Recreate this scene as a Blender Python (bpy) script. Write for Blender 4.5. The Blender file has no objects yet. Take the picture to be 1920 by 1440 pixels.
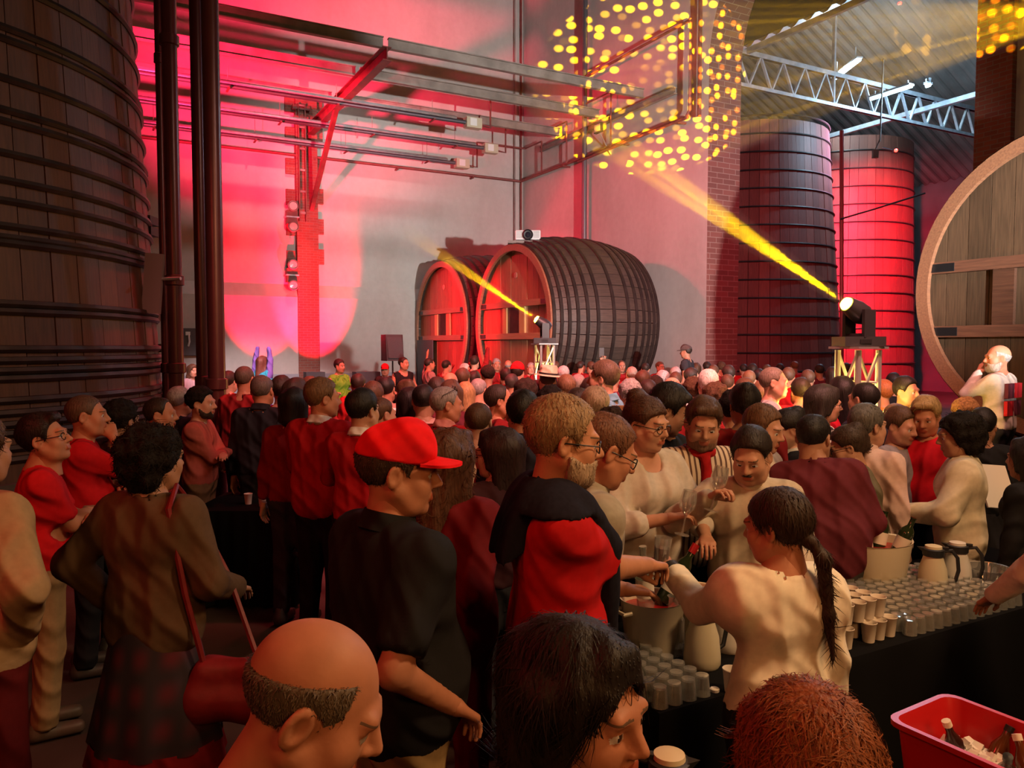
import bpy, math, random
import numpy as np
from mathutils import Vector, Matrix

random.seed(7)
SC = bpy.context.scene
COL = SC.collection
R = math.radians

# ------------------------------------------------------------------ camera
F = 1440.0                                   # focal length in pixels of the 1920 x 1440 frame
CAM_H = 2.05                                 # held up above the heads
PITCH = math.atan(72 / F)                    # tilted slightly down
cam_data = bpy.data.cameras.new('camera')
cam_data.sensor_fit = 'HORIZONTAL'
cam_data.sensor_width = 36.0
cam_data.lens = 36.0 * F / 1920.0
cam_data.clip_start = 0.05
cam_data.clip_end = 200
cam = bpy.data.objects.new('camera', cam_data)
COL.objects.link(cam)
cam.location = (0, 0, CAM_H)
cam.rotation_euler = (math.pi / 2 - PITCH, 0, 0)
SC.camera = cam

# ------------------------------------------------------------------ render look
SC.view_settings.view_transform = 'Standard'
SC.view_settings.look = 'None'
SC.view_settings.gamma = 1.0
SC.view_settings.use_curve_mapping = False
SC.view_settings.exposure = 0.0
try:
    cy = SC.cycles
    cy.max_bounces = 5
    cy.diffuse_bounces = 2
    cy.glossy_bounces = 2
    cy.transmission_bounces = 4
    cy.transparent_max_bounces = 12
    cy.volume_bounces = 0
    cy.sample_clamp_indirect = 4.0
    cy.sample_clamp_direct = 0.0
    cy.caustics_reflective = False
    cy.caustics_refractive = False
    cy.use_denoising = True
    cy.denoiser = 'OPENIMAGEDENOISE'
    cy.blur_glossy = 1.0
    cy.use_adaptive_sampling = True
    cy.adaptive_threshold = 0.03
except Exception as e:
    print('cycles settings', e)

world = bpy.data.worlds.new('world')
SC.world = world
world.use_nodes = True
bg = world.node_tree.nodes['Background']
bg.inputs[0].default_value = (0.30, 0.12, 0.10, 1)
bg.inputs[1].default_value = 0.012

# ------------------------------------------------------------------ places
HV = R(28.5)                                 # the hall is turned against the camera
V2 = Vector((math.cos(HV), math.sin(HV), 0)) # along the stage wall, to its right end
U2 = Vector((-math.sin(HV), math.cos(HV), 0))# along the cask wall, towards the corner
KORNER = Vector((0.37, 26.7, 0))
ROOM = Matrix.Translation(KORNER) @ Matrix.Rotation(HV, 4, 'Z')   # hall frame: x along V2, y along U2
ROOM_I = ROOM.inverted()

def ray(px, py):
    d = Vector(((px - 960) / F, 1.0, (720 - py) / F))
    return Matrix.Rotation(-PITCH, 3, 'X') @ d

def at(px, py, depth):
    """the point seen at a pixel of the 1920 x 1440 frame, depth metres ahead"""
    d = ray(px, py)
    return Vector((0, 0, CAM_H)) + d * (depth / d.y)

def at_z(px, py, z):
    d = ray(px, py)
    return Vector((0, 0, CAM_H)) + d * ((z - CAM_H) / d.z)

def at_room_y(px, py, b):
    """hall coordinates of the point seen at a pixel on the plane b metres off the stage wall"""
    o = ROOM_I @ Vector((0, 0, CAM_H)); d = ROOM_I.to_3x3() @ ray(px, py)
    return o + d * ((b - o.y) / d.y)

def at_room_x(px, py, a):
    o = ROOM_I @ Vector((0, 0, CAM_H)); d = ROOM_I.to_3x3() @ ray(px, py)
    return o + d * ((a - o.x) / d.x)

def W(a, b, z):
    return ROOM @ Vector((a, b, z))

# ------------------------------------------------------------------ lights of the hall
def aim(o, target):
    d = Vector(target) - o.location
    o.rotation_euler = d.to_track_quat('-Z', 'Y').to_euler()

def spot(name, loc, target, power, color, size_deg, blend=0.2, radius=0.05):
    l = bpy.data.lights.new(name, 'SPOT')
    l.energy = power; l.color = color; l.spot_size = R(size_deg); l.spot_blend = blend; l.shadow_soft_size = radius
    o = bpy.data.objects.new(name, l); COL.objects.link(o)
    o.location = loc; aim(o, target)
    return o

def area(name, loc, target, power, color, sx, sy):
    l = bpy.data.lights.new(name, 'AREA'); l.shape = 'RECTANGLE'
    l.energy = power; l.color = color; l.size = sx; l.size_y = sy
    o = bpy.data.objects.new(name, l); COL.objects.link(o)
    o.location = loc; aim(o, target)
    return o

def gobo(o, scale, thr, strength, color, ring=0.0, seed=0.0, soft=0.25):
    """a dotted gobo wheel in a moving head: cells of the pattern let light through"""
    l = o.data; l.use_nodes = True; nt = l.node_tree; nt.nodes.clear()
    N = nt.nodes.new; L = nt.links.new
    tc = N('ShaderNodeTexCoord'); sep = N('ShaderNodeSeparateXYZ'); L(tc.outputs['Normal'], sep.inputs[0])
    dx = N('ShaderNodeMath'); dx.operation = 'DIVIDE'; L(sep.outputs[0], dx.inputs[0]); L(sep.outputs[2], dx.inputs[1])
    dy = N('ShaderNodeMath'); dy.operation = 'DIVIDE'; L(sep.outputs[1], dy.inputs[0]); L(sep.outputs[2], dy.inputs[1])
    cmb = N('ShaderNodeCombineXYZ'); L(dx.outputs[0], cmb.inputs[0]); L(dy.outputs[0], cmb.inputs[1])
    cmb.inputs[2].default_value = seed
    vor = N('ShaderNodeTexVoronoi'); vor.voronoi_dimensions = '2D'; vor.inputs['Scale'].default_value = scale
    vor.inputs['Randomness'].default_value = 0.75
    mp = N('ShaderNodeMapping'); mp.inputs['Location'].default_value = (seed, seed * 0.7, 0)
    L(cmb.outputs[0], mp.inputs[0]); L(mp.outputs[0], vor.inputs['Vector'])
    mr = N('ShaderNodeMapRange'); mr.inputs['From Min'].default_value = thr; mr.inputs['From Max'].default_value = thr * (1 - soft)
    mr.inputs['To Min'].default_value = 0; mr.inputs['To Max'].default_value = 1
    L(vor.outputs['Distance'], mr.inputs['Value'])
    # some dots are bright, some faint
    sp = N('ShaderNodeSeparateColor'); L(vor.outputs['Color'], sp.inputs[0])
    pw = N('ShaderNodeMath'); pw.operation = 'POWER'; pw.inputs[1].default_value = 1.6; L(sp.outputs[0], pw.inputs[0])
    m1 = N('ShaderNodeMath'); m1.operation = 'MULTIPLY'; L(mr.outputs[0], m1.inputs[0]); L(pw.outputs[0], m1.inputs[1])
    last = m1
    if ring:
        ln = N('ShaderNodeVectorMath'); ln.operation = 'LENGTH'; L(cmb.outputs[0], ln.inputs[0])
        cmb.inputs[2].default_value = 0
        r2 = N('ShaderNodeMapRange'); r2.inputs['From Min'].default_value = ring * 0.45; r2.inputs['From Max'].default_value = ring
        r2.inputs['To Min'].default_value = 0.05; r2.inputs['To Max'].default_value = 1
        L(ln.outputs['Value'], r2.inputs['Value'])
        m2 = N('ShaderNodeMath'); m2.operation = 'MULTIPLY'; L(last.outputs[0], m2.inputs[0]); L(r2.outputs[0], m2.inputs[1])
        last = m2
    m3 = N('ShaderNodeMath'); m3.operation = 'MULTIPLY'; m3.inputs[1].default_value = strength; L(last.outputs[0], m3.inputs[0])
    em = N('ShaderNodeEmission'); em.inputs['Color'].default_value = (*color, 1); L(m3.outputs[0], em.inputs['Strength'])
    out = N('ShaderNodeOutputLight'); L(em.outputs[0], out.inputs[0])

# red wash fixtures on the stage floor that shine up the stage wall
RED = (1.0, 0.035, 0.10)
UP1 = at_room_y(490, 600, 0); UP2 = at_room_y(585, 600, 0)
UP1.y = UP2.y = -2.1; UPZ = 0.40
WASH = ((UP1, 9000), (UP2, 15000))
for u, pwr in WASH:
    spot('wash_light', W(u.x, u.y, UPZ), W(u.x, 0.0, UPZ + 2.1 * math.tan(R(54))), pwr, (1.0, 0.007, 0.04), 44, 0.5, 0.05)
# red flood at the left end of the stage, shining along the stage wall on to the casks and the side wall, then two added fills
spot('red_wall_flood', W(-14.0, -3.4, 8.8), W(0.0, -5.0, 5.6), 7600, (1.0, 0.02, 0.065), 52, 0.9, 0.5)
spot('cask_red_fill', W(-11.0, -7.5, 4.0), W(-3.3, -3.4, 2.7), 9500, (1.0, 0.008, 0.04), 36, 0.7, 0.2)  # extra spot added to redden the cask heads
spot('top_wall_fill', W(-14.0, -9.0, 4.5), W(-7.6, 0.0, 10.6), 24000, (1.0, 0.018, 0.085), 54, 1.0, 0.3)  # added flood standing in for red bounce on the upper wall
# unseen red and pink fills added over the crowd, then one on the dancers
spot('red_fill', W(-16.5, -14.0, 9.5), W(-11.5, -17.5, 1.0), 80000, (1.0, 0.025, 0.04), 80, 0.9, 0.5)
spot('crowd_red_fill', W(-9.0, -13.5, 11.0), W(-8.0, -11.0, 0.0), 9000, (1.0, 0.06, 0.07), 85, 0.9, 0.5)
spot('crowd_pink_fill', W(-9.5, -22.5, 9.0), W(-7.0, -13.5, 0.6), 11500, (1.0, 0.31, 0.28), 60, 0.9, 0.4)
spot('dancer_fill', W(-11.5, -15.0, 8.0), W(-9.6, -4.6, 1.2), 9000, (1.0, 0.78, 0.80), 26, 0.6, 0.2)  # added front fill that lifts the dancers out of the dark
# white work light on a stand at the right of the bar: its shadows fall on the stage wall
spot('work_light', (6.3, 1.4, 2.9), (1.4, 21.0, 6.3), 12800, (1.0, 0.95, 0.93), 46, 0.8, 0.10)
spot('ledge_fill', W(-7.5, -6.5, 13.5), W(-6.8, 0.0, 4.4), 1100, (1.0, 0.92, 0.90), 60, 0.9, 0.2)  # added unseen white spot that brightens the ledge of the stage wall
# warm lamps over the bar and the crowd, with added unseen fills around the camera
area('bar_lamp', (2.9, 1.4, 4.6), (1.2, 3.4, 1.0), 135, (1.0, 0.58, 0.27), 0.7, 0.7)
area('bar_fill', (2.2, -1.6, 3.4), (0.2, 2.2, 1.3), 54, (1.0, 0.40, 0.12), 1.0, 1.0)
area('left_fill', (-2.2, -1.5, 4.0), (-1.6, 3.5, 1.0), 26, (1.0, 0.32, 0.13), 1.5, 1.5)
area('left_red_fill', (-3.4, 1.2, 4.4), (-0.6, 2.6, 1.2), 42, (1.0, 0.03, 0.035), 0.8, 0.8)  # added red fill that edges the nearest heads in red
area('crowd_lamp', (3.4, 4.6, 6.0), (2.0, 6.4, 1.2), 110, (1.0, 0.66, 0.50), 1.2, 1.2)
# the next hall
spot('vat_red_light', at(1690, 300, 21.5), at(1640, 520, 27.5), 16000, (1.0, 0.01, 0.06), 80, 0.8, 0.1)
spot('jamb_red_light', W(-2.4, -16.0, 4.5), W(0.6, -9.2, 4.5), 1500, (1.0, 0.05, 0.10), 70, 0.9, 0.1)
area('next_hall_glow', W(8.0, -7.0, 8.6), W(4.0, -3.0, 2.0), 260, (0.75, 0.35, 0.60), 3.0, 3.0)

# ------------------------------------------------------------------ materials
MATS = {}
def new_mat(name):
    m = bpy.data.materials.new(name); m.use_nodes = True
    nt = m.node_tree
    return m, nt, nt.nodes['Principled BSDF']

def mat(name, color, rough=0.6, metal=0.0, var=0.0, vscale=8.0, bump=0.0, bscale=40.0, stretch=(1, 1, 1), spec=None, emit=None, estr=0.0, color2=None, detail=4.0):
    """plain procedural material: colour with a noise variation and a fine bump"""
    if name in MATS: return MATS[name]
    m, nt, p = new_mat(name)
    p.inputs['Base Color'].default_value = (*color, 1)
    p.inputs['Roughness'].default_value = rough
    p.inputs['Metallic'].default_value = metal
    if spec is not None: p.inputs['Specular IOR Level'].default_value = spec
    if emit: p.inputs['Emission Color'].default_value = (*emit, 1); p.inputs['Emission Strength'].default_value = estr
    N = nt.nodes.new; L = nt.links.new
    if var or bump or color2:
        tc = N('ShaderNodeTexCoord'); mp = N('ShaderNodeMapping'); mp.inputs['Scale'].default_value = stretch
        L(tc.outputs['Object'], mp.inputs[0])
    if var or color2:
        n = N('ShaderNodeTexNoise'); n.inputs['Scale'].default_value = vscale; n.inputs['Detail'].default_value = detail
        L(mp.outputs[0], n.inputs['Vector'])
        mx = N('ShaderNodeMix'); mx.data_type = 'RGBA'
        c2 = color2 or tuple(c * (1 - var) for c in color)
        mx.inputs[6].default_value = (*color, 1); mx.inputs[7].default_value = (*c2, 1)
        cr = N('ShaderNodeMapRange'); cr.inputs['From Min'].default_value = 0.35; cr.inputs['From Max'].default_value = 0.65
        L(n.outputs['Fac'], cr.inputs['Value']); L(cr.outputs[0], mx.inputs[0]); L(mx.outputs[2], p.inputs['Base Color'])
    if bump:
        b = N('ShaderNodeBump'); b.inputs['Strength'].default_value = bump; b.inputs['Distance'].default_value = 0.01
        n2 = N('ShaderNodeTexNoise'); n2.inputs['Scale'].default_value = bscale; n2.inputs['Detail'].default_value = 3
        L(mp.outputs[0], n2.inputs['Vector']); L(n2.outputs['Fac'], b.inputs['Height']); L(b.outputs[0], p.inputs['Normal'])
    MATS[name] = m
    return m

def obj_mat(name, rough=0.7, bump=0.3, bscale=12.0, stretch=(1, 1, 1), var=0.18, vscale=25.0, sss=0.0, sheen=0.0, tint=(1, 1, 1), spec=0.4, bdist=0.02, ridged=False, bdetail=3.0, waves=False):
    """material whose colour is the object's own colour"""
    if name in MATS: return MATS[name]
    m, nt, p = new_mat(name); N = nt.nodes.new; L = nt.links.new
    oi = N('ShaderNodeObjectInfo'); tc = N('ShaderNodeTexCoord'); mp = N('ShaderNodeMapping'); mp.inputs['Scale'].default_value = stretch
    L(tc.outputs['Object'], mp.inputs[0])
    n = N('ShaderNodeTexNoise'); n.inputs['Scale'].default_value = vscale; n.inputs['Detail'].default_value = 3; L(mp.outputs[0], n.inputs['Vector'])
    mr = N('ShaderNodeMapRange'); mr.inputs['From Min'].default_value = 0.3; mr.inputs['From Max'].default_value = 0.7
    mr.inputs['To Min'].default_value = 1 - var; mr.inputs['To Max'].default_value = 1 + var * 0.4; L(n.outputs['Fac'], mr.inputs['Value'])
    mx = N('ShaderNodeMix'); mx.data_type = 'RGBA'; mx.blend_type = 'MULTIPLY'; mx.inputs[0].default_value = 1
    L(oi.outputs['Color'], mx.inputs[6]); L(mr.outputs[0], mx.inputs[7])
    if tint != (1, 1, 1):
        m2 = N('ShaderNodeMix'); m2.data_type = 'RGBA'; m2.blend_type = 'MULTIPLY'; m2.inputs[0].default_value = 1
        L(mx.outputs[2], m2.inputs[6]); m2.inputs[7].default_value = (*tint, 1); mx = m2
    L(mx.outputs[2], p.inputs['Base Color'])
    p.inputs['Roughness'].default_value = rough; p.inputs['Specular IOR Level'].default_value = spec
    if sheen: p.inputs['Sheen Weight'].default_value = sheen
    if bump:
        b = N('ShaderNodeBump'); b.inputs['Strength'].default_value = bump; b.inputs['Distance'].default_value = bdist
        n2 = N('ShaderNodeTexNoise'); n2.inputs['Scale'].default_value = bscale; n2.inputs['Detail'].default_value = bdetail
        L(mp.outputs[0], n2.inputs['Vector'])
        if waves:                                   # drapery: long soft folds that run down and across
            hs = None
            for dr, sc, di, wt in (('X', 2.6, 5.0, 0.5), ('DIAGONAL', 3.4, 6.5, 0.5)):
                wv = N('ShaderNodeTexWave'); wv.bands_direction = dr; wv.inputs['Scale'].default_value = sc; wv.inputs['Distortion'].default_value = di
                wv.inputs['Detail'].default_value = 1.5; wv.inputs['Detail Scale'].default_value = 0.55; L(mp.outputs[0], wv.inputs['Vector'])
                pw = N('ShaderNodeMath'); pw.operation = 'POWER'; pw.inputs[1].default_value = 2.2; L(wv.outputs['Fac'], pw.inputs[0])
                if hs is None: hs = pw
                else:
                    ad = N('ShaderNodeMath'); ad.operation = 'ADD'; L(hs.outputs[0], ad.inputs[0]); L(pw.outputs[0], ad.inputs[1]); hs = ad
            L(hs.outputs[0], b.inputs['Height'])
        elif ridged:                                  # creases: sharp valleys of a distorted noise
            n2.inputs['Distortion'].default_value = 1.2; n2.inputs['Detail'].default_value = 2
            sb = N('ShaderNodeMath'); sb.operation = 'SUBTRACT'; sb.inputs[1].default_value = 0.5; L(n2.outputs['Fac'], sb.inputs[0])
            ab = N('ShaderNodeMath'); ab.operation = 'ABSOLUTE'; L(sb.outputs[0], ab.inputs[0])
            pw = N('ShaderNodeMath'); pw.operation = 'POWER'; pw.inputs[1].default_value = 0.6; L(ab.outputs[0], pw.inputs[0]); L(pw.outputs[0], b.inputs['Height'])
        else: L(n2.outputs['Fac'], b.inputs['Height'])
        L(b.outputs[0], p.inputs['Normal'])
    MATS[name] = m
    return m

def glow(name, color, strength):
    if name in MATS: return MATS[name]
    m, nt, p = new_mat(name)
    p.inputs['Base Color'].default_value = (*[min(1, c) for c in color], 1)
    p.inputs['Emission Color'].default_value = (*color, 1); p.inputs['Emission Strength'].default_value = strength
    MATS[name] = m
    return m

def glass_mat(name, color=(0.92, 0.93, 0.92), alpha=0.16, rough=0.05, body=0.10):
    """thin clear glass: mostly see-through with bright reflections at the edges"""
    if name in MATS: return MATS[name]
    m = bpy.data.materials.new(name); m.use_nodes = True; nt = m.node_tree; nt.nodes.clear(); N = nt.nodes.new; L = nt.links.new
    tr = N('ShaderNodeBsdfTransparent'); tr.inputs[0].default_value = (*color, 1)
    gl = N('ShaderNodeBsdfGlossy'); gl.inputs[0].default_value = (1, 1, 1, 1); gl.inputs['Roughness'].default_value = rough
    lw = N('ShaderNodeLayerWeight'); lw.inputs[0].default_value = 0.35
    mr = N('ShaderNodeMapRange'); mr.inputs['To Min'].default_value = alpha * 0.5; mr.inputs['To Max'].default_value = 0.75
    L(lw.outputs['Facing'], mr.inputs['Value'])
    mx = N('ShaderNodeMixShader'); L(mr.outputs[0], mx.inputs[0]); L(tr.outputs[0], mx.inputs[1]); L(gl.outputs[0], mx.inputs[2])
    df = N('ShaderNodeBsdfDiffuse'); df.inputs[0].default_value = (.9, .88, .82, 1)
    mx2 = N('ShaderNodeMixShader'); mx2.inputs[0].default_value = body; L(mx.outputs[0], mx2.inputs[1]); L(df.outputs[0], mx2.inputs[2])
    out = N('ShaderNodeOutputMaterial'); L(mx2.outputs[0], out.inputs[0])
    MATS[name] = m
    return m

# ------------------------------------------------------------------ mesh building
class MB:
    def __init__(s): s.v = []; s.f = []
    def add(s, verts, faces):
        o = len(s.v); s.v += [tuple(x) for x in verts]; s.f += [tuple(i + o for i in f) for f in faces]; return s
    def box(s, c, size, rot=None):
        hx, hy, hz = size[0] / 2, size[1] / 2, size[2] / 2
        vs = [Vector((x, y, z)) for x in (-hx, hx) for y in (-hy, hy) for z in (-hz, hz)]
        if rot is not None: vs = [rot @ v for v in vs]
        vs = [v + Vector(c) for v in vs]
        return s.add(vs, [(0, 1, 3, 2), (4, 6, 7, 5), (0, 4, 5, 1), (2, 3, 7, 6), (0, 2, 6, 4), (1, 5, 7, 3)])
    def span(s, a, b, w, h, up=(0, 0, 1)):
        """a box beam from a to b"""
        a = Vector(a); b = Vector(b); d = b - a; y = d.normalized(); up = Vector(up)
        x = y.cross(up)
        if x.length < 1e-4: x = y.cross(Vector((1, 0, 0)))
        x.normalize(); z = x.cross(y).normalized()
        rot = Matrix((x, y, z)).transposed()
        return s.box((a + b) / 2, (w, d.length, h), rot)
    def tube(s, pts, r, n=8, closed=False, caps=True):
        pts = [Vector(p) for p in pts]; m = len(pts)
        rs = r if isinstance(r, (list, tuple)) else [r] * m
        rings = []; prev = None
        for i, p in enumerate(pts):
            if closed: t = pts[(i + 1) % m] - pts[i - 1]
            else: t = pts[min(i + 1, m - 1)] - pts[max(i - 1, 0)]
            t.normalize()
            if prev is None:
                x = t.orthogonal().normalized()
            else:
                x = (prev - t * prev.dot(t))
                x = x.normalized() if x.length > 1e-6 else t.orthogonal().normalized()
            prev = x; y = t.cross(x)
            rings.append([p + (x * math.cos(2 * math.pi * k / n) + y * math.sin(2 * math.pi * k / n)) * rs[i] for k in range(n)])
        vs = [v for rg in rings for v in rg]; fs = []
        for i in range(m if closed else m - 1):
            j = (i + 1) % m
            for k in range(n):
                fs.append((i * n + k, i * n + (k + 1) % n, j * n + (k + 1) % n, j * n + k))
        if caps and not closed:
            fs.append(tuple(reversed(range(n)))); fs.append(tuple((m - 1) * n + k for k in range(n)))
        return s.add(vs, fs)
    def lathe(s, prof, n=24, mtx=None, cap0=True, cap1=True, arc=None):
        """profile of (radius, height) turned about z"""
        vs = []; m = len(prof); full = arc is None
        for r, z in prof:
            for k in range(n):
                a = 2 * math.pi * k / n if full else arc[0] + (arc[1] - arc[0]) * k / (n - 1)
                vs.append(Vector((r * math.cos(a), r * math.sin(a), z)))
        fs = []
        for i in range(m - 1):
            for k in range(n if full else n - 1):
                k2 = (k + 1) % n
                fs.append((i * n + k, i * n + k2, (i + 1) * n + k2, (i + 1) * n + k))
        if full and cap0 and prof[0][0] > 1e-5: fs.append(tuple(reversed(range(n))))
        if full and cap1 and prof[-1][0] > 1e-5: fs.append(tuple((m - 1) * n + k for k in range(n)))
        if mtx is not None: vs = [mtx @ v for v in vs]
        return s.add(vs, fs)
    def xform(s, mtx):
        s.v = [tuple(mtx @ Vector(v)) for v in s.v]; return s
    def mesh(s, name, m=None, smooth=False, angle=None):
        me = bpy.data.meshes.new(name); me.from_pydata(s.v, [], s.f); me.update()
        if smooth:
            me.polygons.foreach_set('use_smooth', [True] * len(me.polygons))
            if angle: 
                try: me.set_sharp_from_angle(angle=R(angle))
                except Exception: pass
        if m is not None: me.materials.append(m)
        return me
    def build(s, name, m=None, parent=None, smooth=False, mtx=None, angle=40):
        return link(name, s.mesh(name, m, smooth, angle), parent, mtx)

def link(name, data, parent=None, mtx=None):
    o = bpy.data.objects.new(name, data); COL.objects.link(o)
    if parent is not None: o.parent = parent
    if mtx is not None: o.matrix_local = mtx
    return o

def empty(name, mtx=None):
    o = bpy.data.objects.new(name, None); COL.objects.link(o); o.empty_display_size = 0.2
    if mtx is not None: o.matrix_local = mtx
    return o

def tag(o, label=None, cat=None, group=None, kind=None):
    if label: o['label'] = label
    if cat: o['category'] = cat
    if group: o['group'] = group
    if kind: o['kind'] = kind
    return o

def copy_of(o, parent=None, mtx=None, color=None):
    c = o.copy(); COL.objects.link(c); c.parent = parent
    if mtx is not None: c.matrix_local = mtx
    if color is not None: c.color = color
    return c

T = Matrix.Translation
def RZ(a): return Matrix.Rotation(R(a), 4, 'Z')
def RX(a): return Matrix.Rotation(R(a), 4, 'X')
def RY(a): return Matrix.Rotation(R(a), 4, 'Y')
# ================================================================== the hall
def wall_plaster(name, c, c2):
    m, nt, p = new_mat(name); N = nt.nodes.new; L = nt.links.new
    tc = N('ShaderNodeTexCoord')
    n1 = N('ShaderNodeTexNoise'); n1.inputs['Scale'].default_value = 0.55; n1.inputs['Detail'].default_value = 6; n1.inputs['Roughness'].default_value = 0.7
    mp = N('ShaderNodeMapping'); mp.inputs['Scale'].default_value = (1.0, 1.0, 0.45)
    L(tc.outputs['Object'], mp.inputs[0]); L(mp.outputs[0], n1.inputs['Vector'])
    n2 = N('ShaderNodeTexNoise'); n2.inputs['Scale'].default_value = 6; n2.inputs['Detail'].default_value = 5; L(tc.outputs['Object'], n2.inputs['Vector'])
    mr = N('ShaderNodeMapRange'); mr.inputs['From Min'].default_value = 0.42; mr.inputs['From Max'].default_value = 0.72; L(n1.outputs['Fac'], mr.inputs['Value'])
    mx = N('ShaderNodeMix'); mx.data_type = 'RGBA'; mx.inputs[6].default_value = (*c, 1); mx.inputs[7].default_value = (*c2, 1); L(mr.outputs[0], mx.inputs[0])
    m2 = N('ShaderNodeMix'); m2.data_type = 'RGBA'; m2.blend_type = 'MULTIPLY'; m2.inputs[0].default_value = 0.16
    L(mx.outputs[2], m2.inputs[6]); L(n2.outputs['Fac'], m2.inputs[7]); L(m2.outputs[2], p.inputs['Base Color'])
    b = N('ShaderNodeBump'); b.inputs['Strength'].default_value = 0.25; b.inputs['Distance'].default_value = 0.02; L(n2.outputs['Fac'], b.inputs['Height']); L(b.outputs[0], p.inputs['Normal'])
    p.inputs['Roughness'].default_value = 0.85; p.inputs['Specular IOR Level'].default_value = 0.2
    return m

def brick_mat(name, c1, c2, mortar, scale, axis='XZ', bw=0.22, bh=0.075):
    m, nt, p = new_mat(name); N = nt.nodes.new; L = nt.links.new
    tc = N('ShaderNodeTexCoord'); sp = N('ShaderNodeSeparateXYZ'); L(tc.outputs['Object'], sp.inputs[0]); cb = N('ShaderNodeCombineXYZ')
    ad = N('ShaderNodeMath'); ad.operation = 'ADD'; L(sp.outputs[0], ad.inputs[0]); L(sp.outputs[1], ad.inputs[1])
    L(ad.outputs[0], cb.inputs[0]); L(sp.outputs[2], cb.inputs[1])
    br = N('ShaderNodeTexBrick'); br.inputs['Scale'].default_value = 1.0; br.inputs['Brick Width'].default_value = bw; br.inputs['Row Height'].default_value = bh
    br.inputs['Mortar Size'].default_value = 0.008; br.inputs['Color1'].default_value = (*c1, 1); br.inputs['Color2'].default_value = (*c2, 1); br.inputs['Mortar'].default_value = (*mortar, 1)
    L(cb.outputs[0], br.inputs['Vector']); L(br.outputs['Color'], p.inputs['Base Color'])
    b = N('ShaderNodeBump'); b.inputs['Strength'].default_value = 0.5; b.inputs['Distance'].default_value = 0.01; b.invert = True
    L(br.outputs['Fac'], b.inputs['Height']); L(b.outputs[0], p.inputs['Normal'])
    p.inputs['Roughness'].default_value = 0.85
    return m

M_PLASTER = wall_plaster('plaster', (0.60, 0.57, 0.53), (0.50, 0.46, 0.42))
M_BRICK = brick_mat('brick_red', (0.26, 0.08, 0.055), (0.20, 0.06, 0.045), (0.22, 0.15, 0.12), 1)
M_BRICK2 = brick_mat('brick_dark', (0.20, 0.075, 0.06), (0.14, 0.055, 0.045), (0.27, 0.19, 0.16), 1, bh=0.13, bw=0.4)
M_STEEL = mat('painted_steel', (0.30, 0.25, 0.215), 0.6, 0.0, var=0.35, vscale=3, bump=0.1)
M_STEEL_RED = mat('red_lead_steel', (0.24, 0.06, 0.05), 0.55, 0.0, var=0.4, vscale=4, bump=0.1)
M_GALV = mat('galvanised_steel', (0.46, 0.47, 0.50), 0.42, 0.25, var=0.3, vscale=6)
M_BLACK = mat('black_plastic', (0.018, 0.018, 0.02), 0.45)
M_BLACKMETAL = mat('black_metal', (0.03, 0.03, 0.032), 0.35, 0.6)
M_WHITE = mat('white_plastic', (0.78, 0.78, 0.76), 0.4)

H_TOP = 16.0
floor = MB().box((-2.0, -12, -0.05), (56, 60, 0.1)).build('floor', mat('floor_concrete', (0.085, 0.055, 0.045), 0.55, var=0.45, vscale=1.2, bump=0.15, bscale=9), mtx=ROOM)
tag(floor, 'dark worn concrete floor of the hall', None, kind='structure')

z1 = at_room_y(425, 553, -0.18).z; z2 = at_room_y(425, 529, 0).z
prof = [(0.30, 0), (-0.18, 0), (-0.18, z1), (0, z2), (0, H_TOP), (0.30, H_TOP)]
m = MB(); n = len(prof)
vs = [(-24, y, z) for y, z in prof] + [(1.04, y, z) for y, z in prof]
m.add(vs, [(i, (i + 1) % n, n + (i + 1) % n, n + i) for i in range(n)] + [tuple(range(n))[::-1], tuple(range(n, 2 * n))])
wl = m.build('wall_left', M_PLASTER, mtx=ROOM)
tag(wl, 'tall plastered stage wall with a sloping ledge, washed in red light', kind='structure')
zb = at_room_y(500, 702, -0.2).z
bb = MB().box((-12, -0.195, zb / 2), (24, 0.03, zb)).build('baseboard_left', mat('dado_paint', (0.34, 0.36, 0.40), 0.6, var=0.15, vscale=2), mtx=ROOM)
tag(bb, 'painted blue grey dado along the foot of the stage wall', kind='structure')
m = MB()
for x in (432, 516, 641, 700):
    a = at_room_y(x, 540, -0.1).x
    m.box((a, -0.105, (z1 + z2) / 2), (0.02, 0.16, 0.30), RX(-30).to_3x3())
MB_ledge = m

B_J = at_room_x(1325, 500, 0).y              # arch jamb
B_P = at_room_x(1827, 500, 0).y              # far pillar
Z_S = at_room_x(1326, 122, 0).z              # springing of the arch
def wall_with_arch():
    m = MB(); rad = (B_J - B_P) / 2; cy_ = (B_J + B_P) / 2; k = 24
    pts = [(B_J, 0.0), (B_J, Z_S)] + [(cy_ + rad * math.cos(math.pi * i / k), Z_S + rad * math.sin(math.pi * i / k)) for i in range(1, k)] + [(B_P, Z_S), (B_P, 0.0)]
    top = H_TOP
    outer = [(0.0, 0.0), (0.0, top)] + [(B_J + (B_P - B_J) * i / k, top) for i in range(1, k)] + [(-32.0, top), (-32.0, 0.0)]
    for x0, flip in ((0.0, False), (1.04, True)):
        o = [(x0, y, z) for y, z in pts]; q = [(x0, y, z) for y, z in outer]
        fs = [(i, i + 1, len(o) + i + 1, len(o) + i) for i in range(len(o) - 1)]
        if flip: fs = [f[::-1] for f in fs]
        m.add(o + q, fs)
    o = [(0.0, y, z) for y, z in pts] + [(1.04, y, z) for y, z in pts]; n = len(pts)
    return m, o, n
m, o, n = wall_with_arch()
wr = m.build('wall_right', M_PLASTER, mtx=ROOM); tag(wr, 'high plastered side wall behind the casks with an arched opening', kind='structure')
jm = MB().add(o, [(i, n + i, n + i + 1, i + 1) for i in range(n - 1)])
tj = jm.build('trim_1', M_BRICK2, mtx=ROOM); tag(tj, 'banded brick reveal of the tall arch', kind='structure')
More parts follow.
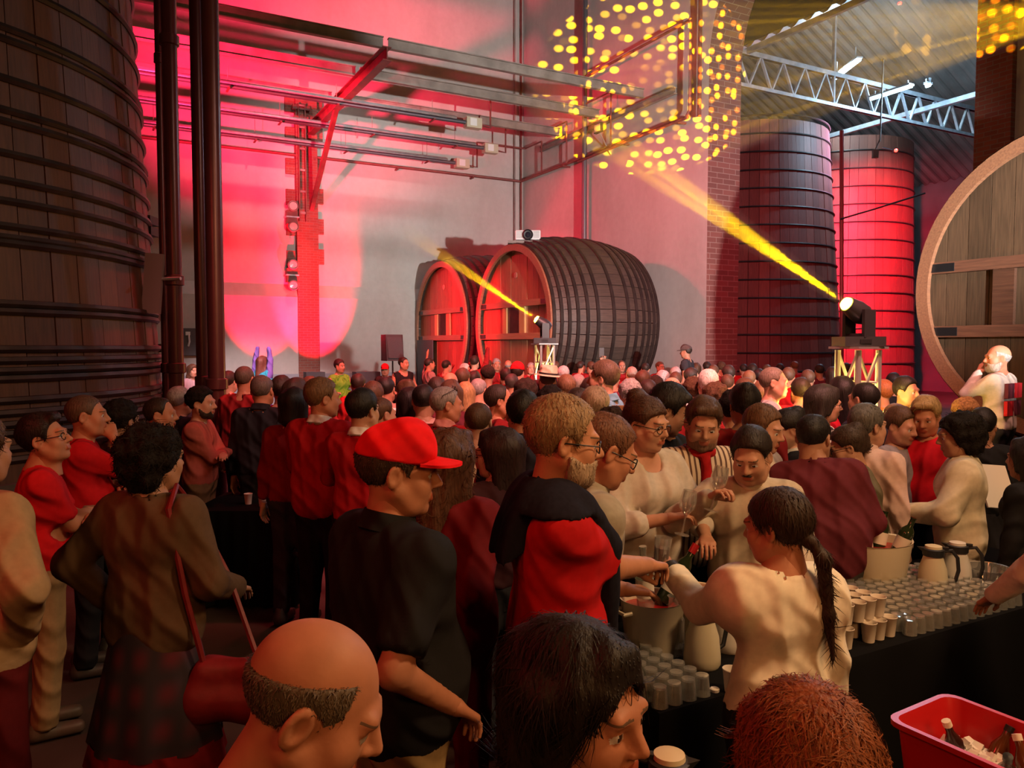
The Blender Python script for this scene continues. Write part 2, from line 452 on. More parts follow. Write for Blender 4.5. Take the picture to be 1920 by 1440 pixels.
b2 = at_room_x(1896, 200, -0.12).y
tp = MB().box((-0.06, (B_P + b2) / 2, 7.5), (0.12, abs(B_P - b2), 15)).build('trim_2', M_BRICK, mtx=ROOM)
tag(tp, 'red brick pilaster on the far side of the arch', kind='structure')

# brick pilaster of the stage wall with toothed quoins
a1 = at_room_y(557, 400, -0.25).x; a2 = at_room_y(597, 400, -0.25).x
pil = MB().box(((a1 + a2) / 2, -0.11, 4.7), (a2 - a1, 0.22, 9.4)).build('pilaster', M_BRICK, mtx=ROOM)
tag(pil, 'brick pilaster with toothed quoins on the red stage wall', 'pilaster')
qz = at_room_y(600, 312, -0.06).z; step = at_room_y(600, 255, -0.06).z - qz
for k in range(-4, 6):
    for sx in (-1, 1):
        z = qz + k * step + (0.0 if sx > 0 else -step * 0.10)
        if z < z2 + 0.2 or z > 9.3: continue
        w = 0.27 if sx < 0 else 0.20
        x = a1 - w / 2 if sx < 0 else a2 + w / 2
        q = MB().box((x, -0.045, z), (w, 0.09, step * 0.5)).build('quoin', M_BRICK, pil)

# steel work over the stage corner
def ibeam(m, a, b, h=0.2, w=0.12, t=0.022):
    a = Vector(a); b = Vector(b); up = Vector((0, 0, 1))
    m.span(a, b, t, h - 2 * t)
    m.span(a + up * (h / 2 - t / 2), b + up * (h / 2 - t / 2), w, t)
    m.span(a - up * (h / 2 - t / 2), b - up * (h / 2 - t / 2), w, t)
    return m
ends = [at_room_x(1203, 172, -0.30), at_room_x(1120, 216, -0.30), at_room_x(1046, 242, -0.30)]
ZB = 0.5 * (ends[0].z + ends[1].z)
p = at_room_y(723, 83, ends[0].y); AX = p.x
names = ('topmost', 'middle', 'lowest')
for i, e in enumerate(ends):
    b = ibeam(MB(), (AX + 0.06, e.y, ZB), (-0.25, e.y, ZB), 0.24).build('steel_beam', M_STEEL, mtx=ROOM)
    tag(b, '%s long steel beam over the corner, section above the casks' % names[i], 'beam', 'steel beams over the stage corner')
    b = ibeam(MB(), (-17, e.y, ZB), (AX - 0.06, e.y, ZB), 0.24).build('steel_beam', M_STEEL, mtx=ROOM)
    tag(b, '%s long steel beam over the stage, section above the pilaster and pipes' % names[i], 'beam', 'steel beams over the stage corner')
e0 = ends[0].y - 2.4
b = ibeam(MB(), (AX, ends[0].y - 0.1, ZB - 0.25), (AX, -0.2, ZB - 0.25), 0.30, 0.2).build('cross_beam', M_STEEL_RED, mtx=ROOM)
tag(b, 'dark red steel cross beam running out from the brick pilaster', 'beam')
q1 = at_room_x(1268, 152, -0.1); q2 = at_room_x(1015, 264, -0.1)
b = ibeam(MB(), (-0.12, q1.y, ZB - 0.22), (-0.12, q2.y, ZB - 0.22), 0.16, 0.1).build('bearing_beam', M_STEEL, mtx=ROOM)
tag(b, 'short steel bearer on the side wall carrying the beam ends', 'beam')
s0 = at_room_x(634, 190, AX); s1 = at_room_y(584, 392, -0.25)
b = MB().span((AX, s0.y, s0.z), (AX, -0.22, s1.z), 0.12, 0.12).build('strut', M_STEEL_RED, mtx=ROOM)
tag(b, 'slanting steel strut propping the cross beam from the pilaster', 'strut')
p0 = at_room_y(566, 395, -0.3)
lad = empty('ladder_rail', ROOM @ T((p0.x, -0.30, 0)))
tag(lad, 'riveted steel ladder rail fixed up the brick pilaster', 'ladder rail')
MB().box((-0.07, 0, 7.4), (0.03, 0.10, 3.4)).build('stringer', M_STEEL_RED, lad); MB().box((0.12, 0, 7.4), (0.03, 0.10, 3.4)).build('stringer', M_STEEL_RED, lad)
for k in range(6): MB().box((0.025, 0, 5.95 + k * 0.62), (0.19, 0.06, 0.06)).build('rung', M_STEEL, lad)
MB().box((0.025, 0.07, 9.0), (0.5, 0.14, 0.12)).build('bracket', M_STEEL_RED, lad); MB().box((0.025, 0.07, 8.7), (0.42, 0.14, 0.12)).build('bracket', M_STEEL_RED, lad)

# gas tube heaters hung below the beams
def heater(px, py, z, label):
    e = at_z(px, py, z); r = ROOM_I @ e
    t = empty('tube_heater', ROOM @ T((r.x, r.y, z)))
    tag(t, label, 'heater', 'gas tube heaters hung over the stage')
    L_ = 13.0
    hood = MB(); k = 9
    vs = []
    for x in (-L_, -0.35):
        for i in range(k):
            a = math.pi * i / (k - 1); vs.append((x, 0.17 * math.cos(a), 0.03 + 0.12 * math.sin(a)))
    hood.add(vs, [(i, i + 1, k + i + 1, k + i) for i in range(k - 1)])
    h = hood.build('hood', M_GALV, t, smooth=True)
    sm = h.modifiers.new('thickness', 'SOLIDIFY'); sm.thickness = 0.012
    MB().tube([(-L_, 0, 0.02), (0, 0, 0.02)], 0.055, 10).build('tube', mat('heater_tube', (0.22, 0.22, 0.25), 0.4, 0.8), t, smooth=True)
    MB().box((0.20, 0, 0.02), (0.46, 0.24, 0.28)).build('burner_box', mat('burner_box', (0.55, 0.50, 0.36), 0.5), t)
    MB().box((0.17, -0.125, 0.03), (0.2, 0.012, 0.2)).build('rating_plate', M_WHITE, t)
    for x in (-1.0, -3.6, -6.2, -8.8):
        MB().box((x, 0, -0.06), (0.05, 0.36, 0.025)).build('hanger_bar', M_STEEL_RED, t)
        MB().tube([(x, 0, 0.12), (x, 0, ZB - z - 0.02)], 0.008, 5).build('hanger_wire', M_STEEL, t)
    return t, r
HZ = 8.15
h1 = heater(874, 231, HZ, 'topmost gas tube heater with its burner box above the projector')
h2 = heater(908, 279, HZ, 'middle gas tube heater reaching furthest towards the wall corner')
h3 = heater(855, 307, HZ - 0.28, 'lowest gas tube heater close to the stage wall')

M_PIPE = mat('gas_pipe_paint', (0.22, 0.06, 0.05), 0.5, var=0.2)
ZP = at_room_x(1001, 331, -0.15).z
gp = empty('gas_pipe', ROOM); tag(gp, 'dark red gas pipe running along both walls around the corner', 'pipe')
MB().tube([(-20, -0.16, ZP), (-0.25, -0.16, ZP), (-0.16, -0.25, ZP), (-0.16, -4.0, ZP), (-0.16, B_J + 0.55, ZP)], 0.045, 10).build('pipe_run', M_PIPE, gp, smooth=True)
for x in (-2.0, -4.6, -7.2): MB().box((x, -0.12, ZP - 0.07), (0.05, 0.26, 0.05)).build('pipe_bracket', M_STEEL_RED, gp).location.z = 0
for y in (-3.0, -6.0, -8.3): MB().box((-0.14, y, ZP - 0.07), (0.26, 0.05, 0.05)).build('pipe_bracket', M_STEEL_RED, gp)
for i, (h, r) in enumerate((h1, h2, h3)):
    up = 1.0 - 0.25 * i; y2 = (-5.4, -3.1, -1.6)[i]
    d = MB().tube([(r.x + 0.42, r.y, h.matrix_basis.translation.z), (r.x + 0.75, r.y, h.matrix_basis.translation.z - 0.03), (r.x + 0.75, r.y, HZ + up), (r.x + 1.0, r.y, HZ + up), (-0.2, r.y, HZ + up), (-0.2, y2 + 0.0, HZ + up), (-0.2, y2, ZP)], 0.028, 7).build('gas_drop', M_PIPE, mtx=ROOM, smooth=True)
    tag(d, 'thin red gas line bending from the %s tube heater to the wall pipe' % ('topmost', 'middle', 'lowest')[i], 'pipe', 'gas lines of the heaters')

# conduit frame and tall pipe on the side wall
v1 = at_room_x(1096, 300, -0.2).y
tp_ = MB().tube([(-0.2, v1, 0), (-0.2, v1, 15)], 0.075, 10).build('standpipe', mat('grey_pipe', (0.16, 0.15, 0.16), 0.4, 0.5), mtx=ROOM, smooth=True)
tag(tp_, 'tall grey standpipe on the side wall behind the large cask', 'pipe')
c1 = at_room_x(1100, 148, -0.2); c2 = at_room_x(1300, 40, -0.2); c3 = at_room_x(1304, 212, -0.2)
cd = MB().tube([(-0.28, v1, c1.z - 0.15), (-0.28, v1 - 0.15, c1.z + 0.02), (-0.28, c2.y, c1.z + 0.02), (-0.28, c2.y, c3.z + 0.1), (-0.28, c2.y + 0.15, ZP - 0.05), (-0.28, v1 + 0.2, ZP - 0.12)], 0.04, 8).build('conduit', M_STEEL_RED, mtx=ROOM, smooth=True)
tag(cd, 'rusty conduit bent into a rectangle around the projected yellow dots', 'conduit')
cd = MB().tube([(-0.18, c2.y - 0.22, 16), (-0.18, c2.y - 0.22, c3.z - 0.1)], 0.05, 8).build('conduit', M_STEEL_RED, mtx=ROOM, smooth=True)
tag(cd, 'straight conduit dropping beside the arch edge', 'conduit')
for x, r_ in ((965, 0.03), (977, 0.035)):
    q = at_room_y(x, 300, -0.12)
    o_ = MB().tube([(q.x, -0.12, 0), (q.x, -0.12, 14)], r_, 7).build('corner_pipe', M_STEEL if x < 970 else M_STEEL_RED, mtx=ROOM, smooth=True)
    tag(o_, 'thin %s pipe standing in the wall corner' % ('grey' if x < 970 else 'red brown'), 'pipe')
q = at_room_x(1126, 241, -0.25)
fl = empty('floodlight', ROOM @ T((-0.32, q.y, q.z))); tag(fl, 'small square floodlight unlit on the side wall', 'floodlight')
MB().box((0, 0, 0), (0.09, 0.34, 0.26)).build('housing', M_BLACK, fl); MB().box((-0.05, 0, 0), (0.012, 0.28, 0.20)).build('front_glass', mat('lamp_glass', (0.45, 0.42, 0.36), 0.15), fl)
MB().span((0.02, 0, -0.1), (0.3, -0.2, -0.75), 0.03, 0.03).build('arm', M_STEEL, fl)

# lamp pairs on the pilaster, box on the wall
def twin_lamp(px, py, label):
    q = at_room_y(px, py, -0.3)
    t = empty('twin_lamp', ROOM @ T((q.x, -0.2, q.z))); tag(t, label, 'lamp', 'twin emergency lamps on the pilaster')
    MB().box((0, 0.0, 0), (0.30, 0.26, 0.40)).build('case', M_STEEL_RED, t)
    MB().box((0, -0.03, 0.0), (0.38, 0.28, 0.04)).build('band', M_GALV, t)
    for s in (-1, 1):
        h = MB().lathe([(0.10, 0), (0.15, 0.05), (0.155, 0.14), (0.13, 0.16), (0.12, 0.13), (0.0, 0.11)], 16, RX(90)).build('lamp_head', M_STEEL, t, smooth=True); h.location = (0, -0.12, s * 0.30)
        l_ = MB().lathe([(0.0, 0.0), (0.115, 0.01), (0.115, 0.02), (0, 0.03)], 14, RX(90)).build('lens', mat('lamp_lens', (0.6, 0.45, 0.4), 0.15), h, smooth=True); l_.location = (0, -0.12, 0)
twin_lamp(548, 407, 'upper of the two double lamps on the pilaster edge')
twin_lamp(548, 516, 'lower of the two double lamps on the pilaster edge')
q = at_room_y(355, 641, -0.2)
sp_ = empty('wall_speaker', ROOM @ T((q.x, -0.28, q.z))); tag(sp_, 'dark wall box with a pale lever between the iron columns', 'wall box')
MB().box((0, 0, 0), (0.36, 0.16, 0.75)).build('case', mat('dark_box', (0.06, 0.05, 0.06), 0.5), sp_)
MB().box((-0.05, -0.10, 0.23), (0.12, 0.03, 0.1)).build('label_plate', M_WHITE, sp_); MB().tube([(-0.03, -0.11, 0.2), (-0.02, -0.14, 0.0), (-0.05, -0.11, -0.12)], 0.028, 7).build('lever', M_WHITE, sp_, smooth=True)

# ================================================================== casks and vats
def wood(name, c1, c2, rough=0.6, grain=(1, 14, 14), bump=0.25, scale=3.0):
    if name in MATS: return MATS[name]
    m, nt, p = new_mat(name); N = nt.nodes.new; L = nt.links.new
    tc = N('ShaderNodeTexCoord'); mp = N('ShaderNodeMapping'); mp.inputs['Scale'].default_value = grain; L(tc.outputs['Object'], mp.inputs[0])
    oi = N('ShaderNodeObjectInfo'); ad = N('ShaderNodeVectorMath'); ad.operation = 'ADD'; L(mp.outputs[0], ad.inputs[0])
    cb = N('ShaderNodeCombineXYZ'); ml = N('ShaderNodeMath'); ml.operation = 'MULTIPLY'; ml.inputs[1].default_value = 37; L(oi.outputs['Random'], ml.inputs[0]); L(ml.outputs[0], cb.inputs[0]); L(ml.outputs[0], cb.inputs[1]); L(cb.outputs[0], ad.inputs[1])
    n = N('ShaderNodeTexNoise'); n.inputs['Scale'].default_value = scale; n.inputs['Detail'].default_value = 5; L(ad.outputs[0], n.inputs['Vector'])
    mr = N('ShaderNodeMapRange'); mr.inputs['From Min'].default_value = 0.3; mr.inputs['From Max'].default_value = 0.7; L(n.outputs['Fac'], mr.inputs['Value'])
    mx = N('ShaderNodeMix'); mx.data_type = 'RGBA'; mx.inputs[6].default_value = (*c1, 1); mx.inputs[7].default_value = (*c2, 1); L(mr.outputs[0], mx.inputs[0])
    rr = N('ShaderNodeMapRange'); rr.inputs['To Min'].default_value = 0.72; rr.inputs['To Max'].default_value = 1.15; L(oi.outputs['Random'], rr.inputs['Value'])
    m2 = N('ShaderNodeMix'); m2.data_type = 'RGBA'; m2.blend_type = 'MULTIPLY'; m2.inputs[0].default_value = 1; L(mx.outputs[2], m2.inputs[6]); L(rr.outputs[0], m2.inputs[7])
    L(m2.outputs[2], p.inputs['Base Color']); p.inputs['Roughness'].default_value = rough
    b = N('ShaderNodeBump'); b.inputs['Strength'].default_value = bump; b.inputs['Distance'].default_value = 0.01; L(n.outputs['Fac'], b.inputs['Height']); L(b.outputs[0], p.inputs['Normal'])
    MATS[name] = m
    return m

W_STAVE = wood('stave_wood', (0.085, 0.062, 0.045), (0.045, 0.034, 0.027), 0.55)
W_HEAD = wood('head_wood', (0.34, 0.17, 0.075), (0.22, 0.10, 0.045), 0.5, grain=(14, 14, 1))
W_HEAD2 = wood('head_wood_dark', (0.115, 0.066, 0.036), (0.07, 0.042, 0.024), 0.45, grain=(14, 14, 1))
W_BAR = wood('bar_wood', (0.36, 0.19, 0.085), (0.26, 0.13, 0.06), 0.4, grain=(14, 1, 14))
W_RIM = wood('rim_wood', (0.30, 0.14, 0.07), (0.20, 0.09, 0.05), 0.45)
W_POST = wood('post_wood', (0.50, 0.34, 0.12), (0.38, 0.24, 0.09), 0.5, grain=(14, 14, 1))
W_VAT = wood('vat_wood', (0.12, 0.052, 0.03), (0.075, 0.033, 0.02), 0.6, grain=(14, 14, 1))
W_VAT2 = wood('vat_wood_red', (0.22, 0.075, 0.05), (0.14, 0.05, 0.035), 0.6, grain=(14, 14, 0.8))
M_HOOP = mat('hoop_iron', (0.055, 0.042, 0.036), 0.5, 0.6, var=0.4, vscale=5)

def cask(front, zc, R_, L_, bulge, bars, posts, label, head_mat, rim_mat, panel=False, bar_mat=None):
    t = empty('wine_cask', T((front.x, front.y, 0)) @ Matrix.Rotation(HV, 4, 'Z'))
    tag(t, label, 'cask', 'great wine casks along the side wall')
    N_ = 46; nx = 11; th = 0.075; half = math.pi / N_ - 0.0035
    rr = lambda x: R_ + bulge * (1 - (2 * x / L_ - 1) ** 2)
    vs = []
    for i in range(nx):
        x = L_ * i / (nx - 1); r = rr(x)
        for rad in (r, r - th):
            for a in (-half, 0, half): vs.append((x, rad * math.sin(a), rad * math.cos(a)))
    fs = []
    for i in range(nx - 1):
        o = i * 6; q = o + 6
        fs += [(o, o + 1, q + 1, q), (o + 1, o + 2, q + 2, q + 1), (o + 3, q + 3, q + 4, o + 4), (o + 4, q + 4, q + 5, o + 5), (o + 2, o + 5, q + 5, q + 2), (o, q, q + 3, o + 3)]
    fs += [(0, 3, 4, 1), (1, 4, 5, 2)]; e = (nx - 1) * 6; fs += [(e, e + 1, e + 4, e + 3), (e + 1, e + 2, e + 5, e + 4)]
    me = MB().add(vs, fs).mesh('stave', W_STAVE)
    for k in range(N_):
        link('stave', me, t, T((0, 0, zc)) @ RX(360 * k / N_ + random.uniform(-0.1, 0.1)))
    ch = 0.16; rh = rr(ch) - th + 0.005
    pw = 0.285; n_p = int(2 * rh / pw) + 1; y = -rh
    w0 = 2 * rh / n_p
    for hx, hm, nm in ((ch, head_mat, 'head_plank'),):
        for k in range(n_p):
            ya = -rh + k * w0 + 0.004; yb = ya + w0 - 0.008
            top = []; 
            for i in range(5):
                yy = ya + (yb - ya) * i / 4; top.append((yy, math.sqrt(max(0.0, rh * rh - yy * yy))))
            d = random.uniform(0, 0.012)
            a = [(hx + d, yy, zz) for yy, zz in top] + [(hx + d, yy, -zz) for yy, zz in reversed(top)]
            b_ = [(hx + 0.07, yy, zz) for yy, zz in top] + [(hx + 0.07, yy, -zz) for yy, zz in reversed(top)]
            n_ = len(a)
            MB().add(a + b_, [tuple(range(n_)), tuple(range(n_, 2 * n_))[::-1]] + [(i, n_ + i, n_ + (i + 1) % n_, (i + 1) % n_) for i in range(n_)]).build(nm, hm, t, mtx=T((0, 0, zc)))
    bk = MB().lathe([(rr(L_ - 0.15) - th, 0), (rr(L_ - 0.15) - th, 0.06)], 40, RY(90)).build('back_head', W_HEAD2, t); bk.location = (L_ - 0.2, 0, zc)
    # chime ring in front
    rg = MB().lathe([(R_ - 0.15, -0.02), (R_ + 0.015, -0.02), (R_ + 0.02, 0.05), (R_ - 0.15, 0.05), (R_ - 0.15, -0.02)], 72, RY(90), False, False).build('chime_ring', rim_mat, t, smooth=True); rg.location = (0, 0, zc)
    for x in (0.07, 0.24, 0.42, 0.62, 0.86, 1.12, 1.55, 1.98, 2.24, 2.48, 2.68, 2.86, 3.02):
        x = x * L_ / 3.1; r = rr(x); 
        hp = MB().lathe([(r - 0.005, -0.045), (r + 0.022, -0.04), (r + 0.024, 0.0), (r + 0.022, 0.04), (r - 0.005, 0.045)], 72, RY(90), False, False).build('hoop', M_HOOP, t, smooth=True); hp.location = (x, 0, zc)
    for bz in bars:
        z = bz * R_; w = math.sqrt(rh * rh - z * z) - 0.01
        br = MB().box((ch - 0.06, 0, zc + z), (0.12, 2 * w, 0.15)).build('cross_bar', bar_mat or W_BAR, t)
        for s in (-1, 1):
            MB().box((ch - 0.125, s * (w - 0.22), zc + z), (0.012, 0.42, 0.11)).build('end_plate', M_BLACKMETAL, br)
    for py_, w in posts:
        za, zb_ = bars[1] * R_ + 0.075, bars[0] * R_ - 0.075
        MB().box((ch - 0.03, py_ * R_, zc + (za + zb_) / 2), (0.06, w, zb_ - za)).build('post', W_POST if not panel is None else (bar_mat or W_BAR), t)
    # door of the cask between the posts
    if panel is not None and len(posts) > 1:
        za, zb_ = bars[1] * R_ + 0.075, bars[0] * R_ - 0.075
        MB().box((ch - 0.012, (posts[0][0] + posts[1][0]) / 2 * R_, zc + (za + zb_) / 2), (0.02, abs(posts[1][0] - posts[0][0]) * R_ - posts[0][1], zb_ - za)).build('hatch', mat('hatch_wood', (0.075, 0.045, 0.035), 0.5, var=0.3, vscale=6), t)
        MB().box((ch - 0.012, (posts[1][0] + 0.22) * R_, zc + (za + zb_) / 2), (0.02, 0.36 * R_ - posts[0][1], zb_ - za)).build('hatch', mat('hatch_wood', (0.075, 0.045, 0.035), 0.5), t)
    md = MB().lathe([(0, 0), (0.075, 0), (0.075, 0.02), (0.0, 0.025)], 18, RY(-90)).build('plaque', mat('plaque', (0.35, 0.18, 0.12), 0.4), t); md.location = (ch - 0.002, 0.0, zc + 0.62 * R_)
    # timber saddles that carry it
    for x in (0.55, L_ - 0.55):
        r = rr(x) + 0.03; n_ = 14; w = 1.45
        arc = [(w * (2 * i / (n_ - 1) - 1)) for i in range(n_)]
        a = [(x - 0.14, yy, zc - math.sqrt(r * r - yy * yy)) for yy in arc]; bq = [(x + 0.14, yy, zz) for _, yy, zz in a]
        a0 = [(x - 0.14, yy, 0.0) for yy in arc]; b0 = [(x + 0.14, yy, 0.0) for yy in arc]
        fs = []
        for i in range(n_ - 1):
            fs += [(i, i + 1, n_ + i + 1, n_ + i), (i, 2 * n_ + i, 2 * n_ + i + 1, i + 1), (n_ + i, n_ + i + 1, 3 * n_ + i + 1, 3 * n_ + i)]
        fs += [(0, n_, 3 * n_, 2 * n_), (n_ - 1, 3 * n_ - 1, 4 * n_ - 1, 2 * n_ - 1)]
        MB().add(a + bq + a0 + b0, fs).build('saddle', W_STAVE, t)
    return t

RC = 1.93
f2 = at(957, 607, 19.0); f1 = f2 + Vector((U2.x, U2.y, 0)) * 4.45; f1.z = f2.z
ZC = f2.z
cask(f2, ZC, RC, 3.1, 0.26, (0.25, -0.16), ((0.26, 0.20), (-0.20, 0.26)), 'large wine cask under the projector, its head lit red', W_HEAD, W_RIM)
cask(f1, ZC, RC, 3.1, 0.26, (0.25, -0.16), ((0.26, 0.20), (-0.20, 0.26)), 'smaller looking wine cask next to the stage wall, partly hidden', W_HEAD, W_RIM)
pb = MB().box((-0.03, 0.55 * RC, ZC - 0.58 * RC), (0.03, 1.25, 1.5)).build('notice_board', mat('slate_board', (0.05, 0.05, 0.055), 0.5, var=0.2), mtx=T((f1.x, f1.y, 0)) @ Matrix.Rotation(HV, 4, 'Z'))
tag(pb, 'dark board leaning against the foot of the smaller cask', 'board')
f3 = at(2002, 528, 9.0)
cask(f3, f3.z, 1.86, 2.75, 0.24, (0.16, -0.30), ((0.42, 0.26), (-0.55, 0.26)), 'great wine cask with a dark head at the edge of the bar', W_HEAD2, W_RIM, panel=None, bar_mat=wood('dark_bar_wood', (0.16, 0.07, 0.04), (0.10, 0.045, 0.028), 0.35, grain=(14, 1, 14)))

def vat(cx, cy_, z0, z1_, r0, r1, hoops, label, wmat, N_=52, rod=0.022, group=None):
    t = empty('wine_vat', T((cx, cy_, 0))); tag(t, label, 'vat', group)
    half = math.pi / N_ - 0.002; th = 0.09; vs = []
    nz = 4
    for i in range(nz):
        f = i / (nz - 1); r = r0 + (r1 - r0) * f; z = z0 + (z1_ - z0) * f
        for rad in (r, r - th):
            for a in (-half, 0, half): vs.append((rad * math.cos(a), rad * math.sin(a), z))
    fs = []
    for i in range(nz - 1):
        o = i * 6; q = o + 6
        fs += [(o, o + 1, q + 1, q), (o + 1, o + 2, q + 2, q + 1), (o + 3, q + 3, q + 4, o + 4), (o + 4, q + 4, q + 5, o + 5), (o + 2, o + 5, q + 5, q + 2), (o, q, q + 3, o + 3)]
    fs += [(0, 3, 4, 1), (1, 4, 5, 2)]; e = (nz - 1) * 6; fs += [(e, e + 1, e + 4, e + 3), (e + 1, e + 2, e + 5, e + 4)]
    me = MB().add(vs, fs).mesh('stave', wmat)
    for k in range(N_): link('stave', me, t, RZ(360 * k / N_ + random.uniform(-0.05, 0.05)) @ T((random.uniform(-0.006, 0.006), 0, 0)))
    for h in hoops:
        f = (h - z0) / (z1_ - z0); r = r0 + (r1 - r0) * f + 0.012
        MB().tube([(r * math.cos(2 * math.pi * i / 80), r * math.sin(2 * math.pi * i / 80), h + 0.0) for i in range(80)], rod, 6, closed=True).build('hoop', M_HOOP, t, smooth=True)
    MB().lathe([(r1 - th, z1_ - 0.25), (0.0, z1_ - 0.25)], 40).build('lid', wmat, t)
    if z0 > 0.05: MB().lathe([(r0 + 0.1, 0), (r0 + 0.1, z0)], 40).build('plinth', mat('plinth_concrete', (0.10, 0.08, 0.07), 0.8, var=0.3), t)
    return t
# the great vat at the left edge
VC = Vector((-7.05, 8.15)); 
hz = [1.05, 1.15, 1.28, 1.36, 1.46, 1.57, 1.76, 1.83, 1.92, 2.02, 2.35, 2.42, 2.95, 3.0, 3.10, 3.32, 3.5, 3.74, 4.02, 4.12, 4.4, 4.75, 4.85, 5.25, 5.6, 6.1, 6.7, 7.3, 7.9]
lv = vat(VC.x, VC.y, 0.85, 9.5, 3.06, 2.60, hz, 'huge dark vertical wine vat with many iron hoops at the edge of the hall', W_VAT, 64, 0.036)
ta = math.atan2(0.418, 0.908) * 1.0
for z, s in ((3.02, 1.3), (3.42, 1.0), (3.55, 1.0), (2.02, 0.9), (1.55, 0.9), (2.40, 1.0), (1.80, 0.9)):
    r = 3.06 - 0.46 * (z - 0.85) / 8.65 + 0.04
    for a in (0.42, -0.9):
        MB().box((r * math.cos(a), r * math.sin(a), z), (0.09, 0.26 * s, 0.10)).build('hoop_lug', M_HOOP, lv).rotation_euler.z = 0
# signs of the vats in the next hall
va = at(1398, 640, 24.5); vb = at(1572, 640, 29.5)
ha = [0.8 + 0.52 * k for k in range(16)]
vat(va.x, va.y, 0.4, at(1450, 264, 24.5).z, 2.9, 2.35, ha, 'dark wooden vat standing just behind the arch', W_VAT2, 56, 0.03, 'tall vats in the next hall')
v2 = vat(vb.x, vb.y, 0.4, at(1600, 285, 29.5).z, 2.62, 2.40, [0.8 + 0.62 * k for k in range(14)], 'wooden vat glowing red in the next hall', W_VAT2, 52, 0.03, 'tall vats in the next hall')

# iron columns and pipes beside the great vat
M_COLUMN = mat('column_paint', (0.10, 0.028, 0.028), 0.32, 0.3, var=0.25, vscale=2)
def column(px0, px1, d, label, z1_=12, collars=()):
    c = at((px0 + px1) / 2, 600, d); r = (px1 - px0) / 2 / F * d
    t = empty('iron_column', T((c.x, c.y, 0))); tag(t, label, 'column')
    MB().lathe([(r * 1.6, 0), (r * 1.6, 0.06), (r * 1.05, 0.12), (r, 0.3), (r, z1_)], 20).build('shaft', M_COLUMN, t, smooth=True)
    for z in collars: MB().lathe([(r * 1.0, z - 0.06), (r * 1.28, z - 0.05), (r * 1.28, z + 0.05), (r * 1.0, z + 0.06)], 18).build('collar', M_COLUMN, t, smooth=True)
    return t
zz = lambda y, d: at(320, y, d).z
column(302, 316, 9.0, 'thin iron pipe standing closest to the great vat', collars=(zz(110, 9.0), zz(690, 9.0)))
column(315, 342, 8.7, 'thicker iron column clamped to the thin pipe beside the vat', collars=(zz(76, 8.7), zz(526, 8.7), zz(690, 8.7)))
column(367, 389, 8.2, 'slimmer of the two iron columns before the stage wall', collars=(zz(715, 8.2),))
column(389, 420, 7.9, 'thickest iron column in front of the red stage wall', collars=(zz(720, 7.9), ))
pl = at(302, 523, 8.6)
o_ = MB().span((pl.x - 0.12, pl.y, pl.z - 0.38), (pl.x - 0.06, pl.y, pl.z + 0.28), 0.20, 0.05, (0, 1, 0)).build('sign_plate', mat('plate_grey', (0.22, 0.16, 0.17), 0.5), None)
tag(o_, 'grey metal plate seen edge on, clamped between vat and column', 'plate')
o_ = MB().tube([(pl.x, pl.y, pl.z), (pl.x + 0.24, pl.y - 0.05, pl.z)], 0.02, 7).build('clamp_arm', M_GALV); tag(o_, 'short clamp arm holding the grey plate to the column', 'bracket')
# ================================================================== next hall seen through the arch
def corrugated(y0, y1, x0, z0, x1, z1_, name, label):
    m = MB(); n = int((y1 - y0) / 0.11); vs = []
    for i in range(n + 1):
        y = y0 + (y1 - y0) * i / n; dz = 0.06 * math.sin(i * math.pi / 2 + 0.6)
        vs += [(x0, y, z0 + dz), (x1, y, z1_ + dz)]
    m.add(vs, [(2 * i, 2 * i + 1, 2 * i + 3, 2 * i + 2) for i in range(n)])
    o = m.build(name, mat('corrugated_sheet', (0.36, 0.33, 0.31), 0.45, 0.3, var=0.35, vscale=0.8), mtx=ROOM)
    tag(o, label, kind='structure'); return o
corrugated(-22, 16, 1.0, 9.3, 10.5, 14.2, 'roof_slope', 'corrugated roof sheets rising to the ridge of the next hall')
corrugated(-22, 16, 10.5, 14.2, 20.0, 9.3, 'roof_slope', 'corrugated roof sheets falling away on the far side of the next hall')
o_ = MB().box((20.2, -3, 5), (0.3, 40, 10)).build('wall_back', mat('far_wall', (0.20, 0.17, 0.17), 0.9, var=0.3, vscale=0.6), mtx=ROOM); tag(o_, 'far wall of the next hall in the haze', kind='structure')
o_ = MB().box((10.5, 16.2, 7), (20, 0.3, 14)).build('wall_gable', mat('far_wall', (0.20, 0.17, 0.17), 0.9), mtx=ROOM); tag(o_, 'end wall of the next hall', kind='structure')
for k in range(6):
    x = 2.2 + k * 1.55
    z = 9.3 + (x - 1.0) * 4.9 / 9.5 - 0.14
    o_ = MB().box((x, -3, z), (0.10, 38, 0.16)).build('purlin', M_STEEL, mtx=ROOM); tag(o_, 'steel purlin under the corrugated roof, %s up from the eaves' % ('lowest', 'second', 'third', 'fourth', 'fifth', 'highest')[k], 'purlin', 'purlins of the next hall')

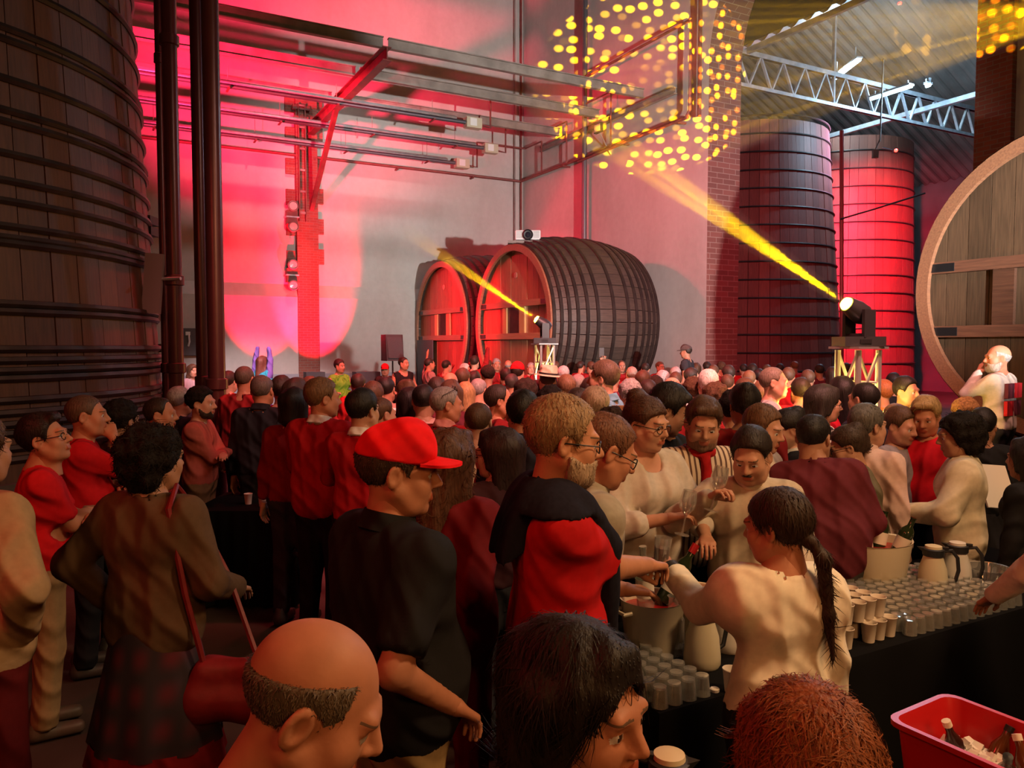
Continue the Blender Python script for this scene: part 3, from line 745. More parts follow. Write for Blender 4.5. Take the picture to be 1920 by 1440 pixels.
def girder(b, z0, label, x0=1.05, x1=19.8, h=0.85):
    t = empty('lattice_girder', ROOM @ T((0, b, z0))); tag(t, label, 'girder', 'lattice girders of the next hall')
    MB().span((x0, 0, h), (x1, 0, h), 0.12, 0.12).build('top_chord', M_GALV, t); MB().span((x0, 0, 0), (x1, 0, 0), 0.09, 0.09).build('bottom_chord', M_GALV, t)
    x = x0; k = 0
    while x < x1 - 0.4:
        MB().span((x, 0, 0.0 if k % 2 else h), (x + 0.42, 0, h if k % 2 else 0.0), 0.045, 0.045).build('lattice_bar', M_GALV, t); x += 0.42; k += 1
    return t
g1 = at_room_x(1397, 163, 2.2); girder(g1.y, 8.9, 'nearer lattice girder under the roof of the next hall')
g2 = at_room_x(1397, 262, 2.2); girder(g2.y, 8.9, 'farther lattice girder above the wooden vats')
girder(g1.y - 8.5, 8.9, 'lattice girder highest in the arch opening')
for k, (b, nm) in enumerate(((g1.y, 'nearer'), (g2.y, 'farther'))):
    o_ = MB().tube([(5.6, b, 8.9), (5.6, b, 12.0)], 0.05, 6).build('hanger_post', M_GALV, mtx=ROOM); tag(o_, 'post standing on the %s lattice girder' % nm, 'post')
# light rail with strip lights
s1 = at_z(1568, 252, 9.3); s2 = at_z(1832, 116, 9.3)
a_ = ROOM_I @ s1; b_ = ROOM_I @ s2
rail = MB().span(ROOM @ Vector((a_.x, a_.y + 3, 9.3)), ROOM @ Vector((a_.x, b_.y - 3, 9.3)), 0.14, 0.14).build('light_rail', M_GALV); tag(rail, 'galvanised rail carrying the strip lights', 'rail')
M_TUBE = glow('cold_tube', (0.45, 0.85, 1.0), 16.0)
def strip(p, q, label):
    a = ROOM_I @ at_z(*p, 9.15); b = ROOM_I @ at_z(*q, 9.15)
    t = empty('strip_light', ROOM @ T(((a.x + b.x) / 2, (a.y + b.y) / 2, 9.15))); tag(t, label, 'strip light', 'cold strip lights of the next hall')
    l_ = abs(a.y - b.y)
    MB().box((0, 0, 0.05), (0.22, l_, 0.05)).build('batten', M_GALV, t)
    MB().tube([(0, -l_ / 2, 0), (0, l_ / 2, 0)], 0.05, 8).build('fluorescent_tube', M_TUBE, t, smooth=True)
    for s in (-1, 1): MB().box((0, s * l_ * 0.4, 0.12), (0.04, 0.04, 0.14)).build('bracket', M_GALV, t)
    return t
strip((1638, 187), (1704, 160), 'long cold strip light on the rail')
strip((1724, 158), (1756, 162), 'short bright strip light at the rail joint')
def roof_strip(p, q, z, label, pw):
    a = at_z(*p, z); b = at_z(*q, z); m = (a + b) / 2
    t = empty('strip_light', T(m)); tag(t, label, 'strip light', 'cold strip lights of the next hall')
    MB().span(a - m + Vector((0, 0, .08)), b - m + Vector((0, 0, .08)), 0.2, 0.05).build('batten', M_GALV, t)
    MB().tube([a - m, b - m], 0.05, 8).build('fluorescent_tube', M_TUBE, t, smooth=True)
    for k in (.15, .85): MB().tube([(a - m).lerp(b - m, k) + Vector((0, 0, .1)), (a - m).lerp(b - m, k) + Vector((0, 0, .5))], .02, 6).build('hanger', M_GALV, t)
    l = bpy.data.lights.new('strip_glow', 'POINT'); l.energy = pw; l.color = (0.62, 0.88, 1.0); l.shadow_soft_size = 0.3
    o = bpy.data.objects.new('strip_glow', l); COL.objects.link(o); o.parent = t; o.location = (0, 0, -0.15)
roof_strip((1562, 150), (1612, 112), 11.0, 'cold strip light close under the corrugated roof', 800)
l = bpy.data.lights.new('rail_glow', 'POINT'); l.energy = 900; l.color = (0.45, 0.75, 1.0); l.shadow_soft_size = 0.3
o = bpy.data.objects.new('rail_glow', l); COL.objects.link(o); o.location = at_z(1735, 172, 9.0)
o_ = MB().tube([at(1578, 245, 20.5), at(1578, 700, 20.5)], 0.055, 8).build('red_standpipe', mat('red_pipe', (0.35, 0.05, 0.05), 0.4), smooth=True); tag(o_, 'red standpipe in front of the red lit vat', 'pipe')
o_ = MB().tube([at(1656, 110, 21), at(1650, 265, 21)], 0.02, 6).build('hanging_rod', M_STEEL); tag(o_, 'thin rod hanging from the roof above the red vat', 'rod')
c = at(1641, 292, 21); t = empty('pulley', T(c)); tag(t, 'small pulley block hung in front of the red vat', 'pulley')
MB().box((0, 0, 0.05), (0.14, 0.1, 0.22)).build('case', M_STEEL, t); MB().tube([(0, 0, 0.15), (0.1, 0, 0.40)], 0.02, 6).build('hook', M_STEEL, t)
o_ = MB().tube([at(1575, 411, 20.2), at(1640, 392, 20.0), at(1735, 362, 19.5)], 0.022, 6).build('stay_cable', M_BLACKMETAL); tag(o_, 'dark cable stretched across the red lit vat', 'cable')
c = at(1678, 283, 22.0); t = empty('signal_lamp', T(c)); tag(t, 'tiny red signal lamp at the rim of the vat', 'lamp')
MB().box((0, 0, 0), (0.1, 0.08, 0.1)).build('case', M_BLACK, t); MB().lathe([(0, -0.05), (0.045, -0.03), (0.045, 0.02), (0, 0.04)], 10, RX(90)).build('lens', glow('red_led', (1, 0.03, 0.02), 12), t).location = (0, -0.06, 0)
MB().span((0.05, 0, 0), (-0.3, 0.1, 0.12), 0.03, 0.03).build('arm', M_BLACK, t)
c = at(1687, 6, 22.0); o_ = MB().lathe([(0, -0.05), (0.05, -0.03), (0.05, 0.02), (0, 0.04)], 10).build('signal_light', glow('red_led', (1, 0.03, 0.02), 12), mtx=T(c)); tag(o_, 'small red pilot light high under the roof', 'lamp')

# ================================================================== stage lighting on truss towers
M_ALU = mat('aluminium', (0.62, 0.62, 0.60), 0.3, 0.8)
def truss_tower(px, d, top_py, label, lamp):
    c = at(px, 660, d); zt = at(px, top_py, d).z; w = 0.115
    t = empty('truss_tower', T((c.x, c.y, 0)) @ RZ(22)); tag(t, label, 'truss tower', 'truss towers with moving heads')
    for sx in (-1, 1):
        for sy in (-1, 1): MB().tube([(sx * w, sy * w, 0.02), (sx * w, sy * w, zt - 0.02)], 0.025, 8).build('chord', M_ALU, t, smooth=True)
    nseg = int(zt / 0.42); h = zt / nseg
    for s in range(4):
        q = [(-w, -w), (w, -w), (w, w), (-w, w)]; a = q[s]; b = q[(s + 1) % 4]
        for k in range(nseg):
            za, zb_ = (k * h, (k + 1) * h) if k % 2 else ((k + 1) * h, k * h)
            MB().tube([(*a, min(max(za, .03), zt - .03)), (*b, min(max(zb_, .03), zt - .03))], 0.016, 6).build('brace', M_ALU, t, smooth=True)
        MB().tube([(*a, zt - 0.30), (*b, zt - 0.30)], 0.011, 6).build('ring_bar', M_ALU, t, smooth=True)
    MB().box((0, 0, 0.01), (0.6, 0.6, 0.02)).build('base_plate', M_BLACKMETAL, t); MB().box((0, 0, zt), (0.34, 0.34, 0.02)).build('top_plate', M_ALU, t)
    bulb = MB().lathe([(0, 0), (0.03, 0.02), (0.03, 0.16), (0, 0.18)], 10).build('inner_lamp', glow('warm_lamp', (1.0, 0.65, 0.15), 25), t, smooth=True); bulb.location = (0, 0, zt - 0.75)
    l = bpy.data.lights.new('tower_lamp', 'POINT'); l.energy = lamp; l.color = (1.0, 0.62, 0.14); l.shadow_soft_size = 0.05
    o = bpy.data.objects.new('tower_lamp', l); COL.objects.link(o); o.parent = t; o.location = (0.0, 0.0, zt - 0.55)
    return Vector((c.x, c.y, zt + 0.012))

def moving_head(base, target, label, power, cone, s=1.0, hanging=False):
    t = empty('moving_head', T(base)); tag(t, label, 'stage light', 'yellow moving heads')
    d = Vector(target) - (base + Vector((0, 0, 0.42 * s)))
    yaw = math.degrees(math.atan2(d.y, d.x)) - 90
    MB().box((0, 0, 0.06 * s), (0.50 * s, 0.40 * s, 0.12 * s)).build('base', M_BLACK, t)
    MB().box((0, -0.205 * s, 0.06 * s), (0.14 * s, 0.01, 0.05 * s)).build('display', M_BLACKMETAL, t)
    yk = MB()
    for sx in (-1, 1): yk.box((sx * 0.17 * s, 0, 0.28 * s), (0.05 * s, 0.16 * s, 0.34 * s))
    yk.box((0, 0, 0.14 * s), (0.38 * s, 0.14 * s, 0.04 * s))
    yk.build('yoke', M_BLACK, t, mtx=RZ(yaw))
    q = d.to_track_quat('Z', 'Y').to_matrix().to_4x4()
    hm = T((0, 0, 0.42 * s)) @ q
    hd = MB().lathe([(0.0, -0.16 * s), (0.09 * s, -0.15 * s), (0.13 * s, -0.06 * s), (0.13 * s, 0.05 * s), (0.105 * s, 0.16 * s), (0.10 * s, 0.21 * s), (0.085 * s, 0.21 * s), (0.085 * s, 0.18 * s)], 20, cap1=False).build('head', M_BLACK, t, smooth=True, mtx=hm)
    MB().lathe([(0.0, 0.182 * s), (0.084 * s, 0.19 * s), (0.084 * s, 0.22 * s), (0.07 * s, 0.25 * s), (0.0, 0.268 * s)], 20).build('lens', glow('yellow_lens', (1.0, 0.85, 0.05), 28), hd, smooth=True)
    lo = base + Vector((0, 0, 0.42 * s)) + d.normalized() * 0.30 * s
    return lo, t
YEL = (1.0, 0.74, 0.004)
t1 = truss_tower(1021, 12.6, 645, 'far truss tower glowing yellow in front of the large cask', 90)
t2 = truss_tower(1609, 6.7, 652, 'near truss tower glowing yellow above the crowd', 110)
tg2 = at(1120, 245, 6.0)
tg1 = at(838, 484, 12.45)
lo1, _ = moving_head(t1, tg1, 'moving head on the far tower with a yellow beam to the smaller cask', 0, 0, 0.72)
lo2, _ = moving_head(t2, tg2, 'moving head on the near tower throwing a yellow beam', 0, 0, 0.70)
BEAM1 = (lo1, tg1, 3.2); bm1 = spot('yellow_beam', lo1, tg1, 90000, YEL, 6.4, 0.25, 0.015); gobo(bm1, 62.0, 0.46, 1.0, YEL, 0, 3.3)
BEAM2 = (lo2, tg2, 3.3); bm2 = spot('yellow_beam', lo2, tg2, 140000, YEL, 6.6, 0.25, 0.015); gobo(bm2, 62.0, 0.44, 1.0, YEL, 0, 8.1)
# a third head on a tall stand, out of the picture to the right, throws the dots on to the wall and the arch
p3 = at(2118, -12, 4.9)
t3 = truss_tower(2118, 4.9, 130, 'tall truss tower out of the picture carrying the dot projector', 6)
tg3 = ROOM @ at_room_x(1238, 160, 0)
lo3, _ = moving_head(t3, tg3, 'moving head on the tall tower throwing yellow dots on the wall', 0, 0, 1.0)
b3 = spot('yellow_dots', lo3, tg3, 420000, (1.0, 0.70, 0.02), 16.5, 0.06, 0.012); gobo(b3, 62.0, 0.36, 1.0, (1.0, 0.70, 0.02), 0.075, 1.7, 0.35)
tg4 = ROOM @ at_room_x(1876, 22, -0.2)
b4 = spot('yellow_dots', lo3, tg4, 90000, (1.0, 0.70, 0.02), 9.0, 0.06, 0.012); gobo(b4, 45.0, 0.36, 1.0, (1.0, 0.70, 0.02), 0, 4.2, 0.35)

# projector on the large cask
pc = at(990, 443, 19.15)
o0 = empty('projector', T((pc.x, pc.y, pc.z - 0.13)) @ RZ(-2)); tag(o0, 'white projector with a black lens on top of the large cask', 'projector')
pbx = MB().box((0, 0, 0.13), (0.62, 0.5, 0.24)).build('body', M_WHITE, o0)
bv = pbx.modifiers.new('rounded', 'BEVEL'); bv.width = 0.03; bv.segments = 3
MB().lathe([(0.13, 0), (0.13, 0.05), (0.105, 0.07), (0.10, 0.04), (0, 0.03)], 22, RX(90)).build('lens_ring', M_BLACK, o0, smooth=True).location = (0, -0.25, 0.13)
MB().lathe([(0.0, 0), (0.075, 0.0), (0.05, 0.03), (0, 0.04)], 18, RX(90)).build('lens', mat('lens_glass', (0.02, 0.02, 0.03), 0.08), o0, smooth=True).location = (0, -0.28, 0.13)
for s in (-1, 1):
    for k in range(5): MB().box((s * 0.205, -0.252, 0.07 + k * 0.035), (0.15, 0.01, 0.012)).build('vent_slat', mat('vent_grey', (0.25, 0.25, 0.25), 0.5), o0)
o_ = MB().box((pc.x - 0.05, pc.y + 0.1, pc.z - 0.18), (0.9, 0.9, 0.06)).box((pc.x - 0.35, pc.y + 0.1, pc.z - 0.28), (0.08, 0.7, 0.22)).box((pc.x + 0.25, pc.y + 0.1, pc.z - 0.28), (0.08, 0.7, 0.22)).build('projector_shelf', M_STEEL); tag(o_, 'low shelf under the white projector', 'shelf')

# things at the foot of the stage wall
def par_can(u, label):
    p = W(u.x, u.y, 0); t = empty('wash_fixture', T(p) @ Matrix.Rotation(HV, 4, 'Z')); tag(t, label, 'stage light', 'red wash lights on the floor')
    MB().box((0, 0, 0.02), (0.26, 0.2, 0.04)).build('foot', M_BLACK, t)
    m = MB()
    for s in (-1, 1): m.span((s * 0.13, 0, 0.03), (s * 0.13, 0, 0.30), 0.02, 0.03)
    m.build('bracket', M_BLACK, t)
    MB().lathe([(0, 0), (0.08, 0.0), (0.115, 0.10), (0.115, 0.24), (0.10, 0.24), (0.10, 0.2)], 18, cap1=False).build('can', M_BLACK, t, smooth=True, mtx=T((0, 0, 0.2)) @ RX(-34))
    MB().lathe([(0, 0.195), (0.1, 0.195), (0, 0.2)], 14).build('lens', glow('red_lens', (1, 0.04, 0.08), 10), t, smooth=True, mtx=T((0, 0, 0.2)) @ RX(-34))
par_can(UP1, 'red wash light below the bright pool on the wall'); par_can(UP2, 'red wash light aimed up the pilaster')
def stage_box(px, py, d, w, h, label, nm='floor_monitor', pole=0):
    c = at(px, py, d); zc_ = c.z
    t = empty(nm, T((c.x, c.y, 0)) @ Matrix.Rotation(HV, 4, 'Z')); tag(t, label, 'loudspeaker')
    if pole:
        MB().tube([(0, 0, 0), (0, 0, zc_ - h / 2)], 0.02, 8).build('pole', M_BLACK, t)
        for k in range(3): MB().span((0, 0, 0.5), (0.4 * math.cos(k * 2.1), 0.4 * math.sin(k * 2.1), 0.02), 0.02, 0.02).build('tripod_leg', M_BLACK, t)
        z0 = zc_ - h / 2
    else: z0 = 0; h = zc_ + h / 2
    MB().add([(-w / 2, -0.2, z0), (w / 2, -0.2, z0), (w / 2, 0.22, z0), (-w / 2, 0.22, z0), (-w / 2, -0.12, z0 + h), (w / 2, -0.12, z0 + h), (w / 2, 0.22, z0 + h), (-w / 2, 0.22, z0 + h)],
             [(0, 1, 5, 4), (1, 2, 6, 5), (2, 3, 7, 6), (3, 0, 4, 7), (4, 5, 6, 7), (3, 2, 1, 0)]).build('cabinet', mat('cab_black', (0.03, 0.025, 0.028), 0.6), t)
    MB().box((0, -0.175, z0 + h * 0.5), (w * 0.86, 0.02, h * 0.8), RX(-10).to_3x3()).build('grille', mat('grille', (0.05, 0.04, 0.045), 0.4, 0.3, bump=0.6, bscale=90), t)
stage_box(590, 710, 20.5, 0.50, 0.36, 'black stage loudspeaker at the foot of the pilaster')
stage_box(736, 652, 18.2, 0.42, 0.62, 'dark box on a pole stand put where a speaker shadow falls by the smaller cask', 'speaker_shadow_box', 1)  # solid box added in place of a speaker's cast shadow on the wall
stage_box(688, 712, 19.2, 0.62, 0.40, 'low black loudspeaker between the dancer and the woman in black')
# ================================================================== people: smooth bodies grown from joints
class Field:
    """a distance field on a grid; shapes are blended into it, then it is meshed"""
    def __init__(s, lo, hi, h):
        s.lo = np.array(lo, float); s.h = h
        s.n = np.maximum(((np.array(hi, float) - s.lo) / h).astype(int) + 2, 4)
        s.f = np.full(s.n, 9.0, np.float32)
        s.ax = [s.lo[i] + h * np.arange(s.n[i]) for i in range(3)]
    def sub(s, lo, hi):
        i0 = np.clip(((np.array(lo) - s.lo) / s.h).astype(int) - 1, 0, s.n); i1 = np.clip(((np.array(hi) - s.lo) / s.h).astype(int) + 2, 0, s.n)
        return i0, i1
    def grid(s, i0, i1):
        return (s.ax[0][i0[0]:i1[0], None, None], s.ax[1][None, i0[1]:i1[1], None], s.ax[2][None, None, i0[2]:i1[2]])
    def put(s, d, sl, k, op):
        a = s.f[sl]
        if op == 'add':
            if k > 0:
                h = np.maximum(k - np.abs(a - d), 0) / k; r = np.minimum(a, d) - h * h * k * 0.25
            else: r = np.minimum(a, d)
        else:
            d = -d
            if k > 0:
                h = np.maximum(k - np.abs(a - d), 0) / k; r = np.maximum(a, d) + h * h * k * 0.25
            else: r = np.maximum(a, d)
        s.f[sl] = r
    def cone(s, a, b, r1, r2, k=0.03, op='add', sq=None):
        a = np.array(a, float); b = np.array(b, float); m = max(r1, r2) + k + 2 * s.h + 0.01
        i0, i1 = s.sub(np.minimum(a, b) - m, np.maximum(a, b) + m)
        if (i1 - i0).min() <= 0: return s
        x, y, z = s.grid(i0, i1); d = b - a; L2 = max(float(d @ d), 1e-9)
        px, py, pz = x - a[0], y - a[1], z - a[2]
        t = np.clip((px * d[0] + py * d[1] + pz * d[2]) / L2, 0, 1)
        qx, qy, qz = px - t * d[0], py - t * d[1], pz - t * d[2]
        dist = np.sqrt(qx * qx + qy * qy + qz * qz) - (r1 + (r2 - r1) * t)
        s.put(dist.astype(np.float32), np.s_[i0[0]:i1[0], i0[1]:i1[1], i0[2]:i1[2]], k, op); return s
    def ball(s, c, r, k=0.02, op='add', rot=None):
        """ellipsoid with radii r (rot: 3x3 world to local)"""
        c = np.array(c, float); r = np.array(r if hasattr(r, '__len__') else (r, r, r), float); m = r.max() + k + 2 * s.h + 0.01
        i0, i1 = s.sub(c - m, c + m)
        if (i1 - i0).min() <= 0: return s
        x, y, z = s.grid(i0, i1); px, py, pz = x - c[0], y - c[1], z - c[2]
        if rot is not None:
            q = [rot[i][0] * px + rot[i][1] * py + rot[i][2] * pz for i in range(3)]; px, py, pz = q
        k0 = np.sqrt((px / r[0]) ** 2 + (py / r[1]) ** 2 + (pz / r[2]) ** 2); k1 = np.sqrt((px / r[0] ** 2) ** 2 + (py / r[1] ** 2) ** 2 + (pz / r[2] ** 2) ** 2)
        dist = k0 * (k0 - 1) / np.maximum(k1, 1e-6)
        s.put(dist.astype(np.float32), np.s_[i0[0]:i1[0], i0[1]:i1[1], i0[2]:i1[2]], k, op); return s
    def cut(s, p, n, k=0.0):
        """keep the side of the plane the normal points away from"""
        x, y, z = s.grid([0, 0, 0], s.n); d = (x - p[0]) * n[0] + (y - p[1]) * n[1] + (z - p[2]) * n[2]
        s.f = np.maximum(s.f, d.astype(np.float32)); return s
    def wobble(s, amp, fx, fy, fz, ph=0.0):
        x, y, z = s.grid([0, 0, 0], s.n)
        s.f += amp * (np.sin(fx * x + 1.3 * np.sin(fy * y * 0.7 + ph) + ph) * np.sin(fy * y + 1.7 * ph) + 0.6 * np.sin(fz * z + 2.1 * np.sin(fx * 0.6 * x) + ph)).astype(np.float32); return s
    def folds(s, amp, ph=0.0):
        x, y, z = s.grid([0, 0, 0], s.n)
        w1 = x * 14 + .8 * np.sin(z * 7 + ph) + .8 * np.sin(y * 11 + ph * 2); w2 = z * 24 + 15 * np.abs(x) + 7 * y + .9 * np.sin(x * 6 + y * 7 + ph)
        r = .6 * np.abs(np.sin(w2)) + .4 * np.abs(np.sin(w1 * 1.3 + y * 6))
        s.f += (amp * (r - .55)).astype(np.float32); return s
    def mesh(s):
        f = s.f; f[0] = f[-1] = 9; f[:, 0] = f[:, -1] = 9; f[:, :, 0] = f[:, :, -1] = 9
        ins = f < 0; nx, ny, nz = f.shape
        cnt = np.zeros((nx - 1, ny - 1, nz - 1), np.int8)
        for dx in (0, 1):
            for dy in (0, 1):
                for dz in (0, 1): cnt += ins[dx:nx - 1 + dx, dy:ny - 1 + dy, dz:nz - 1 + dz]
        act = (cnt > 0) & (cnt < 8); I = np.argwhere(act)
        if len(I) == 0: return np.zeros((0, 3)), np.zeros((0, 4), int)
        idx = np.full(act.shape, -1, np.int64); idx[act] = np.arange(len(I))
        cr = {(dx, dy, dz): f[I[:, 0] + dx, I[:, 1] + dy, I[:, 2] + dz].astype(float) for dx in (0, 1) for dy in (0, 1) for dz in (0, 1)}
        acc = np.zeros((len(I), 3)); num = np.zeros(len(I))
        for c in cr:
            for ax in range(3):
                if c[ax] == 0:
                    c2 = tuple(1 if i == ax else c[i] for i in range(3)); a, b = cr[c], cr[c2]
                    mk = (a < 0) != (b < 0); t = np.where(mk, a / np.where(mk, a - b, 1), 0); t = np.clip(t, 0, 1)
                    for i in range(3): acc[:, i] += np.where(mk, (t if i == ax else c[i]), 0)
                    num += mk
        V = s.lo + s.h * (I + acc / np.maximum(num, 1)[:, None])
        Q = []
        for ax in range(3):
            sl0 = [slice(None)] * 3; sl1 = [slice(None)] * 3; sl0[ax] = slice(0, -1); sl1[ax] = slice(1, None)
            ch = ins[tuple(sl0)] != ins[tuple(sl1)]; E = np.argwhere(ch)
            o1, o2 = [(1, 2), (2, 0), (0, 1)][ax]
            E = E[(E[:, o1] > 0) & (E[:, o2] > 0) & (E[:, o1] < act.shape[o1]) & (E[:, o2] < act.shape[o2])]
            if len(E) == 0: continue
            fl = ins[E[:, 0], E[:, 1], E[:, 2]]
            def cell(d1, d2):
                C = E.copy(); C[:, o1] += d1; C[:, o2] += d2; return idx[C[:, 0], C[:, 1], C[:, 2]]
            q = np.stack([cell(-1, -1), cell(0, -1), cell(0, 0), cell(-1, 0)], 1)
            q[~fl] = q[~fl][:, ::-1]; Q.append(q)
        return V, np.concatenate(Q)

class Geo:
    """vertex, face and material arrays that can be moved and joined"""
    def __init__(s, V=None, Q=None, mi=0):
        s.V = V if V is not None else np.zeros((0, 3)); s.Q = Q if Q is not None else np.zeros((0, 4), int)
        s.M = np.full(len(s.Q), mi, int) if np.isscalar(mi) else mi
    def moved(s, m):
        m = np.array(m, float); return Geo(s.V @ m[:3, :3].T + m[:3, 3], s.Q if np.linalg.det(m[:3, :3]) > 0 else s.Q[:, ::-1], s.M)
    def join(s, *os):
        Vs, Qs, Ms, o = [s.V], [s.Q], [s.M], len(s.V)
        for g in os: Vs.append(g.V); Qs.append(g.Q + o); Ms.append(g.M); o += len(g.V)
        return Geo(np.concatenate(Vs), np.concatenate(Qs), np.concatenate(Ms))
    def mesh(s, name, mats):
        me = bpy.data.meshes.new(name); nv, nf = len(s.V), len(s.Q)
        me.vertices.add(nv); me.vertices.foreach_set('co', s.V.astype(np.float32).ravel())
        me.loops.add(nf * 4); me.loops.foreach_set('vertex_index', s.Q.astype(np.int32).ravel())
        me.polygons.add(nf); me.polygons.foreach_set('loop_start', np.arange(0, nf * 4, 4, dtype=np.int32))
        me.polygons.foreach_set('use_smooth', np.ones(nf, bool)); me.polygons.foreach_set('material_index', s.M.astype(np.int32))
        for m in mats: me.materials.append(m)
        me.update(calc_edges=True); me.validate()
        return me

M_SKIN = obj_mat('skin', 0.55, 0.12, 60, var=0.12, vscale=18, spec=0.35, bdist=0.004)
M_LIP = obj_mat('lips', 0.4, 0.0, tint=(0.80, 0.45, 0.42), var=0.05)
M_EYE = mat('eye_white', (0.55, 0.52, 0.50), 0.25)
M_IRIS = mat('eye_dark', (0.03, 0.02, 0.015), 0.15)
M_BROW = mat('eyebrow', (0.13, 0.075, 0.045), 0.8)
M_CLOTH = obj_mat('cloth', 0.85, 0.55, 5.0, (1, 1, 1), 0.10, 40, sheen=0.0, spec=0.15, bdist=0.022, waves=True)
M_KNIT = obj_mat('knitwear', 0.95, 0.5, 9.0, (1, 1, 0.6), 0.2, 60, spec=0.1, bdist=0.025)
M_HAIR = obj_mat('hair_fibre', 0.55, 0.5, 70, (2.0, 2.0, 0.35), 0.45, 60, spec=0.3, bdist=0.006)
M_CURL = obj_mat('hair_curly', 0.8, 0.7, 90, (1, 1, 1), 0.5, 60, spec=0.15, bdist=0.01)
M_SHOE = obj_mat('shoe_leather', 0.5, 0.1, 20)

_heads = {}
def head_geo(h, kind='m'):
    """a head with brow, eyes, nose, lips, jaw and ears; origin at eye level in its middle, face towards +y"""
    if (h, kind) in _heads: return _heads[(h, kind)]
    w = 1.0 if kind == 'm' else 0.94; j = 1.0 if kind == 'm' else 0.85; ns = 1.0 if kind == 'm' else 0.85
    f = Field((-.105, -.135, -.20), (.105, .135, .14), h)
    f.ball((0, -.016, .032), (.076 * w, .097, .088), 0)
    f.ball((0, .028, -.03), (.062 * w, .066, .086), .03)
    f.cone((-.034 * j, .04, -.083), (.034 * j, .04, -.083), .03, .03, .03)
    f.ball((0, .066, -.100), (.024 * j, .02, .018), .025)
    for s in (-1, 1):
        f.ball((s * .040, .056, -.032), (.028, .026, .03), .03)
        f.cone((s * .062 * w, .0, -.05), (s * .046 * j, .03, -.085), .022, .022, .03)
    f.cone((-.036, .084, .022), (.036, .084, .022), .0125, .0125, .018)
    for s in (-1, 1):
        f.ball((s * .0315, .100, -.002), (.019, .017, .0125), .012, 'sub')
    f.cone((0, .088, .014), (0, .112, -.028), .0085, .0125 * ns, .014)
    for s in (-1, 1): f.ball((s * .012, .099, -.033), (.009 * ns, .010, .008), .008)
    for s in (-1, 1): f.ball((s * .0315, .0765, -.003), .0135, .002)
    for s in (-1, 1): f.cone((s * .018, .0865, .0085), (s * .044, .079, .0065), .0055, .005, .006)
    f.cone((-.017, .090, -.0585), (.017, .090, -.0585), .0065, .0065, .008)
    f.cone((-.014, .091, -.0690), (.014, .091, -.0690), .0078, .0078, .008)
    f.cone((-.019, .101, -.0637), (.019, .101, -.0637), .0035, .0035, .003, 'sub')
    for s in (-1, 1):
        rt = np.array(Matrix.Rotation(R(s * 22), 3, 'Z') @ Matrix.Rotation(R(-12), 3, 'X')).T
        f.ball((s * .081 * w, -.012, -.004), (.011, .021, .034), .008, 'add', rt)
        f.ball((s * .092 * w, -.008, -.002), (.010, .012, .021), .006, 'sub', rt)
    f.cone((0, -.018, -.06), (0, -.034, -.20), .058 * w, .060 * w, .03)
    V, Q = f.mesh(); c = V[Q].mean(1); mi = np.zeros(len(Q), int); x, y, z = np.abs(c[:, 0]), c[:, 1], c[:, 2]
    lip = (x < .023) & (y > .082) & (z < -.053) & (z > -.076); mi[lip] = 1
    ey = (np.sqrt((x - .0315) ** 2 + (y - .0765) ** 2 + (z + .003) ** 2) < .0155) & (z < .0045) & (z > -.010); mi[ey] = 2
    ir = ey & (np.sqrt((x - .0315) ** 2 + (z + .003) ** 2) < .0062); mi[ir] = 3
    br = (x > .012) & (x < .05) & (y > .068) & (z > .0205) & (z < .0265 - .05 * np.abs(x - .03)); mi[br] = 4
    g = Geo(V, Q, mi); _heads[(h, kind)] = g
    return g

_hands = {}
def hand_geo(h, curl, thumb=0.0):
    """right hand, wrist at the origin, fingers along +y, palm down (-z), thumb on the -x side"""
    key = (h, curl, thumb)
    if key in _hands: return _hands[key]
    f = Field((-.085, -.03, -.12), (.06, .21, .04), h)
    xs = (-.030, -.010, .011, .030); ln = (.074, .082, .076, .060); r = (.0088, .0092, .0088, .0078)
    f.cone((0, -.02, 0), (0, .015, 0), .025, .026, .02)
    for i in range(4): f.cone((xs[i] * .55, .012, 0), (xs[i], .088 - abs(xs[i]) * .25, 0), .015, .0125, .012)
    for i in range(4):
        p = np.array((xs[i], .088 - abs(xs[i]) * .25, 0)); a = 0.12
        for seg, q in enumerate((.46, .31, .26)):
            a += curl * (0.62, 1.05, 0.75)[seg]; d = np.array((xs[i] * 0.9, math.cos(a), -math.sin(a))); d[0] *= max(0, 1 - curl); d /= np.linalg.norm(d)
            p2 = p + d * ln[i] * q; f.cone(p, p2, r[i] * (1 - .08 * seg), r[i] * (1 - .08 * (seg + 1)), .004); p = p2
    p = np.array((-.020, .025, -.006)); pts = [p, np.array((-.046, .052, -.014 - .02 * thumb)), np.array((-.056 + .022 * thumb, .082, -.022 - .028 * thumb)), np.array((-.054 + .045 * thumb, .106, -.028 - .036 * thumb))]
    for i, (ra, rb) in enumerate(((.0155, .012), (.0115, .0098), (.0098, .0085))): f.cone(pts[i], pts[i + 1], ra, rb, .008)
    g = Geo(*f.mesh()); _hands[key] = g
    return g

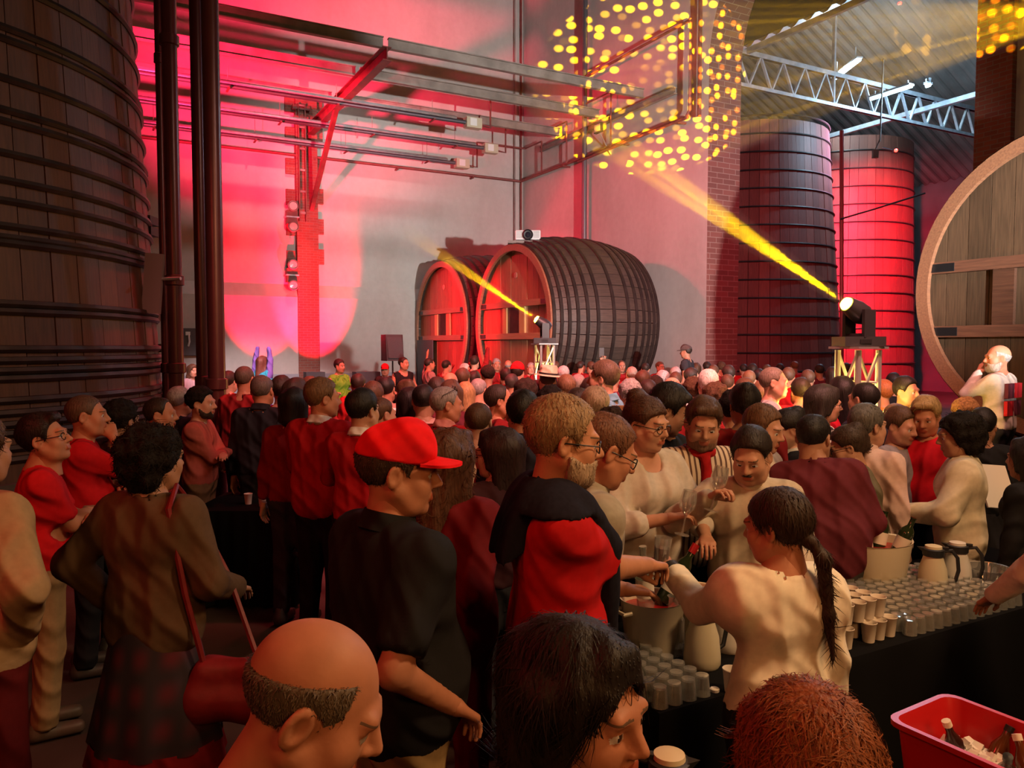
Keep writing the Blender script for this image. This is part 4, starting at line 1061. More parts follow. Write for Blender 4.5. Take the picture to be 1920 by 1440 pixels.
# ---------------------------------------------------------------- hair, in head coordinates
_hairs = {}
def hair_geo(style, h, seed=0):
    key = (style, h, seed)
    if key in _hairs: return _hairs[key]
    long_ = style in ('long', 'longwavy', 'bob', 'ponytail', 'blondlong', 'shoulder')
    f = Field((-.18, -.24, -.47 if long_ else -.19), (.18, .16, .24), h)
    x, y, z = f.grid([0, 0, 0], f.n)
    def shell(t, top=0.0):
        f.ball((0, -.018, .034 + top / 2), (.0775 + t, .098 + t, .089 + t + top), 0)
        if not long_ and t > .008:                        # shorter towards the neck and the ears
            f.f += ((t - .004) * np.clip((.055 - z) / .11, 0, 1) + 0 * x + 0 * y).astype(np.float32)
    def clip(pts, side=0.0):
        ys = np.array([p[0] for p in pts]); zs = np.array([p[1] for p in pts]); zc = np.interp(y, ys, zs)
        zc = zc + side * np.clip(1 - np.abs(x) / .055, 0, 1) * (y > .02)
        f.f = np.maximum(f.f, ((zc - z) * 0.75).astype(np.float32))
    std = [(-.13, -.062), (-.06, -.055), (-.035, -.03), (-.02, .022), (.012, .024), (.022, -.012), (.034, .004), (.048, .058), (.07, .080), (.12, .088)]
    if style in ('short', 'crop', 'buzz', 'curlyshort', 'tousled', 'side'):
        t = {'short': .014, 'crop': .009, 'buzz': .0045, 'curlyshort': .024, 'tousled': .020, 'side': .017}[style]
        shell(t, .006 if style in ('short', 'side') else (.014 if style == 'tousled' else 0))
        if style in ('tousled', 'side'): f.cone((-.03, .06, .105), (.04, .075, .10), .024, .02, .03)
        if style == 'curlyshort': f.wobble(.0060, 95, 105, 110, seed)
        else: f.wobble(.0022 if style != 'buzz' else .0004, 60, 55, 50, seed)
        clip(std)
    elif style == 'fringe':                               # bald crown with a ring of hair
        shell(.0030); f.wobble(.0005, 60, 55, 50, seed)
        clip([(-.13, -.085), (-.06, -.078), (-.035, -.045), (-.02, .016), (.012, .020), (.022, -.014), (.036, -.008), (.045, .012), (.05, .20)])
        top = .052 + .30 * (y + .02); f.f = np.maximum(f.f, ((z - top) * 0.8 + 0 * x).astype(np.float32))
    elif style == 'thin':                                 # receding
        shell(.008); f.wobble(.0018, 60, 55, 50, seed)
        clip([(-.13, -.085), (-.06, -.075), (-.035, -.045), (-.02, .018), (.012, .022), (.022, -.012), (.034, -.004), (.04, .05), (.055, .112), (.12, .115)])
    elif style == 'afro':
        f.ball((0, -.035, .048), (.135, .135, .128), 0); f.wobble(.007, 85, 92, 88, seed)
        clip([(-.2, -.13), (-.09, -.10), (-.03, -.08), (.0, -.06), (.02, -.035), (.04, .02), (.075, .058), (.16, .07)])
    elif style == 'curly':
        f.ball((0, -.03, .036), (.118, .128, .112), 0); f.ball((0, -.06, -.05), (.095, .07, .07), .05); f.wobble(.008, 75, 70, 80, seed)
        clip([(-.2, -.15), (-.06, -.125), (-.01, -.10), (.015, -.06), (.04, .01), (.075, .060), (.16, .07)])
    elif style in ('bun', 'updo'):
        shell(.015); f.wobble(.002, 55, 50, 45, seed); clip([(-.13, -.075), (-.06, -.06), (-.035, -.035), (-.02, .015), (.012, .020), (.022, .01), (.036, .015), (.05, .045), (.08, .068), (.12, .074)])
        if style == 'bun': f.ball((0, -.075, .115), (.052, .05, .046), .02)
        else: f.cone((0, -.10, -.02), (0, -.085, .10), .036, .042, .03)
    elif style in ('long', 'longwavy', 'shoulder', 'bob', 'blondlong'):
        shell(.017, .004)
        end = {'long': -.36, 'longwavy': -.34, 'shoulder': -.22, 'bob': -.135, 'blondlong': -.30}[style]; wd = .016 if style == 'longwavy' else 0
        f.cone((0, -.075, .03), (0, -.095 - wd, end + .05), .078, .062 + wd, .05)
        for s in (-1, 1):
            f.cone((s * .066, -.025, .03), (s * (.078 + wd), -.045, max(end + .04, -.26)), .034, .032 + wd, .04)
            f.cone((s * .06, .03, .06), (s * .078, .012, -.06), .02, .016, .025)
        f.cone((-.02, .06, .105), (.02, .06, .105), .018, .018, .03)
        f.wobble(.0055 if style == 'longwavy' else .0035, 70, 60, 14, seed)
        m_ = ((np.abs(x) < .060) & (y > .0)) ; zc = np.where(y > .03, np.interp(y, (.03, .06, .09, .13), (.03, .058, .07, .075)), -1.0)
        inner = np.sqrt((x / .064) ** 2 + ((y - .06) / .075) ** 2 + ((z + .02) / .094) ** 2) - 1
        f.f = np.maximum(f.f, (-inner * .06).astype(np.float32)); f.cut((0, 0, end), (0, 0, -1))
    elif style == 'ponytail':
        shell(.013); f.wobble(.002, 60, 55, 40, seed); clip([(-.13, -.07), (-.06, -.06), (-.035, -.035), (-.02, .018), (.012, .022), (.022, .0), (.036, .012), (.05, .045), (.08, .066), (.12, .072)])
        f.ball((0, -.105, -.045), .024, .015); f.cone((0, -.115, -.045), (.01, -.14, -.10), .018, .023, .01); f.cone((.01, -.14, -.10), (.018, -.13, -.28), .023, .020, .02); f.cone((.018, -.13, -.28), (.028, -.125, -.43), .020, .006, .02)
    g = Geo(*f.mesh()); _hairs[key] = g
    return g

def beard_geo(h, full):
    key = ('beard', h, full)
    if key in _hairs: return _hairs[key]
    f = Field((-.10, -.03, -.16), (.10, .14, .0), h)
    if full != 'moustache':
        t = .010 if full == 'full' else .0012
        f.ball((0, .028, -.03), (.063 + t, .067 + t, .087 + t), 0); f.cone((-.034, .042, -.083), (.034, .042, -.083), .031 + t, .031 + t, .03); f.ball((0, .068, -.102), (.026 + t, .022 + t, .020 + t), .025)
        for s in (-1, 1): f.cone((s * .062, .0, -.045), (s * .046, .03, -.085), .0235 + t, .0235 + t, .03)
        f.wobble(.0015, 70, 60, 60)
        x, y, z = f.grid([0, 0, 0], f.n); f.f = np.maximum(f.f, ((z - np.interp(y, (-.03, .02, .05, .075, .10), (-.028, -.035, -.052, -.046, -.045))) * .8 + 0 * x).astype(np.float32)); f.f = np.maximum(f.f, ((.002 - y) * .8 + 0 * x + 0 * z).astype(np.float32))
        f.ball((0, .098, -.064), (.022, .022, .0115), .004, 'sub')
    else:
        for s in (-1, 1): f.cone((s * .004, .100, -.0475), (s * .030, .082, -.060), .0075, .005, .004)
    g = Geo(*f.mesh()); _hairs[key] = g
    return g

def strands(g, n, length, width, curl, style, seed):
    """fine locks lying on the hair, in head coordinates"""
    rg = np.random.default_rng(seed); c = g.V[g.Q]; e1 = c[:, 2] - c[:, 0]; e2 = c[:, 3] - c[:, 1]; nr = np.cross(e1, e2); ar = np.linalg.norm(nr, axis=1); nr /= np.maximum(ar, 1e-9)[:, None]
    i = rg.choice(len(g.Q), n, p=ar / ar.sum()); w = rg.dirichlet((1, 1, 1, 1), n); p = (c[i] * w[:, :, None]).sum(1); nn = nr[i]
    whorl = np.array((0, -.05, .13))
    v = p - whorl
    if style in ('long', 'longwavy', 'shoulder', 'bob', 'blondlong', 'ponytail'): v = v * .4 + np.array((0, -.02, -.10))
    if style in ('updo', 'bun'): v = np.array((0, -.09, -.01)) - p * .3
    v = v - nn * (v * nn).sum(1)[:, None]; v /= np.maximum(np.linalg.norm(v, axis=1), 1e-6)[:, None]
    t = np.cross(nn, v)
    ang = rg.normal(0, .25 + curl * 1.4, n)[:, None]; v = v * np.cos(ang) + t * np.sin(ang); t = np.cross(nn, v)
    L = length * rg.uniform(.5, 1.3, n)[:, None]; L = np.where(((p[:, 1] > .03) & (v[:, 1] > 0.1))[:, None], np.minimum(L, .006 + .018 * curl), L); lift = rg.uniform(.0, .10 + curl * .45, n)[:, None]; W_ = width * rg.uniform(.6, 1.3, n)[:, None]
    sd = rg.normal(0, .25 + curl, n)[:, None]
    a0 = p - nn * .002; a1 = p + v * L * .5 + nn * (L * lift * .5 + .0012) + t * sd * L * .15; a2 = p + v * L + nn * (L * lift * (.55 - curl * .3) + .0008) + t * sd * L * .35; cv = 1 / .11; a1 = a1 - nn * (L * .5) ** 2 * cv / 2; a2 = a2 - nn * L ** 2 * cv / 2
    V = np.concatenate([a0 - t * W_, a0 + t * W_, a1 - t * W_ * .8, a1 + t * W_ * .8, a2 - t * W_ * .15, a2 + t * W_ * .15]); k = np.arange(n)
    Q = np.concatenate([np.stack([k, k + n, k + 3 * n, k + 2 * n], 1), np.stack([k + 2 * n, k + 3 * n, k + 5 * n, k + 4 * n], 1)])
    return Geo(V, Q)
STRAND = {'short': (.032, .25), 'crop': (.016, .25), 'buzz': (.007, .2), 'curlyshort': (.024, .8), 'tousled': (.045, .4), 'side': (.045, .25), 'fringe': (.011, .25), 'thin': (.018, .25), 'afro': (.03, 1.3), 'curly': (.042, 1.1), 'bun': (.04, .2), 'updo': (.04, .15), 'long': (.07, .12), 'longwavy': (.06, .5), 'shoulder': (.065, .15), 'bob': (.08, .10), 'blondlong': (.07, .12), 'ponytail': (.05, .12)}

# ---------------------------------------------------------------- the figure
def ik(sh, hand, l1, l2, pole):
    sh, hand, pole = map(np.array, (sh, hand, pole)); d = hand - sh; L = np.linalg.norm(d); mx = (l1 + l2) * 0.995
    if L > mx: hand = sh + d / L * mx; d = hand - sh; L = mx
    u = d / L; a = (l1 * l1 - l2 * l2 + L * L) / (2 * L); hh = math.sqrt(max(l1 * l1 - a * a, 0)); p = pole - u * (pole @ u); p = p / max(np.linalg.norm(p), 1e-6)
    return sh + u * a + p * hh, hand

ARMS = {  # hand target and elbow direction for the right arm (x to the person's right), metres for a 1.75 m person
    'down': ((.27, .03, .84), (.4, -1, 0)), 'fwd': ((.13, .30, 1.14), (.9, -.6, -.5)), 'chest': ((.06, .26, 1.24), (.9, -.3, -.6)),
    'akimbo': ((.20, .02, 1.02), (1, -.5, 0)), 'folded': ((-.10, .22, 1.20), (.8, .1, -.7)), 'up': ((.26, .10, 1.98), (1, .2, .2)), 'chin': ((.05, .17, 1.50), (.5, .4, -1)),
    'bent': ((.22, .24, 1.06), (.4, -1, -.2)), 'back': ((.06, -.17, .95), (1, -.5, 0)), 'phone': ((.12, .34, 1.66), (.8, .1, -.7)), 'overhead': ((.12, .05, 2.02), (1, .2, .1)),
}

def make_person(px, py, d, face, label, skin=(.50, .30, .21), hair='short', hcol=(.05, .035, .025), top=(.3, .02, .02), bottom=(.03, .03, .04),
                arms=('down', 'down'), hy=0, hp=0, hr=0, lean=0, side=0, sleeve='long', kind='m', fat=0.0, group=None, res=None, collar=None, glasses=None,
                legs='trousers', beard=None, bcol=None, top_mat=None, top_label=None, z_c=None, hem=.93, hscale=1.06, targets=None, curls=(0.35, 0.35), shoes=(.05, .04, .035),
                extras=None, foot_z=0.0, neck_deep=False, puff=0.0, stance=0.0, belt=None, hat=None, loose=.012, coat=False, slim=0.0):
    """px, py: where the middle of the head is seen; d: metres ahead; face: 0 away, 90 right, 180 to the camera"""
    hc = at(px, py, d)
    zc = (z_c if z_c else hc.z) - foot_z
    if res is None: res = .0155 if d < 3.4 else (.019 if d < 5.2 else (.028 if d < 8 else .042))
    hres = .0042 if d < 1.6 else (.0052 if d < 3.4 else (.0070 if d < 5.2 else (.0095 if d < 8 else .015)))
    f_ = 1.0 + fat; wm = (1.0 if kind == 'm' else 0.90) * (1 - slim)
    J = dict(pel=(0, 0, .96), waist=(0, .005, 1.10), chest=(0, .0, 1.31), nb=(0, -.015, 1.475), head=(0, .028, 1.640), sr=(.178 * wm, -.005, 1.42), sl=(-.178 * wm, -.005, 1.42),
             hr=(.088, 0, .93), hl=(-.088, 0, .93), kr=(.098 + stance, .015, .50), kl=(-.098 - stance, .015, .50), ar=(.105 + stance, -.02, .085), al=(-.105 - stance, -.02, .085))
    J = {k: np.array(v, float) for k, v in J.items()}
    RL = np.array(Matrix.Rotation(R(-lean), 3, 'X') @ Matrix.Rotation(R(side), 3, 'Y'))
    piv = J['pel'].copy()
    for k in ('waist', 'chest', 'nb', 'head', 'sr', 'sl'):
        q = RL if k != 'waist' else np.array(Matrix.Rotation(R(-lean * .5), 3, 'X')); J[k] = piv + q @ (J[k] - piv)
    S = zc / J['head'][2]
    # world <-> figure
    base = Vector((hc.x, hc.y, foot_z)); rz = Matrix.Rotation(R(-face), 3, 'Z')
    off = rz @ Vector((J['head'][0] * S, J['head'][1] * S, 0)); base = base - off
    Winv = (T(base) @ rz.to_4x4()).inverted()
    l1, l2 = .285, .255
    hands = []
    for i, s in enumerate((1, -1)):
        a = arms[i]; sh = J['sr'] if s > 0 else J['sl']
        if isinstance(a, str):
            t_, p_ = ARMS[a]; t_ = np.array((s * t_[0], t_[1], t_[2]), float); p_ = np.array((s * p_[0], p_[1], p_[2]), float)
            if a not in ('down', 'bent'): t_ = piv + RL @ (t_ - piv)
            elif lean: t_ = t_ + np.array((0, math.sin(R(lean)) * .35, 0))
        else:                                                # a point in the hall
            t_ = np.array(Winv @ Vector(a[0])) / S; p_ = np.array(a[1], float)
            if len(a) > 2:
                dl = np.linalg.norm(t_ - sh); k_ = max(1.0, dl / (l1 + l2)); 
        e, w = ik(sh, t_, l1, l2, p_); hands.append((sh, e, w))
    def body_field(off, arm_to, legs_on, lo_z, hi_z, trunk=True, armr=1.0, rs=None):
        pts = [J['nb'], J['head'], J['pel'], J['sr'], J['sl']] + [q for hnd in hands for q in hnd]
        if legs_on: pts += [J['kr'], J['kl'], J['ar'], J['al']]
        P = np.array(pts); lo = P.min(0) - .26 * f_; hi = P.max(0) + .26 * f_; lo[2] = max(lo[2], lo_z); hi[2] = min(hi[2], hi_z)
        F_ = Field(lo * S, hi * S, rs or res)
        def c(a, b, r1, r2, k=.04): F_.cone(np.array(a) * S, np.array(b) * S, r1 * S + off, r2 * S + off, k * S)
        if trunk:
            ch = J['chest']; wa = J['waist']; pe = J['pel']; X = RL @ np.array((1, 0, 0))
            c(ch - X * .085 * wm, ch + X * .085 * wm, .110 * (1 + fat * .4) * (1 - slim), .110 * (1 + fat * .4) * (1 - slim), 0)
            up = J['nb'] * .45 + ch * .55
            c(up - X * .10 * wm, up + X * .10 * wm, .085, .085, .06)
            hg_ = 1.13 if off > 0 else 1.0
            c(wa - X * .055 * wm * f_ * hg_, wa + X * .055 * wm * f_ * hg_, .104 * f_ * hg_ * (1 - slim), .104 * f_ * hg_ * (1 - slim), .10)
            c(pe - X * .07, pe + X * .07, .118 * (1 + fat * .5), .118 * (1 + fat * .5), .08)
            if fat > .12: b_ = wa + RL @ np.array((0, .06 * fat / .25, -.03)); F_.ball(b_ * S, (.15 * f_ * S + off, .13 * f_ * S + off, .14 * f_ * S + off), .08)
            if kind == 'f':
                for s in (-1, 1): F_.ball((ch + RL @ np.array((s * .07, .085, .0))) * S, (.056 if not coat else .035) * S + off, .06 * S)
            for sh in (J['sr'], J['sl']): c(J['nb'] + (sh - J['nb']) * .12 - RL @ np.array((0, 0, .012)), sh, .047, .054 * (1 + fat * .3), .05)
        for (sh, e, w) in hands:
            if arm_to <= 0: continue
            a = min(1.0, arm_to * 2) if arm_to < .5 else 1.0
            r_e = .041 * (1 + fat * .25) * armr
            c(sh, sh + (e - sh) * a, .053 * (1 + fat * .3) * armr, .053 * (1 - a) + r_e * a, .04)
            if arm_to > .5: b_ = (arm_to - .5) * 2; c(e, e + (w - e) * b_, r_e, (.029 * b_ + r_e * (1 - b_)) * (1.0 if armr == 1 else 1.08), .02)
        if legs_on:
            for h_, k_, a_ in ((J['hr'], J['kr'], J['ar']), (J['hl'], J['kl'], J['al'])):
                c(h_, k_, .090 * (1 + fat * .4), .060, .03); c(k_, a_, .060, .046, .03)
        return F_
    # ---- skin: head, neck, trunk, arms and hands
    F_ = body_field(0.0, 1.0, legs == 'bare', .95, 9, rs=res * (1.9 if sleeve == 'long' and d > 3.4 else 1.0))
    F_.cone(J['nb'] * S, (J['nb'] * .35 + J['head'] * .65) * S, .060 * S, .056 * S, .05)
    g = Geo(*F_.mesh())
    hs = hscale * (0.97 if kind == 'f' else 1.0) * (0.5 + 0.5 * S)
    HM = T(Vector(J['head'] * S)) @ Matrix.Rotation(R(-hy), 4, 'Z') @ Matrix.Rotation(R(-hp), 4, 'X') @ Matrix.Rotation(R(hr), 4, 'Y') @ Matrix.Scale(hs, 4)
    g = g.join(head_geo(hres, kind).moved(HM))
    hand_h = .0052 if d < 3.0 else (.0072 if d < 6 else (.0100 if d < 9 else .013))
    if d < 14:
        for i, (sh, e, w) in enumerate(hands):
            s = 1 if i == 0 else -1
            dr = Vector(w - e).normalized(); up = Vector((0, 0, 1)) if abs(dr.z) < .8 else Vector((s * 1.0, 0.2, 0))
            xa = dr.cross(up).normalized(); za = xa.cross(dr)
            m_ = Matrix((xa, dr, za)).transposed().to_4x4(); m_.translation = Vector(w * S)
            if s < 0: m_ = m_ @ Matrix.Scale(-1, 4, (1, 0, 0))
            g = g.join(hand_geo(hand_h, curls[i], 1.0 if curls[i] > .6 else 0.0).moved(m_ @ Matrix.Scale(S * (1 if kind == 'm' else .92), 4)))
    o = link('person', g.mesh('person', [M_SKIN, M_LIP, M_EYE, M_IRIS, M_BROW]), None, T(base) @ rz.to_4x4())
    o.color = (*skin, 1); tag(o, label, 'person', group)
    def child(nm, geo, mats, col, lab=None, parent=o):
        c_ = link(nm, geo.mesh(nm, mats), parent); c_.color = (*col, 1)
        if lab: c_['label'] = lab
        return c_
    # ---- hair and beard
    if hair:
        hg = hair_geo(hair, hres * 1.4, (len(label) % 5) * .7)
        if d < 7.6:
            ns = 4400 if d < 1.6 else (1600 if d < 3.4 else (650 if d < 5.3 else 120)); ln_, cu_ = STRAND[hair]
            hg = hg.join(strands(hg, ns, ln_, .0011 if d < 1.6 else (.0016 if d < 5.3 else .0025), cu_, hair, len(label)))
        child('hair', hg.moved(HM), [M_CURL if hair in ('afro', 'curly', 'curlyshort') else M_HAIR], hcol)
    if beard:
        bg_ = beard_geo(hres, beard)
        if d < 5.3 and beard == 'full': bg_ = bg_.join(strands(bg_, 900, .020, .0013, .35, 'short', 3))
        child('beard', bg_.moved(HM), [M_HAIR], bcol or hcol)
    # ---- top
    if top is not None:
        at_ = {'long': .97, 'short': .30, 'half': .42, 'none': 0.0, 'elbow': .52, 'forearm': .72, 'wrist': .88}[sleeve]
        F_ = body_field(loose, at_, False, hem - .12, 9, True, 1.12 if sleeve != 'long' else 1.15)
        if puff:
            for (sh, e, w) in hands: F_.ball((sh * .80 + e * .20) * S, (.082 * S + puff, .082 * S + puff, .090 * S + puff), .04)
        for (sh, e, w) in hands:
            if 0 < at_ < .5:
                q = sh + (e - sh) * at_ * 2; n_ = (e - sh) / np.linalg.norm(e - sh)
                i0, i1 = F_.sub(q * S - .13, q * S + .13); x, y, z = F_.grid(i0, i1); dd = (x - q[0] * S) * n_[0] + (y - q[1] * S) * n_[1] + (z - q[2] * S) * n_[2]
                sl = np.s_[i0[0]:i1[0], i0[1]:i1[1], i0[2]:i1[2]]; rad = np.sqrt((x - q[0] * S) ** 2 + (y - q[1] * S) ** 2 + (z - q[2] * S) ** 2)
                F_.f[sl] = np.where((rad < .115) & (dd > 0), np.maximum(F_.f[sl], dd), F_.f[sl])
        F_.folds(.006 if d < 5.5 else .005, len(label) * .37)
        pc_ = J['pel'] * S + np.array((0, 0, (hem - .96) * S)); F_.cut(pc_, (0, 0, -1))
        F_.cone((J['nb'] - np.array((0, 0, .05))) * S, (J['nb'] + np.array((0, .006, .016))) * S, .078 * S, .068 * S, .03)
        F_.cone(J['nb'] * S + (np.array((0, .045, -.06)) * S if neck_deep else 0), (J['head'] + np.array((0, .05 if neck_deep else .012, .0))) * S, .060 * S + .002, .085 * S, .014, 'sub')
        child('shirt' if not coat else 'jacket', Geo(*F_.mesh()), [top_mat or M_CLOTH], top, top_label)
    if collar is not None:
        nb = J['nb'] * S; hd = J['head'] * S; n_ = 22; vs = []; ax = Vector(hd - nb).normalized()
        m = MB(); xa = Vector((1, 0, 0)); ya = ax.cross(xa).normalized(); xa = ya.cross(ax)
        rows = ((.080, -.022), (.069, .034), (.074, .036), (.089, -.016))
        for r_, t_ in rows:
            for k in range(n_):
                a = 2 * math.pi * (k + .5) / n_ ; dz = -.012 * math.cos(a - math.pi / 2) if True else 0
                p_ = Vector(nb) + ax * (t_ * S + .018) + (xa * math.cos(a) + ya * math.sin(a)) * r_ * S; vs.append(p_)
        fs = [(i * n_ + k, i * n_ + (k + 1) % n_, (i + 1) * n_ + (k + 1) % n_, (i + 1) * n_ + k) for i in range(3) for k in range(n_)]
        c_ = m.add(vs, fs).build('collar', M_CLOTH, o, smooth=True); c_.color = (*collar, 1)
    # ---- bottom
    if legs == 'trousers' or legs == 'shorts':
        lo = np.array((-.28 - stance, -.22, (.05 if d < 7.5 else -.06) if legs == 'trousers' else .46)) ; hi = np.array((.28 + stance, .24, 1.10)); F_ = Field(lo * S, hi * S, max(res * 1.4, .022) if d < 5 else .042)
        for h_, k_, a_ in ((J['hr'], J['kr'], J['ar']), (J['hl'], J['kl'], J['al'])):
            F_.cone(h_ * S, k_ * S, (.098 * (1 + fat * .4)) * S + .006, .070 * S + .006, .02); F_.cone(k_ * S, (a_ if d < 7.5 else a_ * np.array((1, 1, .3))) * S, .070 * S + .006, .060 * S + .006, .03)
        F_.cone((J['pel'] - np.array((.072, 0, 0))) * S, (J['pel'] + np.array((.072, 0, 0))) * S, .124 * (1 + fat * .5) * S, .124 * (1 + fat * .5) * S, .05)
        F_.cone((J['waist'] * .7 + J['pel'] * .3 - np.array((.055, 0, 0))) * S, (J['waist'] * .7 + J['pel'] * .3 + np.array((.055, 0, 0))) * S, .112 * f_ * S, .112 * f_ * S, .06)
        F_.cut((0, 0, 1.02 * S), (0, 0, 1)); F_.wobble(.003, 20, 22, 14, 1.0)
        if legs == 'shorts': F_.cut((0, 0, .50 * S), (0, 0, -1))
        else: F_.cut((0, 0, .06 if d < 7.5 else .004), (0, 0, -1))
        child(legs, Geo(*F_.mesh()), [M_CLOTH], bottom)
    elif legs == 'skirt':
        m = MB(); n_ = 48; rows = ((1.06, .120), (.98, .165), (.70, .215), (.35, .27), (.02, .31)); vs = []
        for z_, r_ in rows:
            for k in range(n_):
                a = 2 * math.pi * k / n_; fo = 1 + .05 * math.sin(9 * a) * (1.06 - z_); vs.append((r_ * S * fo * math.cos(a), r_ * .82 * S * fo * math.sin(a), z_ * S))
        m.add(vs, [(i * n_ + k, i * n_ + (k + 1) % n_, (i + 1) * n_ + (k + 1) % n_, (i + 1) * n_ + k) for i in range(4) for k in range(n_)])
        c_ = m.build('skirt', bottom if not isinstance(bottom, tuple) else M_CLOTH, o, smooth=True)
        if isinstance(bottom, tuple): c_.color = (*bottom, 1)
    if legs and d < 7.5:
        for a_ in (J['ar'], J['al']):
            F_ = Field((-.07, -.12, -.01), (.07, .24, .14), .024); F_.cone((0, -.045, .045), (0, .15, .035), .047, .042, 0); F_.cone((0, -.03, .06), (0, -.02, .12), .045, .042, .03); F_.cut((0, 0, .004), (0, 0, -1))
            child('shoe', Geo(*F_.mesh()).moved(T(Vector((a_[0] * S, a_[1] * S, 0)))), [M_SHOE], shoes)
    # ---- glasses
    if glasses is not None:
        m = MB()
        for s in (-1, 1):
            m.tube([(s * .033 + .024 * math.cos(2 * math.pi * k / 14), .101 - .006 * abs(math.cos(2 * math.pi * k / 14)), -.004 + .018 * math.sin(2 * math.pi * k / 14)) for k in range(14)], .0022, 5, closed=True)
            m.tube([(s * .057, .096, 0), (s * .080, .05, .003), (s * .084, -.012, .004), (s * .083, -.03, -.012)], .002, 5)
        m.tube([(-.010, .104, 0), (0, .107, .002), (.010, .104, 0)], .002, 5)
        m.xform(HM if glasses != 'up' else HM @ T((0, -.035, .075)) @ RX(25)).build('glasses', M_BLACKMETAL, o, smooth=True)
    if hat == 'cap' or (isinstance(hat, tuple) and hat[0] == 'cap'):
        col = hat[1]; F_ = Field((-.12, -.14, .0), (.12, .24, .20), max(hres, .006))
        F_.ball((0, -.016, .048), (.089, .109, .092), 0); F_.ball((0, .03, .075), (.07, .06, .072), .05); F_.cut((0, 0, .036), (0, -.10, -1)); 
        gq = Geo(*F_.mesh()); cp = child('cap', gq.moved(HM), [M_CLOTH], col)
        m = MB(); n_ = 14; vs = []
        for zq in (.040, .048):
            for i in range(n_):
                a = math.pi * i / (n_ - 1)
                for rr_ in (0.0, 1.0): vs.append((math.cos(a) * (.080 + .006 * rr_), .055 + math.sin(a) * (.035 + rr_ * .085), zq - rr_ * .012 * math.sin(a) - .012 * math.cos(a) ** 2))
        q = 2 * n_; fs = []
        for i in range(n_ - 1):
            o_ = 2 * i; fs += [(o_, o_ + 1, o_ + 3, o_ + 2), (q + o_, q + o_ + 2, q + o_ + 3, q + o_ + 1), (o_ + 1, q + o_ + 1, q + o_ + 3, o_ + 3)]
        bm_ = m.add(vs, fs).xform(HM).build('visor', M_CLOTH, cp, smooth=True); bm_.color = (*col, 1)
    if isinstance(hat, tuple) and hat[0] == 'fedora':
        col = hat[1]
        cp = MB().lathe([(.155, .040), (.150, .048), (.105, .050), (.100, .058), (.094, .13), (.080, .148), (.04, .142), (0, .135)], 26).xform(HM @ T((0, -.015, .012)) @ Matrix.Diagonal((.95, 1.1, 1, 1))).build('hat', M_CLOTH, o, smooth=True); cp.color = (*col, 1)
        b_ = MB().lathe([(.1035, .052), (.1025, .072)], 26, cap0=False, cap1=False).xform(HM @ T((0, -.015, .012)) @ Matrix.Diagonal((.95, 1.1, 1, 1))).build('hat_band', M_BLACK, cp, smooth=True)
    info = dict(o=o, S=S, J=J, hands=hands, HM=HM, base=base, rz=rz, M=T(base) @ rz.to_4x4())
    return info
# ================================================================== the people in the picture
PALE = (.48, .25, .165); TAN = (.36, .18, .11); RUDDY = (.44, .19, .11); OLIVE = (.40, .25, .17)
BLACKH = (.012, .009, .008); DARK = (.03, .019, .013); BROWN = (.085, .045, .024); LBROWN = (.16, .09, .045); BLOND = (.34, .21, .09); GREY = (.27, .25, .24); WHITEH = (.58, .56, .53); GINGER = (.26, .075, .022)
REDC = (.42, .012, .014); DRED = (.22, .012, .014); CREAM = (.62, .50, .36); WHITEC = (.70, .69, .66); BLK = (.012, .012, .014); NAVY = (.018, .02, .035); GREYC = (.22, .22, .22); BEIGE = (.46, .37, .26); MAROON = (.12, .02, .03); BLUE = (.16, .34, .48); PINKC = (.52, .30, .28); KHAKI = (.30, .20, .09)
P = make_person

# ---- nearest people
bald = P(590, 1318, 1.20, 84, 'balding man with a shaved ring of hair, face in profile, closest to the bottom edge', skin=RUDDY, hair='fringe', hcol=(.11, .085, .06), top=(.12, .10, .05), hp=26, lean=6, hscale=1.12, arms=('down', 'down'), collar=(.12, .10, .05))
blackhair = P(1092, 1328, 1.24, 100, 'woman with loose black hair looking down, face in profile, at the bottom edge', skin=RUDDY, hair='bob', hcol=BLACKH, top=BLK, kind='f', hp=4, hy=28, lean=8, hscale=1.12, arms=('bent', 'chest'), curls=(.4, .5))
ginger = P(1514, 1492, 1.07, -12, 'person with a ginger crop of hair seen from behind at the bottom edge', skin=TAN, hair='tousled', hcol=GINGER, top=(.06, .015, .015), kind='f', hp=16, hscale=1.10)
capman = P(748, 884, 2.25, 50, 'man in a bright red baseball cap and black shirt', skin=RUDDY, hair='crop', hcol=(.06, .04, .03), top=BLK, bottom=KHAKI, sleeve='half', fat=.17, hy=32, hp=4, hat=('cap', (.80, .010, .016)), arms=((at(848, 1322, 2.10), (.25, -1, 0)), 'down'), curls=(.45, .4), collar=BLK, loose=.02, hem=.80, hscale=1.05)
afro = P(292, 862, 3.05, 14, 'woman with thick dark curly hair in a brown jacket, red bag on her shoulder', skin=TAN, hair='curly', hcol=BLACKH, top=(.095, .055, .03), bottom=None, legs='skirt' if False else None, kind='f', arms=('bent', 'akimbo'), hy=18, coat=True, hem=.70, loose=.02)
tan = P(-42, 845, 2.75, 20, 'person in a cream quilted jacket cut off by the photo edge', skin=TAN, hair='short', hcol=BROWN, top=(.36, .25, .14), bottom=(.10, .008, .01), kind='f', arms=('akimbo', 'down'), coat=True, hem=.82, loose=.024, sleeve='long')
polo = P(1058, 828, 2.40, 84, 'grey haired bearded man in a red polo with a dark sweater over his shoulders', skin=(.48, .22, .125), hair='short', hcol=(.34, .22, .12), beard='full', bcol=(.42, .31, .22), top=(.46, .008, .012), bottom=(.28, .18, .075), sleeve='half', fat=.10, hp=6, hy=0, glasses=1, arms=((at(1212, 1060, 2.62), (.5, -.1, -1)), 'down'), curls=(.75, .3), hem=.84, hscale=1.03)
